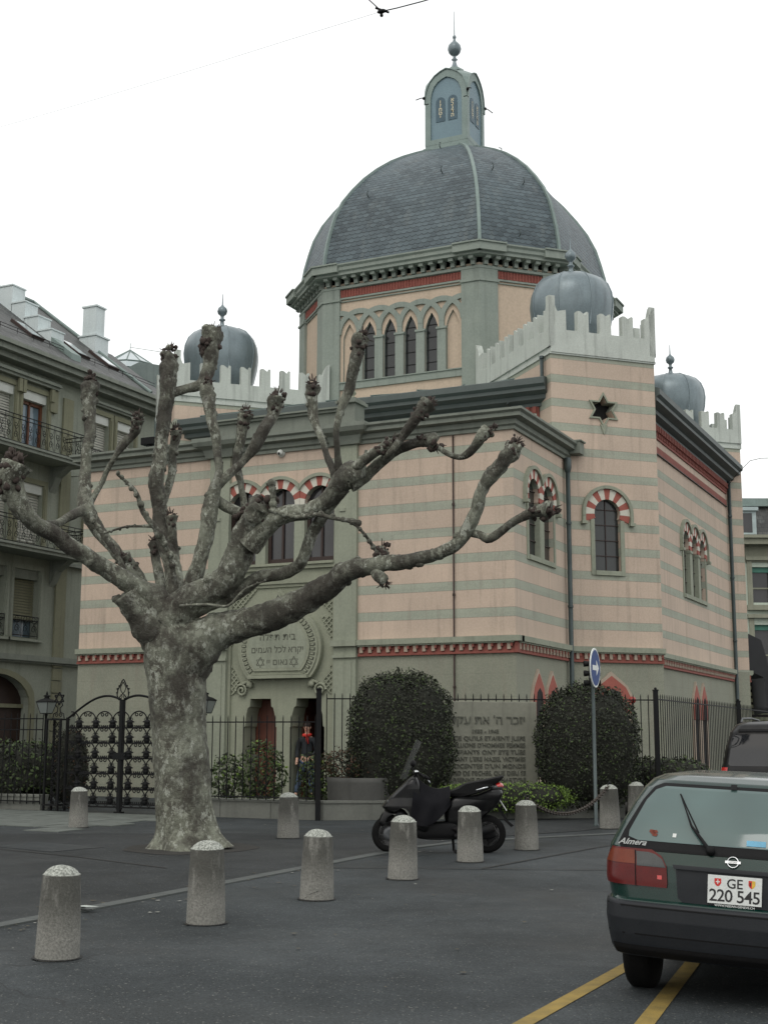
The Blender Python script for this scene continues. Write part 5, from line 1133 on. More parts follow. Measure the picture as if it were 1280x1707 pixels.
# --- ornate double gate ---------------------------------------------
YG = -2.75
Fg = Fr((0, YG), (1, 0)); gt = thing('ornate_gate', 'ornate black wrought iron double gate with scrolls, left of the tree trunk', 'gate', (-7.6, YG, gz(-7.6, YG)))
def archz(x):  # top curve of the left leaf
    u = (x + 9.0) / (9.0 - 7.66); return 2.08 + .46 * sin(min(u, 1.0) * pi * .66) ** 1.1 - .05 * max(0, u - .8)
def scroll(mb, F, cx_, cz_, r, dirx, turns=1.3, th=.010, start=pi / 2):
    P = []; n = 16
    for i in range(n + 1):
        a = start + dirx * 2 * pi * turns * i / n; rr = r * (1 - .72 * i / n); P.append(F.P(cx_ + rr * cos(a), cz_ + rr * sin(a)))
    mb.tube(P, th, 5)
def leaf(xa, xb, mir):
    o = MB(); n = 24
    o.tube([Fg.P(xa + (xb - xa) * i / n, archz(xa + (xb - xa) * i / n if not mir else -15.2 - (xa + (xb - xa) * i / n))) for i in range(n + 1)], .024, 8)
    for x in (xa, xb): o.box(Fg, x - .022, x + .022, .24, 2.44 if abs(x + 7.6) < .2 else 2.1, -.022, .022)
    o.box(Fg, min(xa, xb), max(xa, xb), .27, .30, -.02, .02)
    l_, r_ = min(xa, xb), max(xa, xb); cols = 4; st_ = (r_ - l_ - .06) / 3.55; xs = [(-7.83 - .43 * k) if not mir else (-7.40 + .43 * k) for k in range(3)]
    for ri, z in enumerate((2.0, 1.69, 1.38, 1.07, .76, .46)):
        top = ri == 0
        for k, x in enumerate(xs):
            if z > 1.8 and k > 2: continue
            # lantern-shaped pot
            o.lathe(Fg.P(x, z - .11), [(.01, -.02), (.05, 0), (.07, .05), (.058, .10), (.095, .105), (.09, .125), (.05, .145), (.02, .17)], 8, smooth=False)
            for sgn in (-1, 1):
                o.tube([Fg.P(x + sgn * .43 * .5 * (1 - cos(a)) * 1.0, z + .02 + .20 * sin(a) * 1.0) for a in [pi * .5 * q / 7 for q in range(8)]], .014, 5)
                o.tube([Fg.P(x + sgn * (.02 + .05 * q / 4), z + .02 + .12 * (1 - (q / 4 - .5) ** 2 * 3) * .6, 0) for q in range(5)], .007, 4)
                scroll(o, Fg, x + sgn * (.215 - .045), z + .16, .05, sgn, 1.1, .012)
        # toothed shelf
        o.box(Fg, l_, r_, z - .13, z - .10, -.014, .014)
        q = l_ + .03
        while q < r_ - .02: o.box(Fg, q, q + .022, z - .10, z - .06, -.008, .008); q += .05
    for k, x in enumerate(xs):
        for sgn in (-1, 1): scroll(o, Fg, x + sgn * .11, .34, .05, sgn, 1.2, .008)
    return o
leaf(-9.0, -7.64, False).build('gate_leaf', M['iron'], gt); leaf(-6.2, -7.56, True).build('gate_leaf', M['iron'], gt)
o = MB(); o.box(Fg, -7.635, -7.565, .17, 2.46, -.035, .035); o.box(Fg, -7.69, -7.51, .15, .2, -.06, .06); o.box(Fg, -7.78, -7.42, 1.24, 1.38, -.03, .05); o.sphere(Fg.P(-7.45, 1.33, .06), .03, 8, 6); o.build('lock_stile', M['iron'], gt)
o = MB()  # leaf shaped crest
for sgn in (-1, 1):
    o.tube([Fg.P(-7.6 + sgn * x, z) for x, z in ((.02, 2.44), (.10, 2.46), (.145, 2.55), (.13, 2.66), (.07, 2.76), (.035, 2.84), (0, 2.88))], .014, 6)
    o.tube([Fg.P(-7.6 + sgn * x, z) for x, z in ((.12, 2.47), (.05, 2.54), (-.04, 2.62), (-.07, 2.70), (-.03, 2.78), (.03, 2.83))], .010, 6)
    for x, z in ((.15, 2.60), (.145, 2.68), (.10, 2.74)): o.sphere(Fg.P(-7.6 + sgn * x, z), .022, 6, 5)
    scroll(o, Fg, -7.6 + sgn * .055, 2.52, .045, sgn, 1.2, .008)
o.build('crest', M['iron'], gt)
gp_ = thing('star_post', 'openwork black iron gate pillar topped by a six pointed star', 'gate pillar', (-9.25, YG, gz(-9.25, YG)))
o = MB()
for x in (-9.44, -9.08):
    for dd in (-.12, .12): o.box(Fr((0, YG), (1, 0)), x - .02, x + .02, .18, 2.08, dd - .02, dd + .02)
for z in (.30, 2.06): o.box(Fg, -9.47, -9.05, z - .015, z + .015, -.15, .15)
o.build('frame', M['iron'], gp_)
o = MB()
for z in (.5, .8, 1.1, 1.4, 1.7, 1.95):
    for sgn in (-1, 1): scroll(o, Fg, -9.26 + sgn * .07, z, .07, sgn, 1.3, .011); scroll(o, Fg, -9.26 + sgn * .07, z - .13, .06, -sgn, 1.3, .011, -pi / 2)
o.build('scrollwork', M['iron'], gp_)
o = MB(); star_outline(o, Fg, -9.24, 2.50, .135, .022, -.012, .012)
for sgn in (-1, 1): o.tube([Fg.P(-9.24 + sgn * x, z) for x, z in ((.15, 2.08), (.13, 2.18), (.04, 2.22), (.03, 2.30), (.10, 2.36), (.06, 2.42))], .012, 6); scroll(o, Fg, -9.24 + sgn * .06, 2.16, .05, sgn, 1.2, .009)
o.build('star', M['iron'], gp_)
# --- lanterns -----------------------------------------------------------
M['lglass'] = glass_mat('lantern_glass', (.18, .20, .19), .2, .2)
def lantern_post(x, y, z0, zt, label):
    root = thing('lamp_post', label, 'lamp post', (x, y, z0)); p = MB(); p.lathe((x, y, 0), [(.07, z0), (.07, z0 + .2), (.035, z0 + .3), (.028, zt - .42), (.05, zt - .40), (.02, zt - .36)], 12); p.build('post', M['iron'], root)
    g = MB(); q = zt - .36; w0, w1, h_ = .10, .17, .27; P = [Vector((x + sx * w, y + sy * w, z)) for z, w in ((q, w0), (q + h_, w1)) for sx, sy in ((-1, -1), (1, -1), (1, 1), (-1, 1))]
    g.add(P, [(i, (i + 1) % 4, 4 + (i + 1) % 4, 4 + i) for i in range(4)]); g.build('glass', M['lglass'], root)
    c = MB(); [c.tube([P[i], P[i + 4]], .010, 4) for i in range(4)]; [c.tube([P[i], P[(i + 1) % 4]], .010, 4) for i in range(4)]; [c.tube([P[4 + i], P[4 + (i + 1) % 4]], .012, 4) for i in range(4)]
    c.lathe((x, y, q + h_), [(.26, -.005), (.25, .015), (.16, .06), (.07, .085), (.05, .12), (.08, .13), (.075, .16), (.03, .17), (.02, .22), (.004, .26)], 4, smooth=False, a0=pi / 4); c.build('cap', M['iron'], root)
lantern_post(*pr_(75, 32.5), .2, 2.62, 'small old fashioned lantern on a black post behind the far left railing')
lantern_post(*pr_(341, 29.3), .2, 2.58, 'old fashioned lantern on a black post, half hidden behind the tree trunk')
# red alarm globe on the wall by the second bush
gx, gy = pr_(1058, 28.6); o = MB(); o.sphere((gx, gy, 2.50), .075, 14, 10); r_o = o.build('red_globe', mat('red_globe', (.30, .03, .02), None, 4, .35)); tag(r_o, 'small red globe just above the railing, right of the second bush', 'globe light')
o = MB(); o.tube([(gx, gy, 2.43), (gx, gy, 1.8)], .015, 6); o.build('stem', M['iron'], r_o)
# --- person in the doorway ------------------------------------------
def skin(name, joints, edges, mt, parent, sub=2):
    me = bpy.data.meshes.new(name); off = Vector(parent['_loc']); me.from_pydata([Vector(j[:3]) for j in joints], edges, []); o = bpy.data.objects.new(name, me); COL.objects.link(o); o.parent = parent; o['_loc'] = parent['_loc']
    m_ = o.modifiers.new('skin', 'SKIN'); m_.use_smooth_shade = True
    for i, j in enumerate(joints):
        sv = me.skin_vertices[0].data[i]; r_ = j[3]; sv.radius = r_ if hasattr(r_, '__len__') else (r_, r_); sv.use_root = i == 0
    o.modifiers.new('sub', 'SUBSURF').levels = sub; o.modifiers['sub'].render_levels = sub; me.materials.append(mt); return o
M['skinm'] = mat('skin', (.55, .33, .24), None, 6, .6, bm=0); M['jacket'] = mat('dark_jacket', (.018, .022, .026), None, 8, .9); M['jeans'] = mat('blue_jeans', (.065, .095, .15), (.045, .07, .11), 8, .9); M['scarf'] = mat('red_scarf', (.55, .03, .02), None, 8, .8); M['hair'] = mat('dark_hair', (.03, .022, .018), None, 10, .8); M['shoe'] = mat('dark_shoe', (.02, .02, .02), None, 8, .6)
pb = BX((-4.93, .30, .42)); per = thing('person', 'person in dark jacket, red scarf and blue jeans standing in the open doorway', 'person', pb); per.rotation_euler = (0, 0, AZ - R(18))
per['_loc'] = (0, 0, 0)
J = [(0, 0, .92, (.12, .085)), (0, 0, 1.10, (.105, .075)), (0, 0, 1.33, (.115, .08)), (0, 0, 1.44, (.07, .06)), (0, -.01, 1.50, .05), (0, -.01, 1.56, (.065, .075)), (0, -.015, 1.64, (.075, .09)), (0, -.01, 1.71, (.055, .065)),
     (-.10, .0, .86, .09), (-.16, -.05, .48, .06), (-.25, -.06, .08, .042), (-.26, -.16, .03, (.035, .03)), (.09, .0, .86, .09), (.10, .04, .48, .06), (.10, .10, .08, .042), (.12, 0.0, .03, (.035, .03)),
     (-.16, 0, 1.36, .045), (-.24, .0, 1.12, .04), (-.21, -.12, .90, .034), (-.20, -.16, .84, .03), (.16, 0, 1.36, .045), (.25, .0, 1.12, .04), (.22, -.14, .96, .034), (.20, -.18, .90, .03)]
E_ = [(0, 1), (1, 2), (2, 3), (3, 4), (4, 5), (5, 6), (6, 7), (0, 8), (8, 9), (9, 10), (10, 11), (0, 12), (12, 13), (13, 14), (14, 15), (3, 16), (16, 17), (17, 18), (18, 19), (3, 20), (20, 21), (21, 22), (22, 23)]
fing = []
n0 = len(J)
for b, sg_ in ((19, -1), (23, 1)):
    bx0, by0, bz0 = J[b][:3]
    for k in range(4): J.append((bx0 + (k - 1.5) * .016, by0 - .035, bz0 - .06 - .01 * (k in (1, 2)), .0085)); E_.append((b, len(J) - 1))
    J.append((bx0 - sg_ * .035, by0 - .03, bz0 - .02, .009)); E_.append((b, len(J) - 1))
skin('body', J, E_, M['skinm'], per)
JK = [(0, 0, .90, (.165, .125)), (0, 0, 1.10, (.155, .115)), (0, 0, 1.33, (.175, .125)), (0, 0, 1.44, (.13, .10)), (-.17, 0, 1.38, .09), (-.24, .0, 1.12, .062), (-.21, -.12, .92, .052), (.17, 0, 1.38, .09), (.25, .0, 1.12, .062), (.22, -.13, .98, .052)]
skin('jacket', JK, [(0, 1), (1, 2), (2, 3), (3, 4), (4, 5), (5, 6), (3, 7), (7, 8), (8, 9)], M['jacket'], per)
skin('jeans', [(0, 0, .93, (.15, .115)), (-.10, 0, .82, .105), (-.16, -.05, .48, .082), (-.25, -.06, .10, .072), (.09, 0, .82, .105), (.10, .04, .48, .082), (.10, .10, .10, .072)], [(0, 1), (1, 2), (2, 3), (0, 4), (4, 5), (5, 6)], M['jeans'], per)
o = MB(); o.tube([(.085 * cos(a), -.02 + .085 * sin(a), 1.47 + .015 * sin(a)) for a in [2 * pi * k / 14 for k in range(14)]], .036, 8, closed=True); o.tube([(.02, -.10, 1.46), (.05, -.13, 1.36), (.06, -.13, 1.26)], [.03, .032, .028], 8); o.build('scarf', M['scarf'], per)
o = MB(); o.sphere((0, .012, 1.695), .098, 16, 10, sq=(.88, 1.05, .80)); o.build('hair', M['hair'], per)
o = MB(); o.sphere((-.032, -.098, 1.655), .011, 8, 6); o.sphere((.032, -.098, 1.655), .011, 8, 6); o.build('eyes', M['dark'], per)
o = MB(); o.tube([(0, -.095, 1.665), (0, -.118, 1.625), (0, -.100, 1.615)], [.008, .014, .008], 6); o.build('nose', M['skinm'], per)
o = MB(); o.box(Fr((0, 0), (1, 0)), -.025, .025, 1.578, 1.586, .085, .098); o.build('mouth', M['scarf'], per)
o = MB()
for sg_ in (-1, 1): o.sphere((sg_ * .088, -.01, 1.64), .02, 8, 6, sq=(.4, .8, 1.3))
o.build('ears', M['skinm'], per)
o = MB(); o.sphere((-.26, -.12, .045), .05, 10, 6, sq=(1, 2.4, .9)); o.sphere((.12, .04, .045), .05, 10, 6, sq=(1, 2.4, .9)); o.build('shoes', M['shoe'], per)
# ================================================================ vehicles
def paint(name, c, rough=.28, coat=.8):
    mt, t, b = new_mat(name); co = obc(t); f = ramp(t, noise_(t, co, 1.5, 4), .35, .7); col = mixc(t, f, c, tuple(x * .75 for x in c)); col = mixc(t, mth(t, 'MULTIPLY', ramp(t, noise_(t, co, 5, 6, .7), .5, .8), .25), col, (.05, .05, .045))
    t.links.new(col, b.inputs['Base Color']); b.inputs['Roughness'].default_value = rough; b.inputs['Coat Weight'].default_value = coat; b.inputs['Coat Roughness'].default_value = .05; b.inputs['Specular IOR Level'].default_value = .3
    bump(t, b, noise_(t, co, 1.2, 2), .03, .02); return mt
M['green'] = paint('dark_green_paint', (.002, .024, .018), .22, .4); M['blackp'] = paint('black_paint', (.003, .003, .0035), .30, .10)
M['bumper'] = mat('dark_bumper_plastic', (.013, .015, .018), (.018, .02, .023), 5, .5, bm=.08, bscale=120, spec=.25)
M['tyre'] = mat('tyre_rubber', (.007, .007, .007), None, 10, .85, bm=.3, spec=.15); M['rim'] = mat('grey_rim', (.20, .20, .20), None, 6, .4, .6); M['rubber'] = mat('black_rubber', (.005, .005, .0055), None, 8, .65, spec=.2)
M['chrome'] = mat('chrome', (.62, .64, .65), None, 3, .2, 1.0, bm=0); M['lred'] = mat('red_lens', (.10, .004, .003), (.065, .003, .003), 12, .3, bm=.05, coat=.15, spec=.25); M['lor'] = mat('orange_lens', (.15, .026, .009), None, 12, .3, bm=.05, coat=.15, spec=.25); M['lgrey'] = mat('smoked_lens', (.055, .06, .06), None, 12, .3, bm=.05, coat=.2, spec=.3); M['lbrt'] = mat('bright_red_reflector', (.5, .015, .012), None, 12, .15, bm=0, coat=1)
M['plate'] = mat('white_plate', (.62, .64, .62), (.55, .57, .55), 6, .5, bm=0); M['pblack'] = mat('plate_black', (.015, .015, .015), None, 6, .6, bm=0); M['pyel'] = mat('shield_yellow', (.65, .42, .05), None, 6, .5, bm=0); M['pred'] = mat('shield_red', (.55, .02, .015), None, 6, .5, bm=0)
M['cglass'] = glass_mat('tinted_car_glass', (.050, .080, .076), .05, .9, .7); M['vglass'] = glass_mat('black_car_glass', (.012, .013, .015), .05, .6, .6); M['sticker'] = mat('blue_sticker', (.12, .35, .50), None, 6, .5, bm=0)
class Car:
    """shell lofted from plan outlines at rising heights; levels: (z, half width, rear y, front y, corner exponent)"""
    def __init__(s, O, yaw, levels, roll=0, lift=0): s.lift = lift; s.O = Vector(O); s.c, s.s_ = cos(yaw), sin(yaw); s.L = levels; s.roll = roll
    def w(s, x, y, z):  # car -> world; x right, y forward
        z += (-x * s.roll + s.lift) if z > .2 else 0
        return s.O + Vector((s.c * x - s.s_ * y, s.s_ * x + s.c * y, z))
    def lev(s, z):
        for a, b in zip(s.L, s.L[1:]):
            if a[0] <= z <= b[0]: u = (z - a[0]) / (b[0] - a[0] + 1e-9); return tuple(p + (q - p) * u for p, q in zip(a, b))
        return s.L[-1]
    def par(s, z, off=0):
        _, w_, y0, y1, n = s.lev(z); rx = min(.92 / n, .42 * w_); return w_ + off, y0 - off, y1 + off, rx, rx * 1.35
    def rear(s, x, z, off=0):
        w_, y0, y1, rx, ry = s.par(z, off); a = abs(x); e = w_ - rx
        if a <= e: return s.w(x, y0 + .06 * (a / w_) ** 2, z)
        t = min((a - e) / rx, .9995); return s.w(x, y0 + .06 * (e / w_) ** 2 + ry * (1 - sqrt(1 - t * t)), z)
    def side(s, sg, y, z, off=0):
        w_, y0, y1, rx, ry = s.par(z, off); yc, ly = (y0 + y1) / 2, (y1 - y0) / 2; return s.w(sg * w_ * (1 - .05 * max(0, (y - yc) / ly) ** 2), y, z)
    def shell(s, za, zb, dz=.02, seg=72, close=True, inset=0):
        mb = MB(); zs = sorted({round(za + i * (zb - za) / max(1, int((zb - za) / dz)), 5) for i in range(int((zb - za) / dz) + 1)} | {l[0] for l in s.L if za <= l[0] <= zb} | {zb}); P = []
        for z in zs:
            w_, y0, y1, rx, ry = s.par(z, -inset); e = w_ - rx; yc, ly = (y0 + y1) / 2, (y1 - y0) / 2; yb = y0 + .06 * (e / w_) ** 2; H = []
            for k in range(7): x = e * k / 7; H.append((x, y0 + .06 * (x / w_) ** 2))
            for k in range(9): a = pi / 2 * k / 9; H.append((e + rx * sin(a), yb + ry * (1 - cos(a))))
            rf = min(rx * 1.5, .40 * w_); yf = y1 - .12 * 1 ; ya = yb + ry; yz = yf - rf
            for k in range(9): y = ya + (yz - ya) * k / 9; H.append((w_ * (1 - .05 * max(0, (y - yc) / ly) ** 2), y))
            xe = w_ * (1 - .05 * max(0, (yz - yc) / ly) ** 2)
            for k in range(9): a = pi / 2 * k / 9; H.append((xe - rf + rf * cos(a), yz + rf * sin(a)))
            for k in range(7): x = (xe - rf) * (1 - k / 7); H.append((x, yf + .12 * (1 - (x / max(xe - rf, .01)) ** 2)))
            H.append((0, y1)); full = H + [(-x, y) for x, y in H[-2:0:-1]]; P += [s.w(x, y, z) for x, y in full]
        seg = len(full); k = len(zs); mb.add(P, [(j * seg + i, j * seg + (i + 1) % seg, (j + 1) * seg + (i + 1) % seg, (j + 1) * seg + i) for j in range(k - 1) for i in range(seg)] + ([tuple(range((k - 1) * seg, k * seg)), tuple(range(seg))] if close else []), 0, True); return mb
    def patch(s, mb, f, rows, off, n=14, m=8, mat_=0, thick=0):
        """rows: [(z, x_left, x_right)] bottom->top on the rear (f=rear) surface"""
        P = []; R_ = []
        for j in range(len(rows) - 1):
            a, b = rows[j], rows[j + 1]
            for k in range(m): u = k / m; R_.append(tuple(p + (q - p) * u for p, q in zip(a, b)))
        R_.append(rows[-1])
        for z, xa, xb in R_:
            for i in range(n + 1): P.append(f(xa + (xb - xa) * i / n, z, off))
        mb.add(P, [(j * (n + 1) + i, j * (n + 1) + i + 1, (j + 1) * (n + 1) + i + 1, (j + 1) * (n + 1) + i) for j in range(len(R_) - 1) for i in range(n)], mat_, True)
    def flat(s, xc, zc, off=.004):  # tangent frame on the rear
        p = s.rear(xc, zc, off); a = (s.rear(xc + .03, zc, off) - s.rear(xc - .03, zc, off)).normalized(); u = (s.rear(xc, zc + .03, off) - s.rear(xc, zc - .03, off)).normalized(); n = a.cross(u); u = n.cross(a).normalized()
        class F2:
            def P(q, x, z, d=0): return p + a * x + u * z + n * d
        F2.n = n; return F2()
    def wheel(s, root, x, y, r, wd, z0, side):
        mb = MB(); ax = (Vector((-s.s_, s.c, 0)), Vector((0, 0, 1)), Vector((s.c, s.s_, 0))); c = s.O + Vector((s.c * x - s.s_ * y, s.s_ * x + s.c * y, r))
        mb.lathe(c, [(r * .6, -wd / 2), (r * .9, -wd / 2), (r * .985, -wd * .38), (r, -wd * .2), (r, wd * .2), (r * .985, wd * .38), (r * .9, wd / 2), (r * .6, wd / 2)], 36, axis=ax)
        o = mb.build('wheel', M['tyre'], root); h_ = MB(); h_.lathe(c, [(r * .6, -wd * .40), (r * .62, -wd * .45), (r * .4, -wd * .2), (r * .12, -wd * .3), (.001, -wd * .32)], 24, axis=ax); h_.lathe(c, [(r * .6, wd * .40), (r * .62, wd * .45), (r * .4, wd * .3), (r * .12, wd * .36), (.001, wd * .38)], 24, axis=ax); h_.build('rim', M['rim'], o)
# --- green hatchback --------------------------------------------------
yaw = AZ - R(22)            # heading, measured from +y
Oc = CAM + RT * 2.165 + HF * 8.68; Oc.z = gz(Oc.x, Oc.y)
LV = [(.21, .775, .08, 3.95, 5), (.27, .80, .03, 4.02, 4.6), (.36, .815, .01, 4.06, 4.4), (.46, .825, .0, 4.08, 4.4), (.545, .823, .008, 4.07, 4.4), (.575, .815, .03, 4.05, 4.4), (.585, .81, .065, 4.02, 5.2), (.70, .835, .075, 3.95, 5), (.80, .835, .09, 3.75, 4.8), (.90, .822, .13, 3.3, 5), (.95, .80, .17, 3.1, 5.2), (1.05, .755, .235, 2.88, 5.2), (1.18, .69, .33, 2.62, 5), (1.28, .635, .42, 2.42, 4.8), (1.335, .59, .50, 2.28, 4.4), (1.365, .53, .60, 2.15, 4), (1.38, .42, .76, 1.98, 3.6), (1.385, .2, 1.0, 1.75, 3.4)]
car = Car(Oc, yaw, LV, .045, .045)
hb = thing('green_hatchback', 'dark green hatchback seen from behind at the right edge, parked over yellow lines', 'car', Oc); hb['_loc'] = tuple(Oc)
body = car.shell(.55, 1.385, .012, 96).build('body', M['green'], hb, sharp=60)
bmp = car.shell(.225, .568, .012, 96, inset=-.012).build('bumper', M['bumper'], hb, sharp=60)
o = MB(); car.patch(o, car.rear, [(.538, -.80, .80), (.548, -.80, .80)], .016); car.patch(o, car.rear, [(.365, -.80, .80), (.374, -.80, .80)], .014); car.patch(o, car.rear, [(.235, -.74, .74), (.30, -.76, .76)], .025); o.build('bumper_groove', M['rubber'], bmp)
o = car.shell(.16, .25, .03, 60, inset=.08).build('underbody', M['rubber'], hb)
o = MB(); car.patch(o, car.rear, [(.885, -.705, .705), (.925, -.735, .735), (1.0, -.705, .705), (1.20, -.60, .60), (1.29, -.53, .53), (1.315, -.47, .47)], .004, 24); wn = o.build('window_seal', M['rubber'], hb)
o = MB(); car.patch(o, car.rear, [(.945, -.60, .60), (.965, -.665, .665), (1.0, -.665, .665), (1.20, -.572, .572), (1.27, -.515, .515), (1.295, -.45, .45)], .007, 24); rg_ = o.build('rear_window', M['cglass'], hb)
o = MB(); Fg2 = car.flat(-.50, .995, .010)
for i, (dx, dz, a_) in enumerate(((0, 0, 0), (.01, .012, 1.2), (-.012, .015, 2.2), (.012, -.012, .5))): o.add([Fg2.P(dx + .022 * cos(a_ + k * 1.57), dz + .014 * sin(a_ + k * 1.57), .001) for k in range(4)], [(0, 1, 2, 3)], 0)
o.build('window_sticker', M['lor'], rg_); o = MB(); F3 = car.flat(-.36, .99, .010); o.add([F3.P(x, z, .001) for x, z in ((-.012, -.014), (.012, -.014), (.012, .014), (-.012, .014))], [(0, 1, 2, 3)], 0); o.build('window_sticker', M['plate'], rg_); o = MB()
F3 = car.flat(.12, .975, .010); o.add([F3.P(x, z, .001) for x, z in ((-.02, -.02), (.10, -.02), (.10, .02), (-.02, .02))], [(0, 1, 2, 3)], 0)
o.build('window_sticker', M['sticker'], rg_)
o = MB(); a0, a1 = car.rear(-.12, .915, .035), car.rear(-.335, 1.235, .03); mid = car.rear(-.25, 1.06, .045); o.tube([a0, a0.lerp(mid, .6), mid, mid.lerp(a1, .5), a1], [.012, .011, .008, .005, .004], 7); k0 = car.flat(-.12, .905, .0); o.lathe(k0.P(0, 0, 0), [(.028, 0), (.03, .03), (.02, .045), (.001, .048)], 14, axis=((k0.P(1, 0) - k0.P(0, 0)), (k0.P(0, 1) - k0.P(0, 0)), k0.n)); b0_, b1_ = car.rear(-.205, 1.02, .014), car.rear(-.345, 1.25, .014); o.tube([b0_, b1_], .006, 4); o.build('rear_wiper', M['rubber'], hb)
# tail lights
o = MB(); car.patch(o, car.rear, [(.665, -.812, -.40), (.69, -.822, -.395), (.80, -.823, -.40), (.86, -.80, -.435), (.895, -.775, -.50)], .010, 26, 6); tl_ = o.build('tail_light', M['lred'], hb)
o = MB(); car.patch(o, car.rear, [(.80, -.820, -.605), (.885, -.775, -.615)], .013, 14, 6, 0); car.patch(o, car.rear, [(.79, -.595, -.405), (.84, -.598, -.43), (.868, -.602, -.475), (.878, -.604, -.52)], .013, 14, 6, 1); o.add([car.rear(x, z, .014) for x, z in ((-.46, .715), (-.43, .715), (-.43, .74), (-.46, .74))], [(0, 1, 2, 3)], 2); o.build('lens_field', [M['lor'], M['lgrey'], M['lbrt']], tl_)
o = MB(); car.patch(o, car.rear, [(.66, -.604, -.598), (.885, -.611, -.605)], .0145, 2, 6); o.build('lens_joint', M['rubber'], tl_)
o = MB(); car.patch(o, car.rear, [(.665, .40, .812), (.69, .395, .822), (.80, .40, .823), (.86, .435, .80), (.895, .50, .775)], .010, 26, 6); o.build('tail_light', M['lred'], hb)
# plate recess, plate, emblem, name
o = MB(); car.patch(o, car.rear, [(.585, -.30, .36), (.61, -.33, .39), (.79, -.34, .40), (.80, -.33, .39)], .006, 16, 6); car.patch(o, car.rear, [(.79, -.35, .42), (.815, -.36, .43)], .022, 16, 2); o.build('plate_recess', M['bumper'], hb)
Fp_ = car.flat(.03, .688, .012)
o = MB(); o.prism(Fp_, [(-.165, -.085), (.165, -.085), (.165, .085), (-.165, .085)], 0, .006); pt2 = o.build('number_plate', M['plate'], hb, bevel=.002)
o = MB(); o.text(Fp_, 'GE', .082, 0, .012, .0065, ext=.0008, bold=.001); o.text(Fp_, '220 545', .105, 0, -.072, .0065, ext=.0008, bold=.0012, spacing=.92); o.build('plate_number', M['pblack'], pt2)
def shieldp(cx_, cz_): return [(cx_ - .021, cz_ + .022), (cx_ - .021, cz_ - .006), (cx_ - .012, cz_ - .021), (cx_, cz_ - .027), (cx_ + .012, cz_ - .021), (cx_ + .021, cz_ - .006), (cx_ + .021, cz_ + .022)]
o = MB(); o.prism(Fp_, shieldp(-.105, .045), .006, .0072, 0, False); o.box(Fp_, -.108, -.102, .032, .060, .0072, .008, 1); o.box(Fp_, -.117, -.093, .043, .049, .0072, .0079, 1); o.build('plate_crest', [M['pred'], M['plate']], pt2); o = MB()
o.prism(Fp_, shieldp(.105, .045), .006, .0072, 2, False); o.prism(Fp_, [(.084, .067), (.105, .067), (.105, .018), (.093, .024), (.084, .039)], .0072, .0078, 0, False); o.prism(Fp_, [(.090, .055), (.100, .058), (.099, .035), (.093, .030)], .0078, .0083, 3, False); o.build('plate_crest', [M['pred'], M['plate'], M['pyel'], M['pblack']], pt2)
o = MB(); o.text(Fp_, 'WWW.NISSAN-GENEVE.CH', .020, 0, -.104, .002, ext=.0006, bold=.0003); o.build('dealer_strip', M['plate'], pt2)
Fe = car.flat(.02, .855, .008); o = MB(); o.tube([Fe.P(.034 * cos(a), .034 * sin(a), .004) for a in [2 * pi * k / 24 for k in range(24)]], .0045, 6, closed=True); o.box(Fe, -.048, .048, -.008, .008, .0, .008); em = o.build('emblem', M['chrome'], hb)
o = MB(); o.text(Fe, 'NISSAN', .016, 0, -.0055, .0085, ext=.0004); o.build('emblem_letters', M['pblack'], em)
Fa = car.flat(-.635, .915, .008); o = MB(); V, Fc = text_geo('Almera', .062, .001, bold=.0015); o.add([Fa.P(v.x + v.y * .35, v.y, .003) for v in V], Fc); o.build('model_lettering', M['plate'], hb)
o = MB(); car.patch(o, car.rear, [(1.298, -.02, .02), (1.33, -.02, .02)], .03, 4, 2); o.build('washer_jet', M['rubber'], hb)
for sg_ in (-1, 1):
    o = MB(); P = []
    for z in (.98, 1.08, 1.18, 1.27):
        for y in (.55 + (z - .98) * .5, 1.3, 2.1, 2.75 - (z - .98) * 1.2): P.append(car.side(sg_, y, z, .004))
    o.add(P, [(j * 4 + i, j * 4 + i + 1, (j + 1) * 4 + i + 1, (j + 1) * 4 + i) for j in range(3) for i in range(3)], 0, True); o.build('side_window', M['cglass'], hb)
for sg_ in (-1, 1):
    car.wheel(hb, sg_ * .685, .70, .285, .185, 0, sg_); car.wheel(hb, sg_ * .72, 3.25, .285, .185, 0, sg_)
    o = MB(); P = car.side(sg_, 2.55, .98, .02); o.sphere(P + (car.side(sg_, 2.55, .98, .12) - P) * .9, .085, 10, 8, sq=(1, .8, .7)); o.build('door_mirror', M['rubber'], hb)
# --- black people carrier -----------------------------------------------
Ov = CAM + RT * 5.80 + HF * 19.9; Ov.z = gz(Ov.x, Ov.y)
LV2 = [(.25, .85, .06, 4.7, 5), (.35, .93, .0, 4.8, 4.6), (.62, .95, .0, 4.8, 4.6), (.68, .93, .06, 4.75, 5), (.85, .95, .07, 4.5, 5.5), (1.0, .945, .08, 4.0, 6), (1.15, .92, .10, 3.5, 6), (1.45, .87, .17, 3.0, 6), (1.70, .80, .25, 2.6, 5.5), (1.80, .74, .32, 2.45, 5), (1.845, .66, .45, 2.3, 4.5), (1.86, .4, .8, 2.0, 4)]
van = Car(Ov, 0.0, LV2); vn = thing('black_van', 'black people carrier with dark tinted rear window parked beyond the green car', 'van', Ov); vn['_loc'] = tuple(Ov)
van.shell(.62, 1.86, .02, 72).build('body', M['blackp'], vn, sharp=60); van.shell(.28, .66, .03, 72, inset=-.01).build('bumper', M['bumper'], vn, sharp=60)
o = MB(); van.patch(o, van.rear, [(1.19, -.76, .76), (1.22, -.79, .79), (1.60, -.735, .735), (1.66, -.68, .68)], .006, 20); o.build('rear_window', M['vglass'], vn)
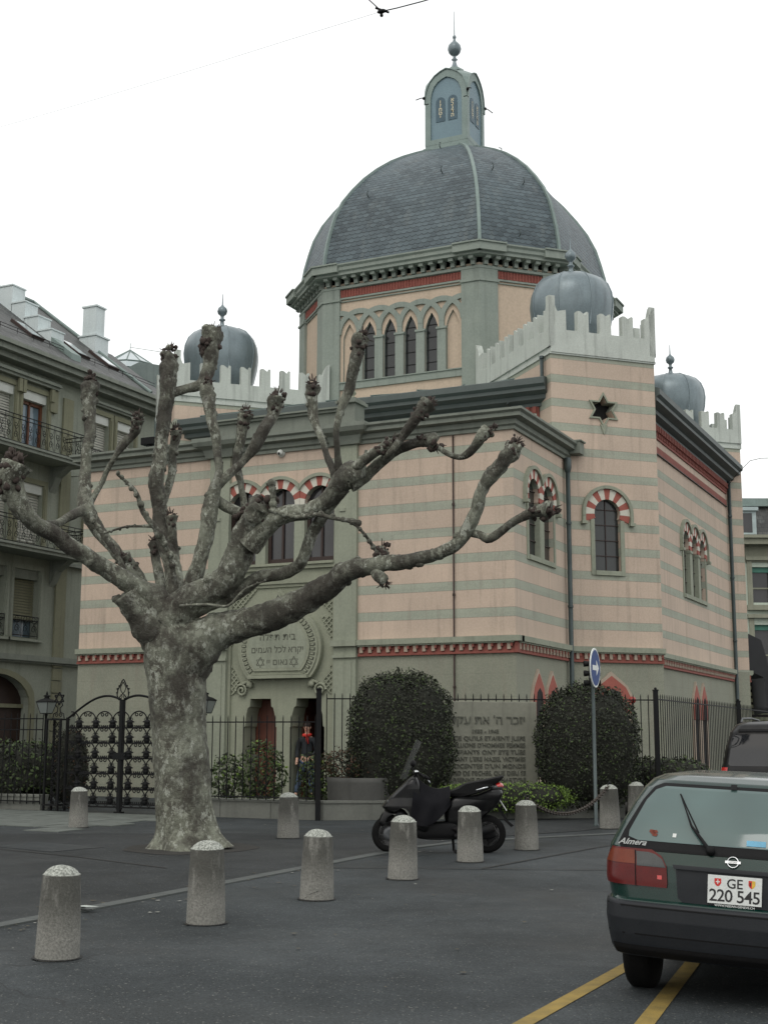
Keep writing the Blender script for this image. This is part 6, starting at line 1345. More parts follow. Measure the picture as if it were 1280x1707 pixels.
o = MB(); van.patch(o, van.rear, [(1.70, -.66, .66), (1.735, -.64, .64)], .02, 14, 2); o.build('brake_light', M['rubber'], vn)
for sg_ in (-1, 1): o = MB(); van.patch(o, van.rear, [(.85, sg_ * .82, sg_ * .93), (1.17, sg_ * .80, sg_ * .91)], .012, 6, 4); o.build('tail_light', M['lbrt'], vn)
o = MB(); van.patch(o, van.rear, [(1.055, -.33, .40), (1.095, -.35, .42)], .03, 10, 2); o.tube([van.rear(x, 1.075, .035) for x in (-.34, -.2, 0, .2, .40)], .022, 8); o.build('chrome_handle', M['chrome'], vn)
Fv = van.flat(.03, .97, .03); o = MB(); o.prism(Fv, [(-.25, -.055), (.25, -.055), (.25, .055), (-.25, .055)], 0, .006); vp_ = o.build('number_plate', M['plate'], vn)
o = MB(); o.text(Fv, 'VD·329517', .098, .02, -.036, .007, ext=.001, bold=.001); o.build('plate_number', M['pblack'], vp_); o = MB(); o.prism(Fv, shieldp(-.215, .0), .006, .0085, 0, False); o.build('plate_crest', M['pred'], vp_)
for sg_ in (-1, 1): o = MB(); o.tube([van.w(sg_ * .68, y, z) for y, z in ((.7, 1.84), (.8, 1.90), (1.5, 1.915), (2.2, 1.89), (2.3, 1.83))], .015, 6); o.build('roof_rail', M['alu'], vn)
for sg_ in (-1, 1): van.wheel(vn, sg_ * .80, .85, .33, .21, 0, sg_); van.wheel(vn, sg_ * .80, 3.75, .33, .21, 0, sg_)
# --- maxi scooter ---------------------------------------------------------
So = CAM + HF * 19.42; gs = gz(*(So + RT * .8).xy); Fk = Fr((So.x, So.y, gs), RT)
base = So + RT * .8; sct = thing('motor_scooter', 'black maxi scooter with tall windscreen parked behind the bollards', 'scooter', (base.x, base.y, gs))
def puffy(F, pts, w, mat_, name, parent, e=.86, lay=((-1, .84), (-.8, .95), (-.4, 1), (.4, 1), (.8, .95), (1, .84)), d0=0):
    cx_ = sum(p[0] for p in pts) / len(pts); cz_ = sum(p[1] for p in pts) / len(pts); n = len(pts); S = spline([(p[0], p[1], 0, 0) for p in pts] + [(pts[0][0], pts[0][1], 0, 0)], .04)[:-1]; n = len(S); mb = MB(); P = []
    for dl, k in lay: P += [F.P(cx_ + (p[0] - cx_) * k, cz_ + (p[1] - cz_) * k, d0 + dl * w) for p in S]
    L = len(lay); tr = tessellate_polygon([[Vector((p[0], p[1], 0)) for p in S]])
    mb.add(P, [(j * n + i, j * n + (i + 1) % n, (j + 1) * n + (i + 1) % n, (j + 1) * n + i) for j in range(L - 1) for i in range(n)] + [tuple(t) for t in tr] + [tuple((L - 1) * n + i for i in t) for t in tr], 0, True); return mb.build(name, mat_, parent, sharp=55)
for sx, hub in ((.10, 'front'), (1.47, 'rear')):
    o = MB(); c = Fk.P(sx, .262, 0); ax = (Fk.s, Vector((0, 0, 1)), Fk.n); w_ = .06 if hub == 'front' else .075
    o.lathe(c, [(.17, -w_ * .8), (.22, -w_), (.25, -w_ * .7), (.262, 0), (.25, w_ * .7), (.22, w_), (.17, w_ * .8)], 40, axis=ax); wh = o.build('wheel', M['tyre'], sct)
    o = MB(); o.lathe(c, [(.175, -w_ * .8), (.165, -w_ * .7), (.165, w_ * .7), (.175, w_ * .8)], 32, axis=ax); o.lathe(c, [(.001, -.05), (.045, -.05), (.05, 0), (.045, .05), (.001, .05)], 16, axis=ax)
    for k in range(5):
        a = k * 2 * pi / 5 + .3; o.hexa([Fk.P(sx + r_ * cos(a) + q * sin(a), .262 + r_ * sin(a) - q * cos(a), d_) for d_ in (-.02, .02) for r_, q in ((.04, -.028), (.04, .028), (.168, -.016), (.168, .016))])
    o.build('rim', M['rim'], wh); o = MB(); o.lathe(Fk.P(sx, .262, .045), [(.10, 0), (.10, .006), (.05, .006)], 20, axis=ax); o.build('brake_disc', M['alu'], wh)
puffy(Fk, [(-.06, .42), (-.02, .36), (.06, .50), (.20, .54), (.30, .44), (.33, .40), (.36, .50), (.28, .60), (.12, .62), (-.02, .54)], .10, M['blackp'], 'front_mudguard', sct)
puffy(Fk, [(-.02, .64), (.04, .58), (.14, .56), (.26, .62), (.36, .56), (.42, .36), (.60, .26), (.66, .34), (.58, .60), (.52, .95), (.46, 1.06), (.38, 1.04), (.25, .92), (.08, .76)], .20, M['blackp'], 'front_fairing', sct)
puffy(Fk, [(.42, .36), (.5, .20), (1.02, .19), (1.12, .26), (1.05, .42), (.66, .42)], .17, M['rubber'], 'floorboard', sct)
puffy(Fk, [(.88, .40), (1.02, .34), (1.22, .40), (1.5, .56), (1.66, .74), (1.68, .86), (1.58, .90), (1.30, .80), (1.02, .78), (.86, .66)], .17, M['blackp'], 'rear_fairing', sct)
puffy(Fk, [(.84, .80), (.90, .84), (1.05, .90), (1.15, .96), (1.45, 1.02), (1.70, 1.07), (1.66, 1.0), (1.48, .88), (1.25, .80), (1.02, .76)], .14, M['rubber'], 'seat', sct)
puffy(Fk, [(.95, .34), (1.15, .22), (1.52, .20), (1.58, .28), (1.40, .36), (1.18, .44)], .06, M['rubber'], 'engine_case', sct, d0=.14)
o = MB(); o.tube([Fk.P(1.0, .24, .2), Fk.P(1.2, .27, .22), Fk.P(1.55, .36, .22)], [.03, .055, .06], 12); o.build('silencer', M['iron'], sct)
# leg cover draped between bars and seat
cv = MB(); P = []; NX, NY = 16, 12
for j in range(NY + 1):
    for i in range(NX + 1):
        u, v = i / NX, j / NY; x = .44 + u * .50 - v * .06 * (1 - u); top = 1.08 - .16 * u - .10 * sin(u * pi); bot = .44 + .22 * u ** 2 - .10 * sin(u * pi); z = top + (bot - top) * v; dd = (.10 + .13 * min(1, v * 2.2)) + .018 * sin(u * 14 + v * 3) * v + .01 * noise.noise(Vector((u * 5, v * 5, 1)))
        P.append(Fk.P(x, z, dd))
cv.add(P, [(j * (NX + 1) + i, j * (NX + 1) + i + 1, (j + 1) * (NX + 1) + i + 1, (j + 1) * (NX + 1) + i) for j in range(NY) for i in range(NX)], 0, True)
P2 = [p - Fk.n * .0 for p in P[:NX + 1]]; P3 = [Fk.P(.44 + i / NX * .5, 1.08 - .16 * i / NX - .1 * sin(i / NX * pi), -.10) for i in range(NX + 1)]; P4 = [Fk.P(.40 + i / NX * .5, .55, -.22) for i in range(NX + 1)]
for A_, B_ in ((P2, P3), (P3, P4)): cv.add(A_ + B_, [(i, i + 1, NX + 2 + i, NX + 1 + i) for i in range(NX)], 0, True)
cv.build('leg_cover', mat('black_tarpaulin', (.006, .006, .008), (.010, .010, .012), 4, .7, bm=.5, bscale=8, spec=.12), sct)
# windscreen
ws = MB(); P = []
for j in range(9):
    v = j / 8
    for i in range(9):
        u = i / 8 * 2 - 1; x = .25 + .24 * v + .10 * u * u * (1 - .3 * v) - .02; z = 1.02 + .57 * v - .06 * u * u * v ** 2; P.append(Fk.P(x, z, u * (.20 - .06 * v ** 2)))
ws.add(P, [(j * 9 + i, j * 9 + i + 1, (j + 1) * 9 + i + 1, (j + 1) * 9 + i) for j in range(8) for i in range(8)], 0, True)
mt, t, b = new_mat('smoky_perspex'); b.inputs['Base Color'].default_value = (.30, .31, .31, 1); b.inputs['Roughness'].default_value = .15; b.inputs['Alpha'].default_value = .32; b.inputs['Specular IOR Level'].default_value = .6; f_ = ramp(t, noise_(t, obc(t), 6, 4), .3, .7); t.links.new(mixc(t, f_, (.06, .063, .063), (.12, .125, .12)), b.inputs['Base Color']); M['perspex'] = mt
ws.build('windscreen', M['perspex'], sct)
o = MB(); o.tube([Fk.P(.48, 1.02, 0), Fk.P(.46, 1.10, 0)], .03, 8); o.tube([Fk.P(.58, 1.05, .34), Fk.P(.50, 1.11, .22), Fk.P(.46, 1.10, 0), Fk.P(.50, 1.11, -.22), Fk.P(.58, 1.05, -.34)], .015, 8); [o.tube([Fk.P(.52, 1.09, s_ * .25), Fk.P(.64, 1.03, s_ * .36)], .021, 8) for s_ in (1, -1)]; hb_ = o.build('handlebar', M['rubber'], sct)
o = MB(); [o.tube([Fk.P(.56, 1.08, s_ * .22), Fk.P(.64, 1.0, s_ * .30), Fk.P(.66, .96, s_ * .30)], .007, 6) for s_ in (1, -1)]; o.sphere(Fk.P(.46, 1.12, .06), .045, 10, 8, sq=(1, 1, .6)); o.build('brake_lever', M['chrome'], hb_)
for s_ in (1, -1):
    o = MB(); o.tube([Fk.P(.44, 1.08, s_ * .18), Fk.P(.42, 1.20, s_ * .30)], .008, 6); o.sphere(Fk.P(.42, 1.24, s_ * .33), .06, 12, 8, sq=(.5, 1.2, .8)); o.build('mirror', M['rubber'], sct)
o = MB(); o.sphere(Fk.P(1.60, .91, .03), .085, 12, 8, sq=(1.15, 1.2, .62)); tl2 = o.build('tail_light', M['lgrey'], sct); o = MB(); o.sphere(Fk.P(1.645, .925, .03), .07, 12, 8, sq=(.8, 1.5, .75)); o.build('red_lens', M['lbrt'], tl2); o = MB(); o.tube([Fk.P(1.30, .87, .13), Fk.P(1.42, .90, .14), Fk.P(1.55, .93, .11)], [.010, .016, .012], 6); o.build('trim_strip', M['chrome'], tl2)
o = MB(); o.hexa([Fk.P(x, z, d_) for d_ in (.0, .03) for x, z in ((1.55, .72), (1.60, .70), (1.74, .42), (1.78, .42))]); o.hexa([Fk.P(x, z, d_) for d_ in (-.05, .08) for x, z in ((1.70, .46), (1.74, .46), (1.80, .36), (1.84, .38))]); bk_ = o.build('plate_bracket', M['rubber'], sct)
o = MB(); o.hexa([Fk.P(x, z, d_) for d_ in (-.07, .10) for x, z in ((1.635, .74), (1.645, .745), (1.735, .585), (1.745, .59))]); o.build('number_plate', M['plate'], bk_)
o = MB(); o.tube([Fk.P(.98, .22, .12), Fk.P(1.0, .02, .16), Fk.P(1.04, .012, .18)], .014, 6); o.tube([Fk.P(.98, .22, -.12), Fk.P(1.0, .02, -.16), Fk.P(1.04, .012, -.18)], .014, 6); o.build('centre_stand', M['iron'], sct)
o = MB(); o.tube([Fk.P(.10, .262, .09), Fk.P(.22, .56, .09)], .02, 8); o.tube([Fk.P(.10, .262, -.09), Fk.P(.22, .56, -.09)], .02, 8); o.build('fork', M['alu'], sct)
o = MB(); o.sphere(Fk.P(.10, .70, .13), .07, 10, 8, sq=(.9, .9, .6)); o.build('headlight', M['lgrey'], sct)
# ================================================================ neighbouring buildings
FN = Fr((-19.3, 0), (0, 1)); S0, S1 = -14.0, 14.36
nb = thing('apartment_building', 'grey green stone apartment building with iron balconies and slate roof at far left', 'building', BX((-19.3, 2, .2)))
M['glassb'] = glass_mat('bluish_pane', (.10, .14, .17), .08, .7, .6); M['wood2'] = mat('orange_brown_frame', (.15, .055, .025), None, 4, .6)
holes = []; wins = []
def nwin(s0, s1, z0, z1, kind): holes.append([(s0, z0), (s1, z0), (s1, z1), (s0, z1)]); wins.append((s0, s1, z0, z1, kind))
bays = [(7.14, 8.30), (5.55, 6.72), (2.2, 3.36), (.6, 1.76), (-2.8, -1.64), (-4.4, -3.24)]
for i, (a, b) in enumerate(bays):
    nwin(a, b, 10.74, 12.80, 'open' if i in (0, 3) else 'shut'); nwin(a, b, 7.64, 9.78, 'shut'); nwin(a, b, 4.82, 6.98, 'part')
for a, b in ((10.55, 11.64), (12.1, 13.08)): nwin(a, b, 10.9, 12.80, 'shut'); nwin(a, b, 7.8, 9.78, 'shut')
arch = lambda c, w_: [(c - w_, .2), (c + w_, .2), (c + w_, 2.7)] + [(c + w_ * cos(R(a)), 2.7 + .95 * sin(R(a))) for a in range(15, 180, 15)] + [(c - w_, 2.7)]
aw = [6.55, 1.6, -3.4]
o = MB(BX); o.panel(FN, [(S0, -.3), (S1, -.3), (S1, 13.5), (S0, 13.5)], holes + [arch(c, 1.55) for c in aw] , 0, .28)
o.box(Fr((-19.3, S1), (-1, 0)), 0, 9, -.3, 13.5, -.02, 0); o.build('wall', M['nwall'], nb)
for s0, s1, z0, z1, kd in wins:
    o = MB(BX); o.box(FN, s0, s1, z0, z1, -.30, -.24); w_ = o.build('window', M['glassb'], nb)
    o = MB(BX)
    if kd == 'open': o.box(FN, s0, s0 + .05, z0, z1, -.24, -.16); o.box(FN, s1 - .09, s1, z0, z1, -.24, -.16); o.box(FN, (s0 + s1) / 2 - .06, (s0 + s1) / 2 + .01, z0, z1 - .3, -.24, -.17); o.box(FN, s0, s1, z1 - .42, z1 - .32, -.24, -.17); o.build('frame', M['wood2'], w_)
    else:
        zb = z0 if kd == 'shut' else z0 + .62; z = z1 - .3
        while z > zb: o.hexa([FN.P(x, z + dz, d_) for x in (s0, s1) for dz, d_ in ((0, -.19), (-.085, -.155), (0, -.2), (-.085, -.165))]); z -= .088
        o.build('roller_shutter', M['shutter'] if z0 > 7 else M['nwalld'], w_)
        if kd == 'part': o = MB(BX); o.box(FN, s0, s1, zb - .07, zb, -.2, -.14); o.build('frame', M['nwalld'], w_)
    o = MB(BX); o.box(FN, s0, s1, z1 - .30, z1, -.22, -.02); o.build('shutter_box', M['wbox'] if z0 > 7 else M['nstring'], w_)
    o = MB(BX)
    for x in (s0 - .20, s1 + .03): o.box(FN, x, x + .17, z0 - .05, z1, 0, .07); o.box(FN, x + .04, x + .13, z0, z1 - .1, .07, .09)
    o.box(FN, s0 - .25, s1 + .25, z0 - .12, z0 - .04, 0, .13); o.box(FN, s0 - .2, s1 + .2, z1, z1 + .16, 0, .06); o.build('surround', M['nwalld'] if z0 > 5 else M['nwall'], w_)
# string courses, cornice, pilaster strips
o = MB(BX)
o.box(FN, S0, S1 - 3.75, 4.09, 4.27, 0, .16); o.box(FN, S0, S1 - 3.75, 4.02, 4.09, 0, .09); o.box(FN, 8.9, 10.6, 7.30, 7.42, 0, .16)
o.box(FN, S0, 8.7, 13.05, 13.14, 0, .22); o.box(FN, S0, 8.7, 13.14, 13.24, 0, .30); o.box(FN, 10.3, 13.4, 13.05, 13.12, 0, .18); o.box(FN, 10.3, 13.4, 13.12, 13.2, 0, .25)
o.build('string_course', M['nstring'], nb)
o = MB(BX)
for s_ in (9.18,): 
    o.box(FN, s_ - .05, s_ + .45, 4.27, 7.3, 0, .07); o.box(FN, s_ - .05, s_ + .45, 7.5, 10.5, 0, .07); o.box(FN, s_ - .05, s_ + .45, 10.8, 12.95, 0, .07)
    z = .3
    while z < 4: o.box(FN, s_ - .02, s_ + .44, z, z + .37, 0, .06); z += .405
    for k in (0, 1): o.box(FN, s_ - .8 + 1.9 * k, s_ - .45 + 1.9 * k, 12.3, 13.04, 0, .14)
o.build('pilaster_strip', M['nwalld'], nb)
for c in (4.5, -.4): o = MB(BX); o.box(FN, c - .25, c + .25, 4.3, 13.0, 0, .06); o.build('pilaster_strip', M['nwalld'], nb)
o = MB(BX)
for a, b in bays[:2]:
    for x in (a - .20, b + .03): o = MB(BX); o.box(FN, x + .01, x + .16, 12.62, 13.04, .1, .2); o.build('console', M['nwalld'], nb)
o = MB(BX)
for c in aw:
    o = MB(BX); o.prism(FN, arch(c, 1.6), -.35, -.28, 0); d_ = o.build('arched_door', M['woodd'], nb); o = MB(BX); o.box(FN, c - 1.55, c + 1.55, 2.62, 2.74, -.28, -.2)
    A1 = arch(c, 1.55); A2 = [(c + (x - c) * 1.15, z + (.16 if z > 2.7 else 0)) for x, z in A1]
    for i in range(2, len(A1) - 1): o.prism(FN, [A1[i], A2[i], A2[i + 1], A1[i + 1]], 0, .07)
    for sg_ in (-1, 1): o.box(FN, *sorted((c + sg_ * 1.55, c + sg_ * 1.78)), .2, 2.7, 0, .07)
    o.build('arch_moulding', M['nwalld'], d_)
# balconies with wrought iron fronts
def balcony(s0, s1, z, zt, proj=.95, slab=True):
    if slab:
        o = MB(BX); o.box(FN, s0, s1, z - .16, z, 0, proj + .05); o.box(FN, s0 - .03, s1 + .03, z - .05, z + .02, 0, proj + .1)
        for s_ in (s0 + .5, s1 - .5, (s0 + s1) / 2): o.hexa([FN.P(s_ + a, zz, dd) for a in (-.16, .16) for zz, dd in ((z - .16, 0), (z - .16, proj * .8), (z - 1.0, 0), (z - .5, .25))])
        b_ = o.build('balcony', M['nstring'], nb)
    else: b_ = nb
    o = MB(BX)
    segs = [((s0, proj), (s1, proj)), ((s1, proj), (s1, 0)), ((s0, 0), (s0, proj))] if slab else [((s0, proj), (s1, proj))]
    for (a, da), (b, db_) in segs:
        L = sqrt((b - a) ** 2 + (db_ - da) ** 2); n = max(2, int(L / .32))
        def Q(t, z_): return FN.P(a + (b - a) * t, z_, da + (db_ - da) * t)
        for zz in (z + .06, zt, zt - .12): o.tube([Q(0, zz), Q(1, zz)], .016, 5)
        for k in range(n + 1): o.tube([Q(k / n, z), Q(k / n, zt)], .010, 4)
        for k in range(n):
            for (cz, sgn, st_) in ((z + .27, 1, 0), (z + .58, -1, pi)):
                o.tube([Q((k + .5 + sgn * (.34 * (1 - i / 16) * cos(st_ + i * .62))) / n, cz + .13 * (1 - i / 18) * sin(st_ + i * .62)) for i in range(15)], .009, 4)
            o.tube([Q((k + .1) / n, z + .1), Q((k + .5) / n, z + .43), Q((k + .9) / n, z + .1)], .007, 4); o.tube([Q((k + .1) / n, zt - .14), Q((k + .5) / n, z + .43), Q((k + .9) / n, zt - .14)], .007, 4)
    o.build('balustrade', M['iron'], b_)
balcony(-.6, 9.3, 10.64, 11.55); balcony(-.6, 9.5, 7.55, 8.42); balcony(-9, -3, 10.64, 11.55); balcony(-9, -3, 7.55, 8.42)
for a, b in bays[:4]: balcony(a - .02, b + .02, 4.82, 5.48, .06, False)
balcony(10.5, 11.7, 10.9, 11.5, .06, False)
# roof
RM = .75; XE = -18.55
def rp(x, s, dz=0): return (x, s, 13.92 + RM * (XE - x) + dz)
o = MB(BX); n = 0
XR = -26.0
def rq(s0, s1, xa, xb):
    k = len(o.f); o.add([rp(xa, s0), rp(xa, s1), rp(xb, s1), rp(xb, s0)], [(0, 1, 2, 3)], 0); L = (xa - xb) * 1.25 * BS; o.uv[k] = [(s0 * BS + 50, 10), (s1 * BS + 50, 10), (s1 * BS + 50, 10 + L), (s0 * BS + 50, 10 + L)]
rq(S0, 9.6, XE, XR); rq(9.6, 13.05, XE, -24.2); rq(13.05, S1 + .3, XE, -21.6)
o.build('roof', M['slate2'], nb); rf_ = bpy.data.objects['roof']
o = MB(BX); o.box(Fr((-19.3, 0), (0, 1)), S0, S1 + .3, 13.62, 13.80, -.05, .68); o.box(FN, S0, S1 + .35, 13.80, 13.93, -.1, .80); o.box(FN, S0, S1 + .2, 13.45, 13.62, -.05, .45); o.build('eaves', M['nstring'], nb)
o = MB(BX); o.tube([rp(XE, 13.05, .06), rp(-24.2, 13.05, .06)], .07, 6); o.tube([rp(-24.2, 9.6, .04), rp(-24.2, 13.05, .04)], .09, 6); o.build('verge_flashing', M['leadl'], rf_)
# back wall of the roof space so the ridge has depth
o = MB(BX); o.poly([rp(XE, 13.05), rp(-24.2, 13.05), (-24.2, 13.05, 13.8), (XE, 13.05, 13.8)]); o.poly([rp(-24.2, 9.6), rp(-24.2, 13.05), (-29, 13.05, 14.5), (-29, 9.6, 14.5)]); o.poly([rp(XR, S0), rp(XR, 9.6), (-33, 9.6, 14), (-33, S0, 14)]); o.poly([rp(-21.6, 13.05), rp(-21.6, S1 + .3), (-27, S1 + .3, 13.5), (-27, 13.05, 13.5)]); o.build('rear_slope', M['darkroof'], rf_)
o = MB(BX)
for s_ in [S0 + .8 * k for k in range(int((S1 - S0) / .8))]: o.tube([rp(-19.35, s_, .02), rp(-19.35, s_, .2)], .012, 4)
for dz in (.1, .2): o.tube([rp(-19.35, S0, dz), rp(-19.35, S1, dz)], .012, 4)
o.build('snow_guard', M['iron'], rf_)
def skyl(x, s, w_=.62, l_=1.15):
    o = MB(BX); a = Vector((1, 0, -RM)).normalized(); b = Vector((0, 1, 0)); c = Vector(rp(x, s)); n_ = Vector((RM, 0, 1)).normalized()
    def P(u, v, h_): return c + a * u + b * v + n_ * h_
    o.hexa([P(u, v, h_) for u in (-l_ / 2, l_ / 2) for v in (-w_ / 2, w_ / 2) for h_ in (-.05, .10)]); q = o.build('skylight', M['woodd'], rf_); o = MB(BX); o.hexa([P(u, v, h_) for u in (-l_ / 2 + .1, l_ / 2 - .1) for v in (-w_ / 2 + .08, w_ / 2 - .08) for h_ in (.08, .108)]); o.build('pane', M['sky_pane'], q)
mt, t, b = new_mat('wet_glass'); b.inputs['Base Color'].default_value = (.5, .55, .56, 1); b.inputs['Roughness'].default_value = .12; b.inputs['Metallic'].default_value = .6; M['sky_pane'] = mt
skyl(-20.1, 8.1); skyl(-20.1, 10.55); skyl(-20.2, 12.35); skyl(-20.2, 5.5)
# stepped party wall and chimneys
for i, (xa, zt) in enumerate(((-19.9, 15.46), (-20.5, 16.02), (-21.1, 16.62), (-21.7, 17.30))):
    xb = xa - (.62 if i < 3 else 1.2); s0 = 9.1; o = MB(BX); o.box(Fr((0, 0), (0, 1)), s0, s0 + .66, rp(xa, 0)[2] - .6, zt - .05, xb, xa); o.box(Fr((0, 0), (0, 1)), s0 - .03, s0 + .69, zt - .05, zt, xb - .02, xa + .03); o.build('stepped_chimney', [M['chim']], nb)
o = MB(BX); o.hexa([(x, s_, rp(x, 0)[2] + dz) for x in (-19.0, -19.9) for s_ in (9.1, 9.6) for dz in (0, .22)]); o.build('verge_box', M['leadl'], nb)
Fz = Fr((0, 0), (0, 1))
o = MB(BX); zb = rp(-21, 0)[2]; o.box(Fz, 12.8, 13.58, zb - .8, 16.38, -21.7, -20.95); o.box(Fz, 12.76, 13.62, 16.38, 16.44, -21.74, -20.9); o.box(Fz, 12.85, 13.37, 16.44, 17.52, -21.6, -21.0); o.box(Fz, 12.81, 13.41, 17.52, 17.58, -21.65, -20.95); o.build('tall_chimney', M['chim'], nb)
# street lamp hung from the corner, floodlight camera
lx = MB(); c = Vector((-12.2, .6, 9.0)); 
lp = MB(BX); c = Vector(FN.P(9.75, 10.05, .75)); lp.lathe(c, [(.05, .30), (.10, .28), (.30, .16), (.34, .06), (.33, .04)], 20); lp.sphere(c + Vector((0, 0, .05)), .31, 16, 8, sq=(1, 1, .55)); lp.tube([c + Vector((0, 0, .28)), c + Vector((-.75, 0, .32))], .025, 6); l_ = lp.build('lamp', M['wbox'], nb)
# roof of the building behind with glazed lantern
rb = thing('rooftop_lantern_house', 'dark roofed building with a glazed pyramid rooflight behind the chimney at left', 'building', BX((-24, 24, .2)))
def cw(px, py, d): 
    dd = FW * 2234.83 + _r * (px - 640) - _u * (py - 853.5); return CAM + dd * (d / dd.dot(HF))
o = MB(); q = [cw(178, 604, 60), cw(262, 636, 60), cw(262, 760, 60), cw(178, 740, 60)]; bk = HF * 6
P = q + [p + bk + Vector((0, 0, .0)) for p in q]; o.add(P, [(0, 1, 2, 3), (4, 5, 6, 7), (0, 1, 5, 4), (1, 2, 6, 5), (3, 2, 6, 7), (0, 3, 7, 4)]); o.build('roof_block', M['leadl'], rb)
o = MB(); q = [cw(214, 612, 58.5), cw(232, 603, 58.5), cw(290, 612, 58.5), cw(290, 760, 58.5), cw(214, 740, 58.5)]; o.add(q + [p + HF * 1.2 for p in q], [(0, 1, 2, 3, 4), (0, 1, 6, 5), (1, 2, 7, 6)]); o.build('dormer', M['darkroof'], rb)
o = MB(); c = cw(216, 612, 63); rr = 1.05; top = c + Vector((0, 0, .86)); rim = [c + Vector((rr * 1.25 * cos(a), rr * 1.25 * sin(a), 0)) for a in [2 * pi * k / 12 for k in range(12)]]
for k in range(12): o.add([rim[k], rim[(k + 1) % 12], top], [(0, 1, 2)])
o.add([p - Vector((0, 0, .3)) for p in rim] + rim, [(k, (k + 1) % 12, 12 + (k + 1) % 12, 12 + k) for k in range(12)])
lg = o.build('rooflight', M['sky_pane'], rb); o = MB(); [o.tube([rim[k], top], .035, 4) for k in range(12)]; [o.tube([rim[k], rim[(k + 1) % 12]], .04, 4) for k in range(12)]; o.tube([top, top + Vector((0, 0, .35))], .02, 4); o.tube([top + RT * 1.6 + Vector((0, 0, -.4)), top + RT * 1.6], .02, 4); o.tube([top + Vector((0, 0, .15)), top + RT * 1.6 - Vector((0, 0, .1))], .012, 4); o.build('glazing_ribs', M['leadl'], lg)
# flue-like camera on the block roof
o = MB(BX); c = Vector((-9.3, .25, 8.42)); o.tube([c, c + Vector((0, 0, .18))], .05, 8); Fq = Fr((c.x, c.y), (1, 0)); o.box(Fq, -.20, .18, 8.60, 8.78, -.1, .1); o.box(Fq, -.06, .06, 8.52, 8.6, -.06, .06); o.box(Fq, -.14, .14, 8.40, 8.44, -.1, .1); k_ = o.build('floodlight', M['iron'], bevel=.015); tag(k_, 'small dark floodlight standing on the roof edge of the left wing', 'floodlight')
# ---- right background building -------------------------------------
Cf = 72
def rfp(px, d): p = CAM + HF * d + RT * ((px - 640) / 2235 * d * .9858); return p
pR = rfp(1205, Cf); FR2_ = Fr((pR.x, pR.y), RT); kx = Cf / 2235 * .9858
def zz(py, d=Cf): return 1.65 + (1236.5 - py) / 2235 * d * 1.0
def ss(px): return (px - 1205) * kx
rbd = thing('pale_town_house', 'pale town house with grey mansard roof and dormer at the far right edge', 'building', (pR.x, pR.y, .3))
o = MB(); wins2 = [[(ss(a), zz(z0)), (ss(b), zz(z0)), (ss(b), zz(z1)), (ss(a), zz(z1))] for a, b in ((1266, 1298), (1340, 1372)) for z0, z1 in ((1008, 948), (1120, 1045))]
o.panel(FR2_, [(0, -.2), (ss(1420), -.2), (ss(1420), zz(905)), (0, zz(905))], wins2, 0, .3); o.box(Fr((pR.x, pR.y), RT), -.02, 0, -.2, zz(905), -8, 0); o.build('wall', M['rwall'] if 'rwall' in M else mat('pale_render', (.50, .56, .48), (.44, .50, .42), 1, .9), rbd)
trim = mat('town_house_stone', (.27, .275, .21), (.21, .215, .165), 1.5, .9, streak=.3)
for a, b in ((1266, 1298), (1340, 1372)):
    for z0, z1 in ((1008, 948), (1120, 1045)):
        o = MB(); o.box(FR2_, ss(a), ss(b), zz(z0), zz(z1), -.35, -.28); w_ = o.build('window', M['glassw'], rbd); o = MB(); o.box(FR2_, ss(a), ss(b), zz(z1) - .28, zz(z1), -.25, -.15); o.build('awning_box', mat('green_blind', (.06, .20, .15), None, 4, .6), w_)
        o = MB(); o.box(FR2_, ss(a - 8), ss(a), zz(z0) - .3, zz(z1) + .35, 0, .12); o.box(FR2_, ss(b), ss(b + 8), zz(z0) - .3, zz(z1) + .35, 0, .12); o.box(FR2_, ss(a - 11), ss(b + 11), zz(z1) + .35, zz(z1) + .55, 0, .25); o.box(FR2_, ss(a - 11), ss(b + 11), zz(z0) - .42, zz(z0) - .15, 0, .3); o.box(FR2_, ss(a), ss(b), zz(z0) + .75, zz(z0) + .83, -.28, -.2); o.build('surround', trim, w_)
o = MB(); o.box(FR2_, -.1, ss(1420), zz(940), zz(905), 0, .08); o.box(FR2_, -.1, ss(1420), zz(912), zz(902), 0, .75); o.box(FR2_, -.1, ss(1420), zz(902), zz(897), 0, .9); o.build('cornice', trim, rbd)
o = MB(); z0, z1 = zz(897), zz(842); P = [FR2_.P(0, z0, .5), FR2_.P(ss(1420), z0, .5), FR2_.P(ss(1420), z1, -.6), FR2_.P(0, z1, -.6)]; o.add(P, [(0, 1, 2, 3)]); o.uv[0] = [(0, 0), (9, 0), (9, 2.5), (0, 2.5)]; o.build('mansard', M['slate2'], rbd)
o = MB(); o.box(FR2_, -.1, ss(1420), z1, z1 + .1, -8, -.35); o.box(FR2_, -.1, ss(1420), z1 + .1, zz(827), -8, -.6); o.build('upper_roof', M['leadl'], rbd)
o = MB(); o.box(FR2_, ss(1236), ss(1273), zz(895), zz(854), -.5, .55); o.box(FR2_, ss(1234), ss(1276), zz(855), zz(849), -.5, .7); dm_ = o.build('dormer', mat('pale_blue_paint', (.42, .50, .50), None, 2, .7), rbd); o = MB(); o.box(FR2_, ss(1240), ss(1266), zz(892), zz(859), .5, .56); o.build('window', M['glassw'], dm_)
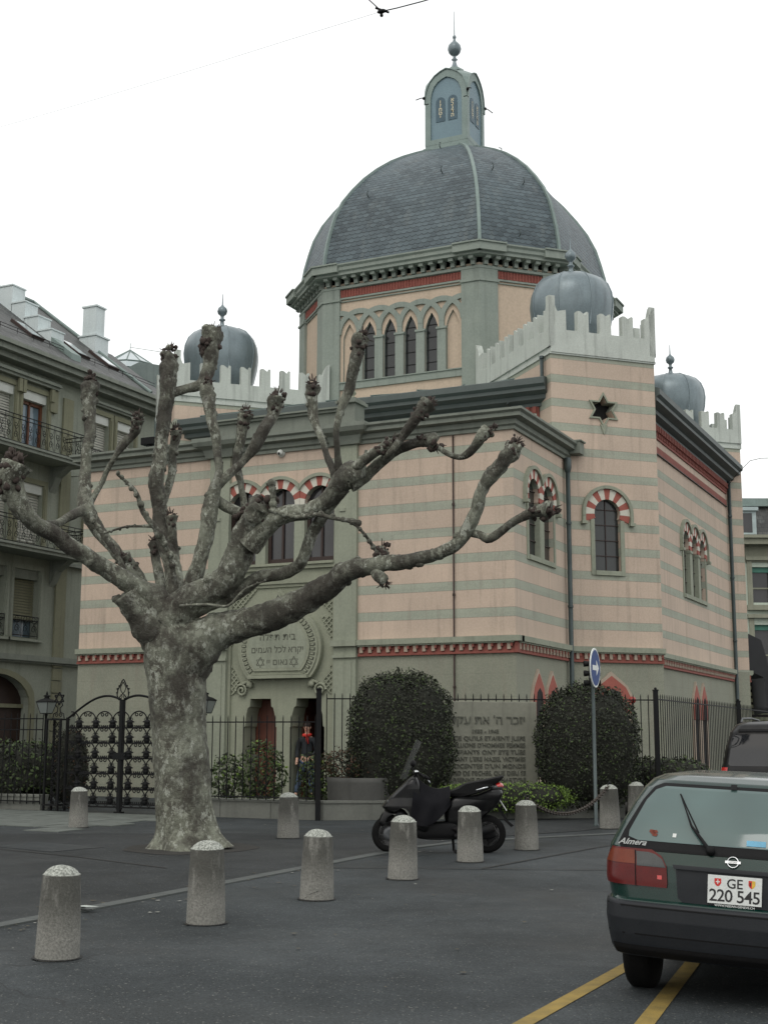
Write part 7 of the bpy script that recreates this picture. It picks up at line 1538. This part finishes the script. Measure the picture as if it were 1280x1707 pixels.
# striped shutter front and dark awning in the side street
dS = 55; pS = rfp(1235, dS); FS2 = Fr((pS.x, pS.y), RT); kS = dS / 2235
sh_ = thing('slatted_screen', 'cream slatted screen with dark gaps at the end of the side street', 'screen', (pS.x, pS.y, .3)); o = MB()
for k in range(7): z = 1.65 + (1236 - (1136 + k * 10.2)) * kS; o.box(FS2, 0, 50 * kS, z - .14, z, -.05, .02)
o.build('slats', mat('cream_slat', (.42, .44, .30), None, 3, .8), sh_); o = MB(); o.box(FS2, 0, 50 * kS, .2, 1.65 + 100 * kS, -.2, -.1); o.build('frame', M['woodd'], sh_)
aw_ = MB(); P = [(1240, 1056), (1268, 1070), (1276, 1100), (1284, 1150), (1284, 1190), (1274, 1190), (1270, 1132), (1240, 1118)]
aw_.prism(Fr((rfp(640, 53).x, rfp(640, 53).y), RT), [((x - 640) / 2235 * 53, 1.65 + (1236 - y) / 2235 * 53) for x, y in P], -2.5, 0); a_ = aw_.build('dark_awning', mat('black_canvas', (.02, .021, .024), None, 3, .7)); tag(a_, 'black canvas awning projecting over the side street beyond the last turret', 'awning')
# ---- overhead wires ---------------------------------------------------
def wpx(px, py, d): dd = FW * 2234.83 + _r * (px - 640) - _u * (py - 853.5); return CAM + dd * (d / dd.dot(HF))
def wire(name, pts, r, label, mt=M['iron']):
    o = MB(); S = spline([(*p, 0) for p in pts], 1.5); o.tube([p[:3] for p in S], r, 5); k = o.build(name, mt); tag(k, label, 'wire'); return k
j0 = wpx(636, 18, 20)
wire('span_wire', [j0, wpx(705, 1, 19), wpx(900, -60, 16)], .010, 'dark wire leaving the clamp at the top towards the upper right'); wire('span_wire', [j0, wpx(612, -4, 20.5), wpx(560, -50, 22)], .010, 'short dark wire leaving the clamp at the top towards the upper left')
wire('thin_wire', [j0, wpx(480, 66, 24), wpx(300, 122, 28), wpx(0, 211, 34), wpx(-400, 320, 44)], .0034, 'very thin wire falling away to the left across the sky', mat('faint_wire', (.42, .38, .42), None, 4, .6))
o = MB(); o.sphere(j0, .045, 10, 8, sq=(1.8, 1, .8)); o.tube([j0 - RT * .1 + Vector((0, 0, .06)), j0 + RT * .12 - Vector((0, 0, .02))], .02, 6); o.sphere(j0 - Vector((0, 0, .07)), .03, 8, 6); k = o.build('wire_clamp', M['iron']); tag(k, 'small dark insulator clamp joining the overhead wires at the top', 'clamp')
e0 = BX((1.68 - .35, 2 * 10.5 - 5.27 - .36, 9.35)); wire('span_wire', [e0, wpx(1250, 768, 40), wpx(1300, 763, 38), wpx(1500, 735, 30)], .009, 'short dark wire leaving the rear turret towards the right edge')
# tidy helper properties
for o_ in bpy.data.objects:
    if '_loc' in o_.keys(): del o_['_loc']
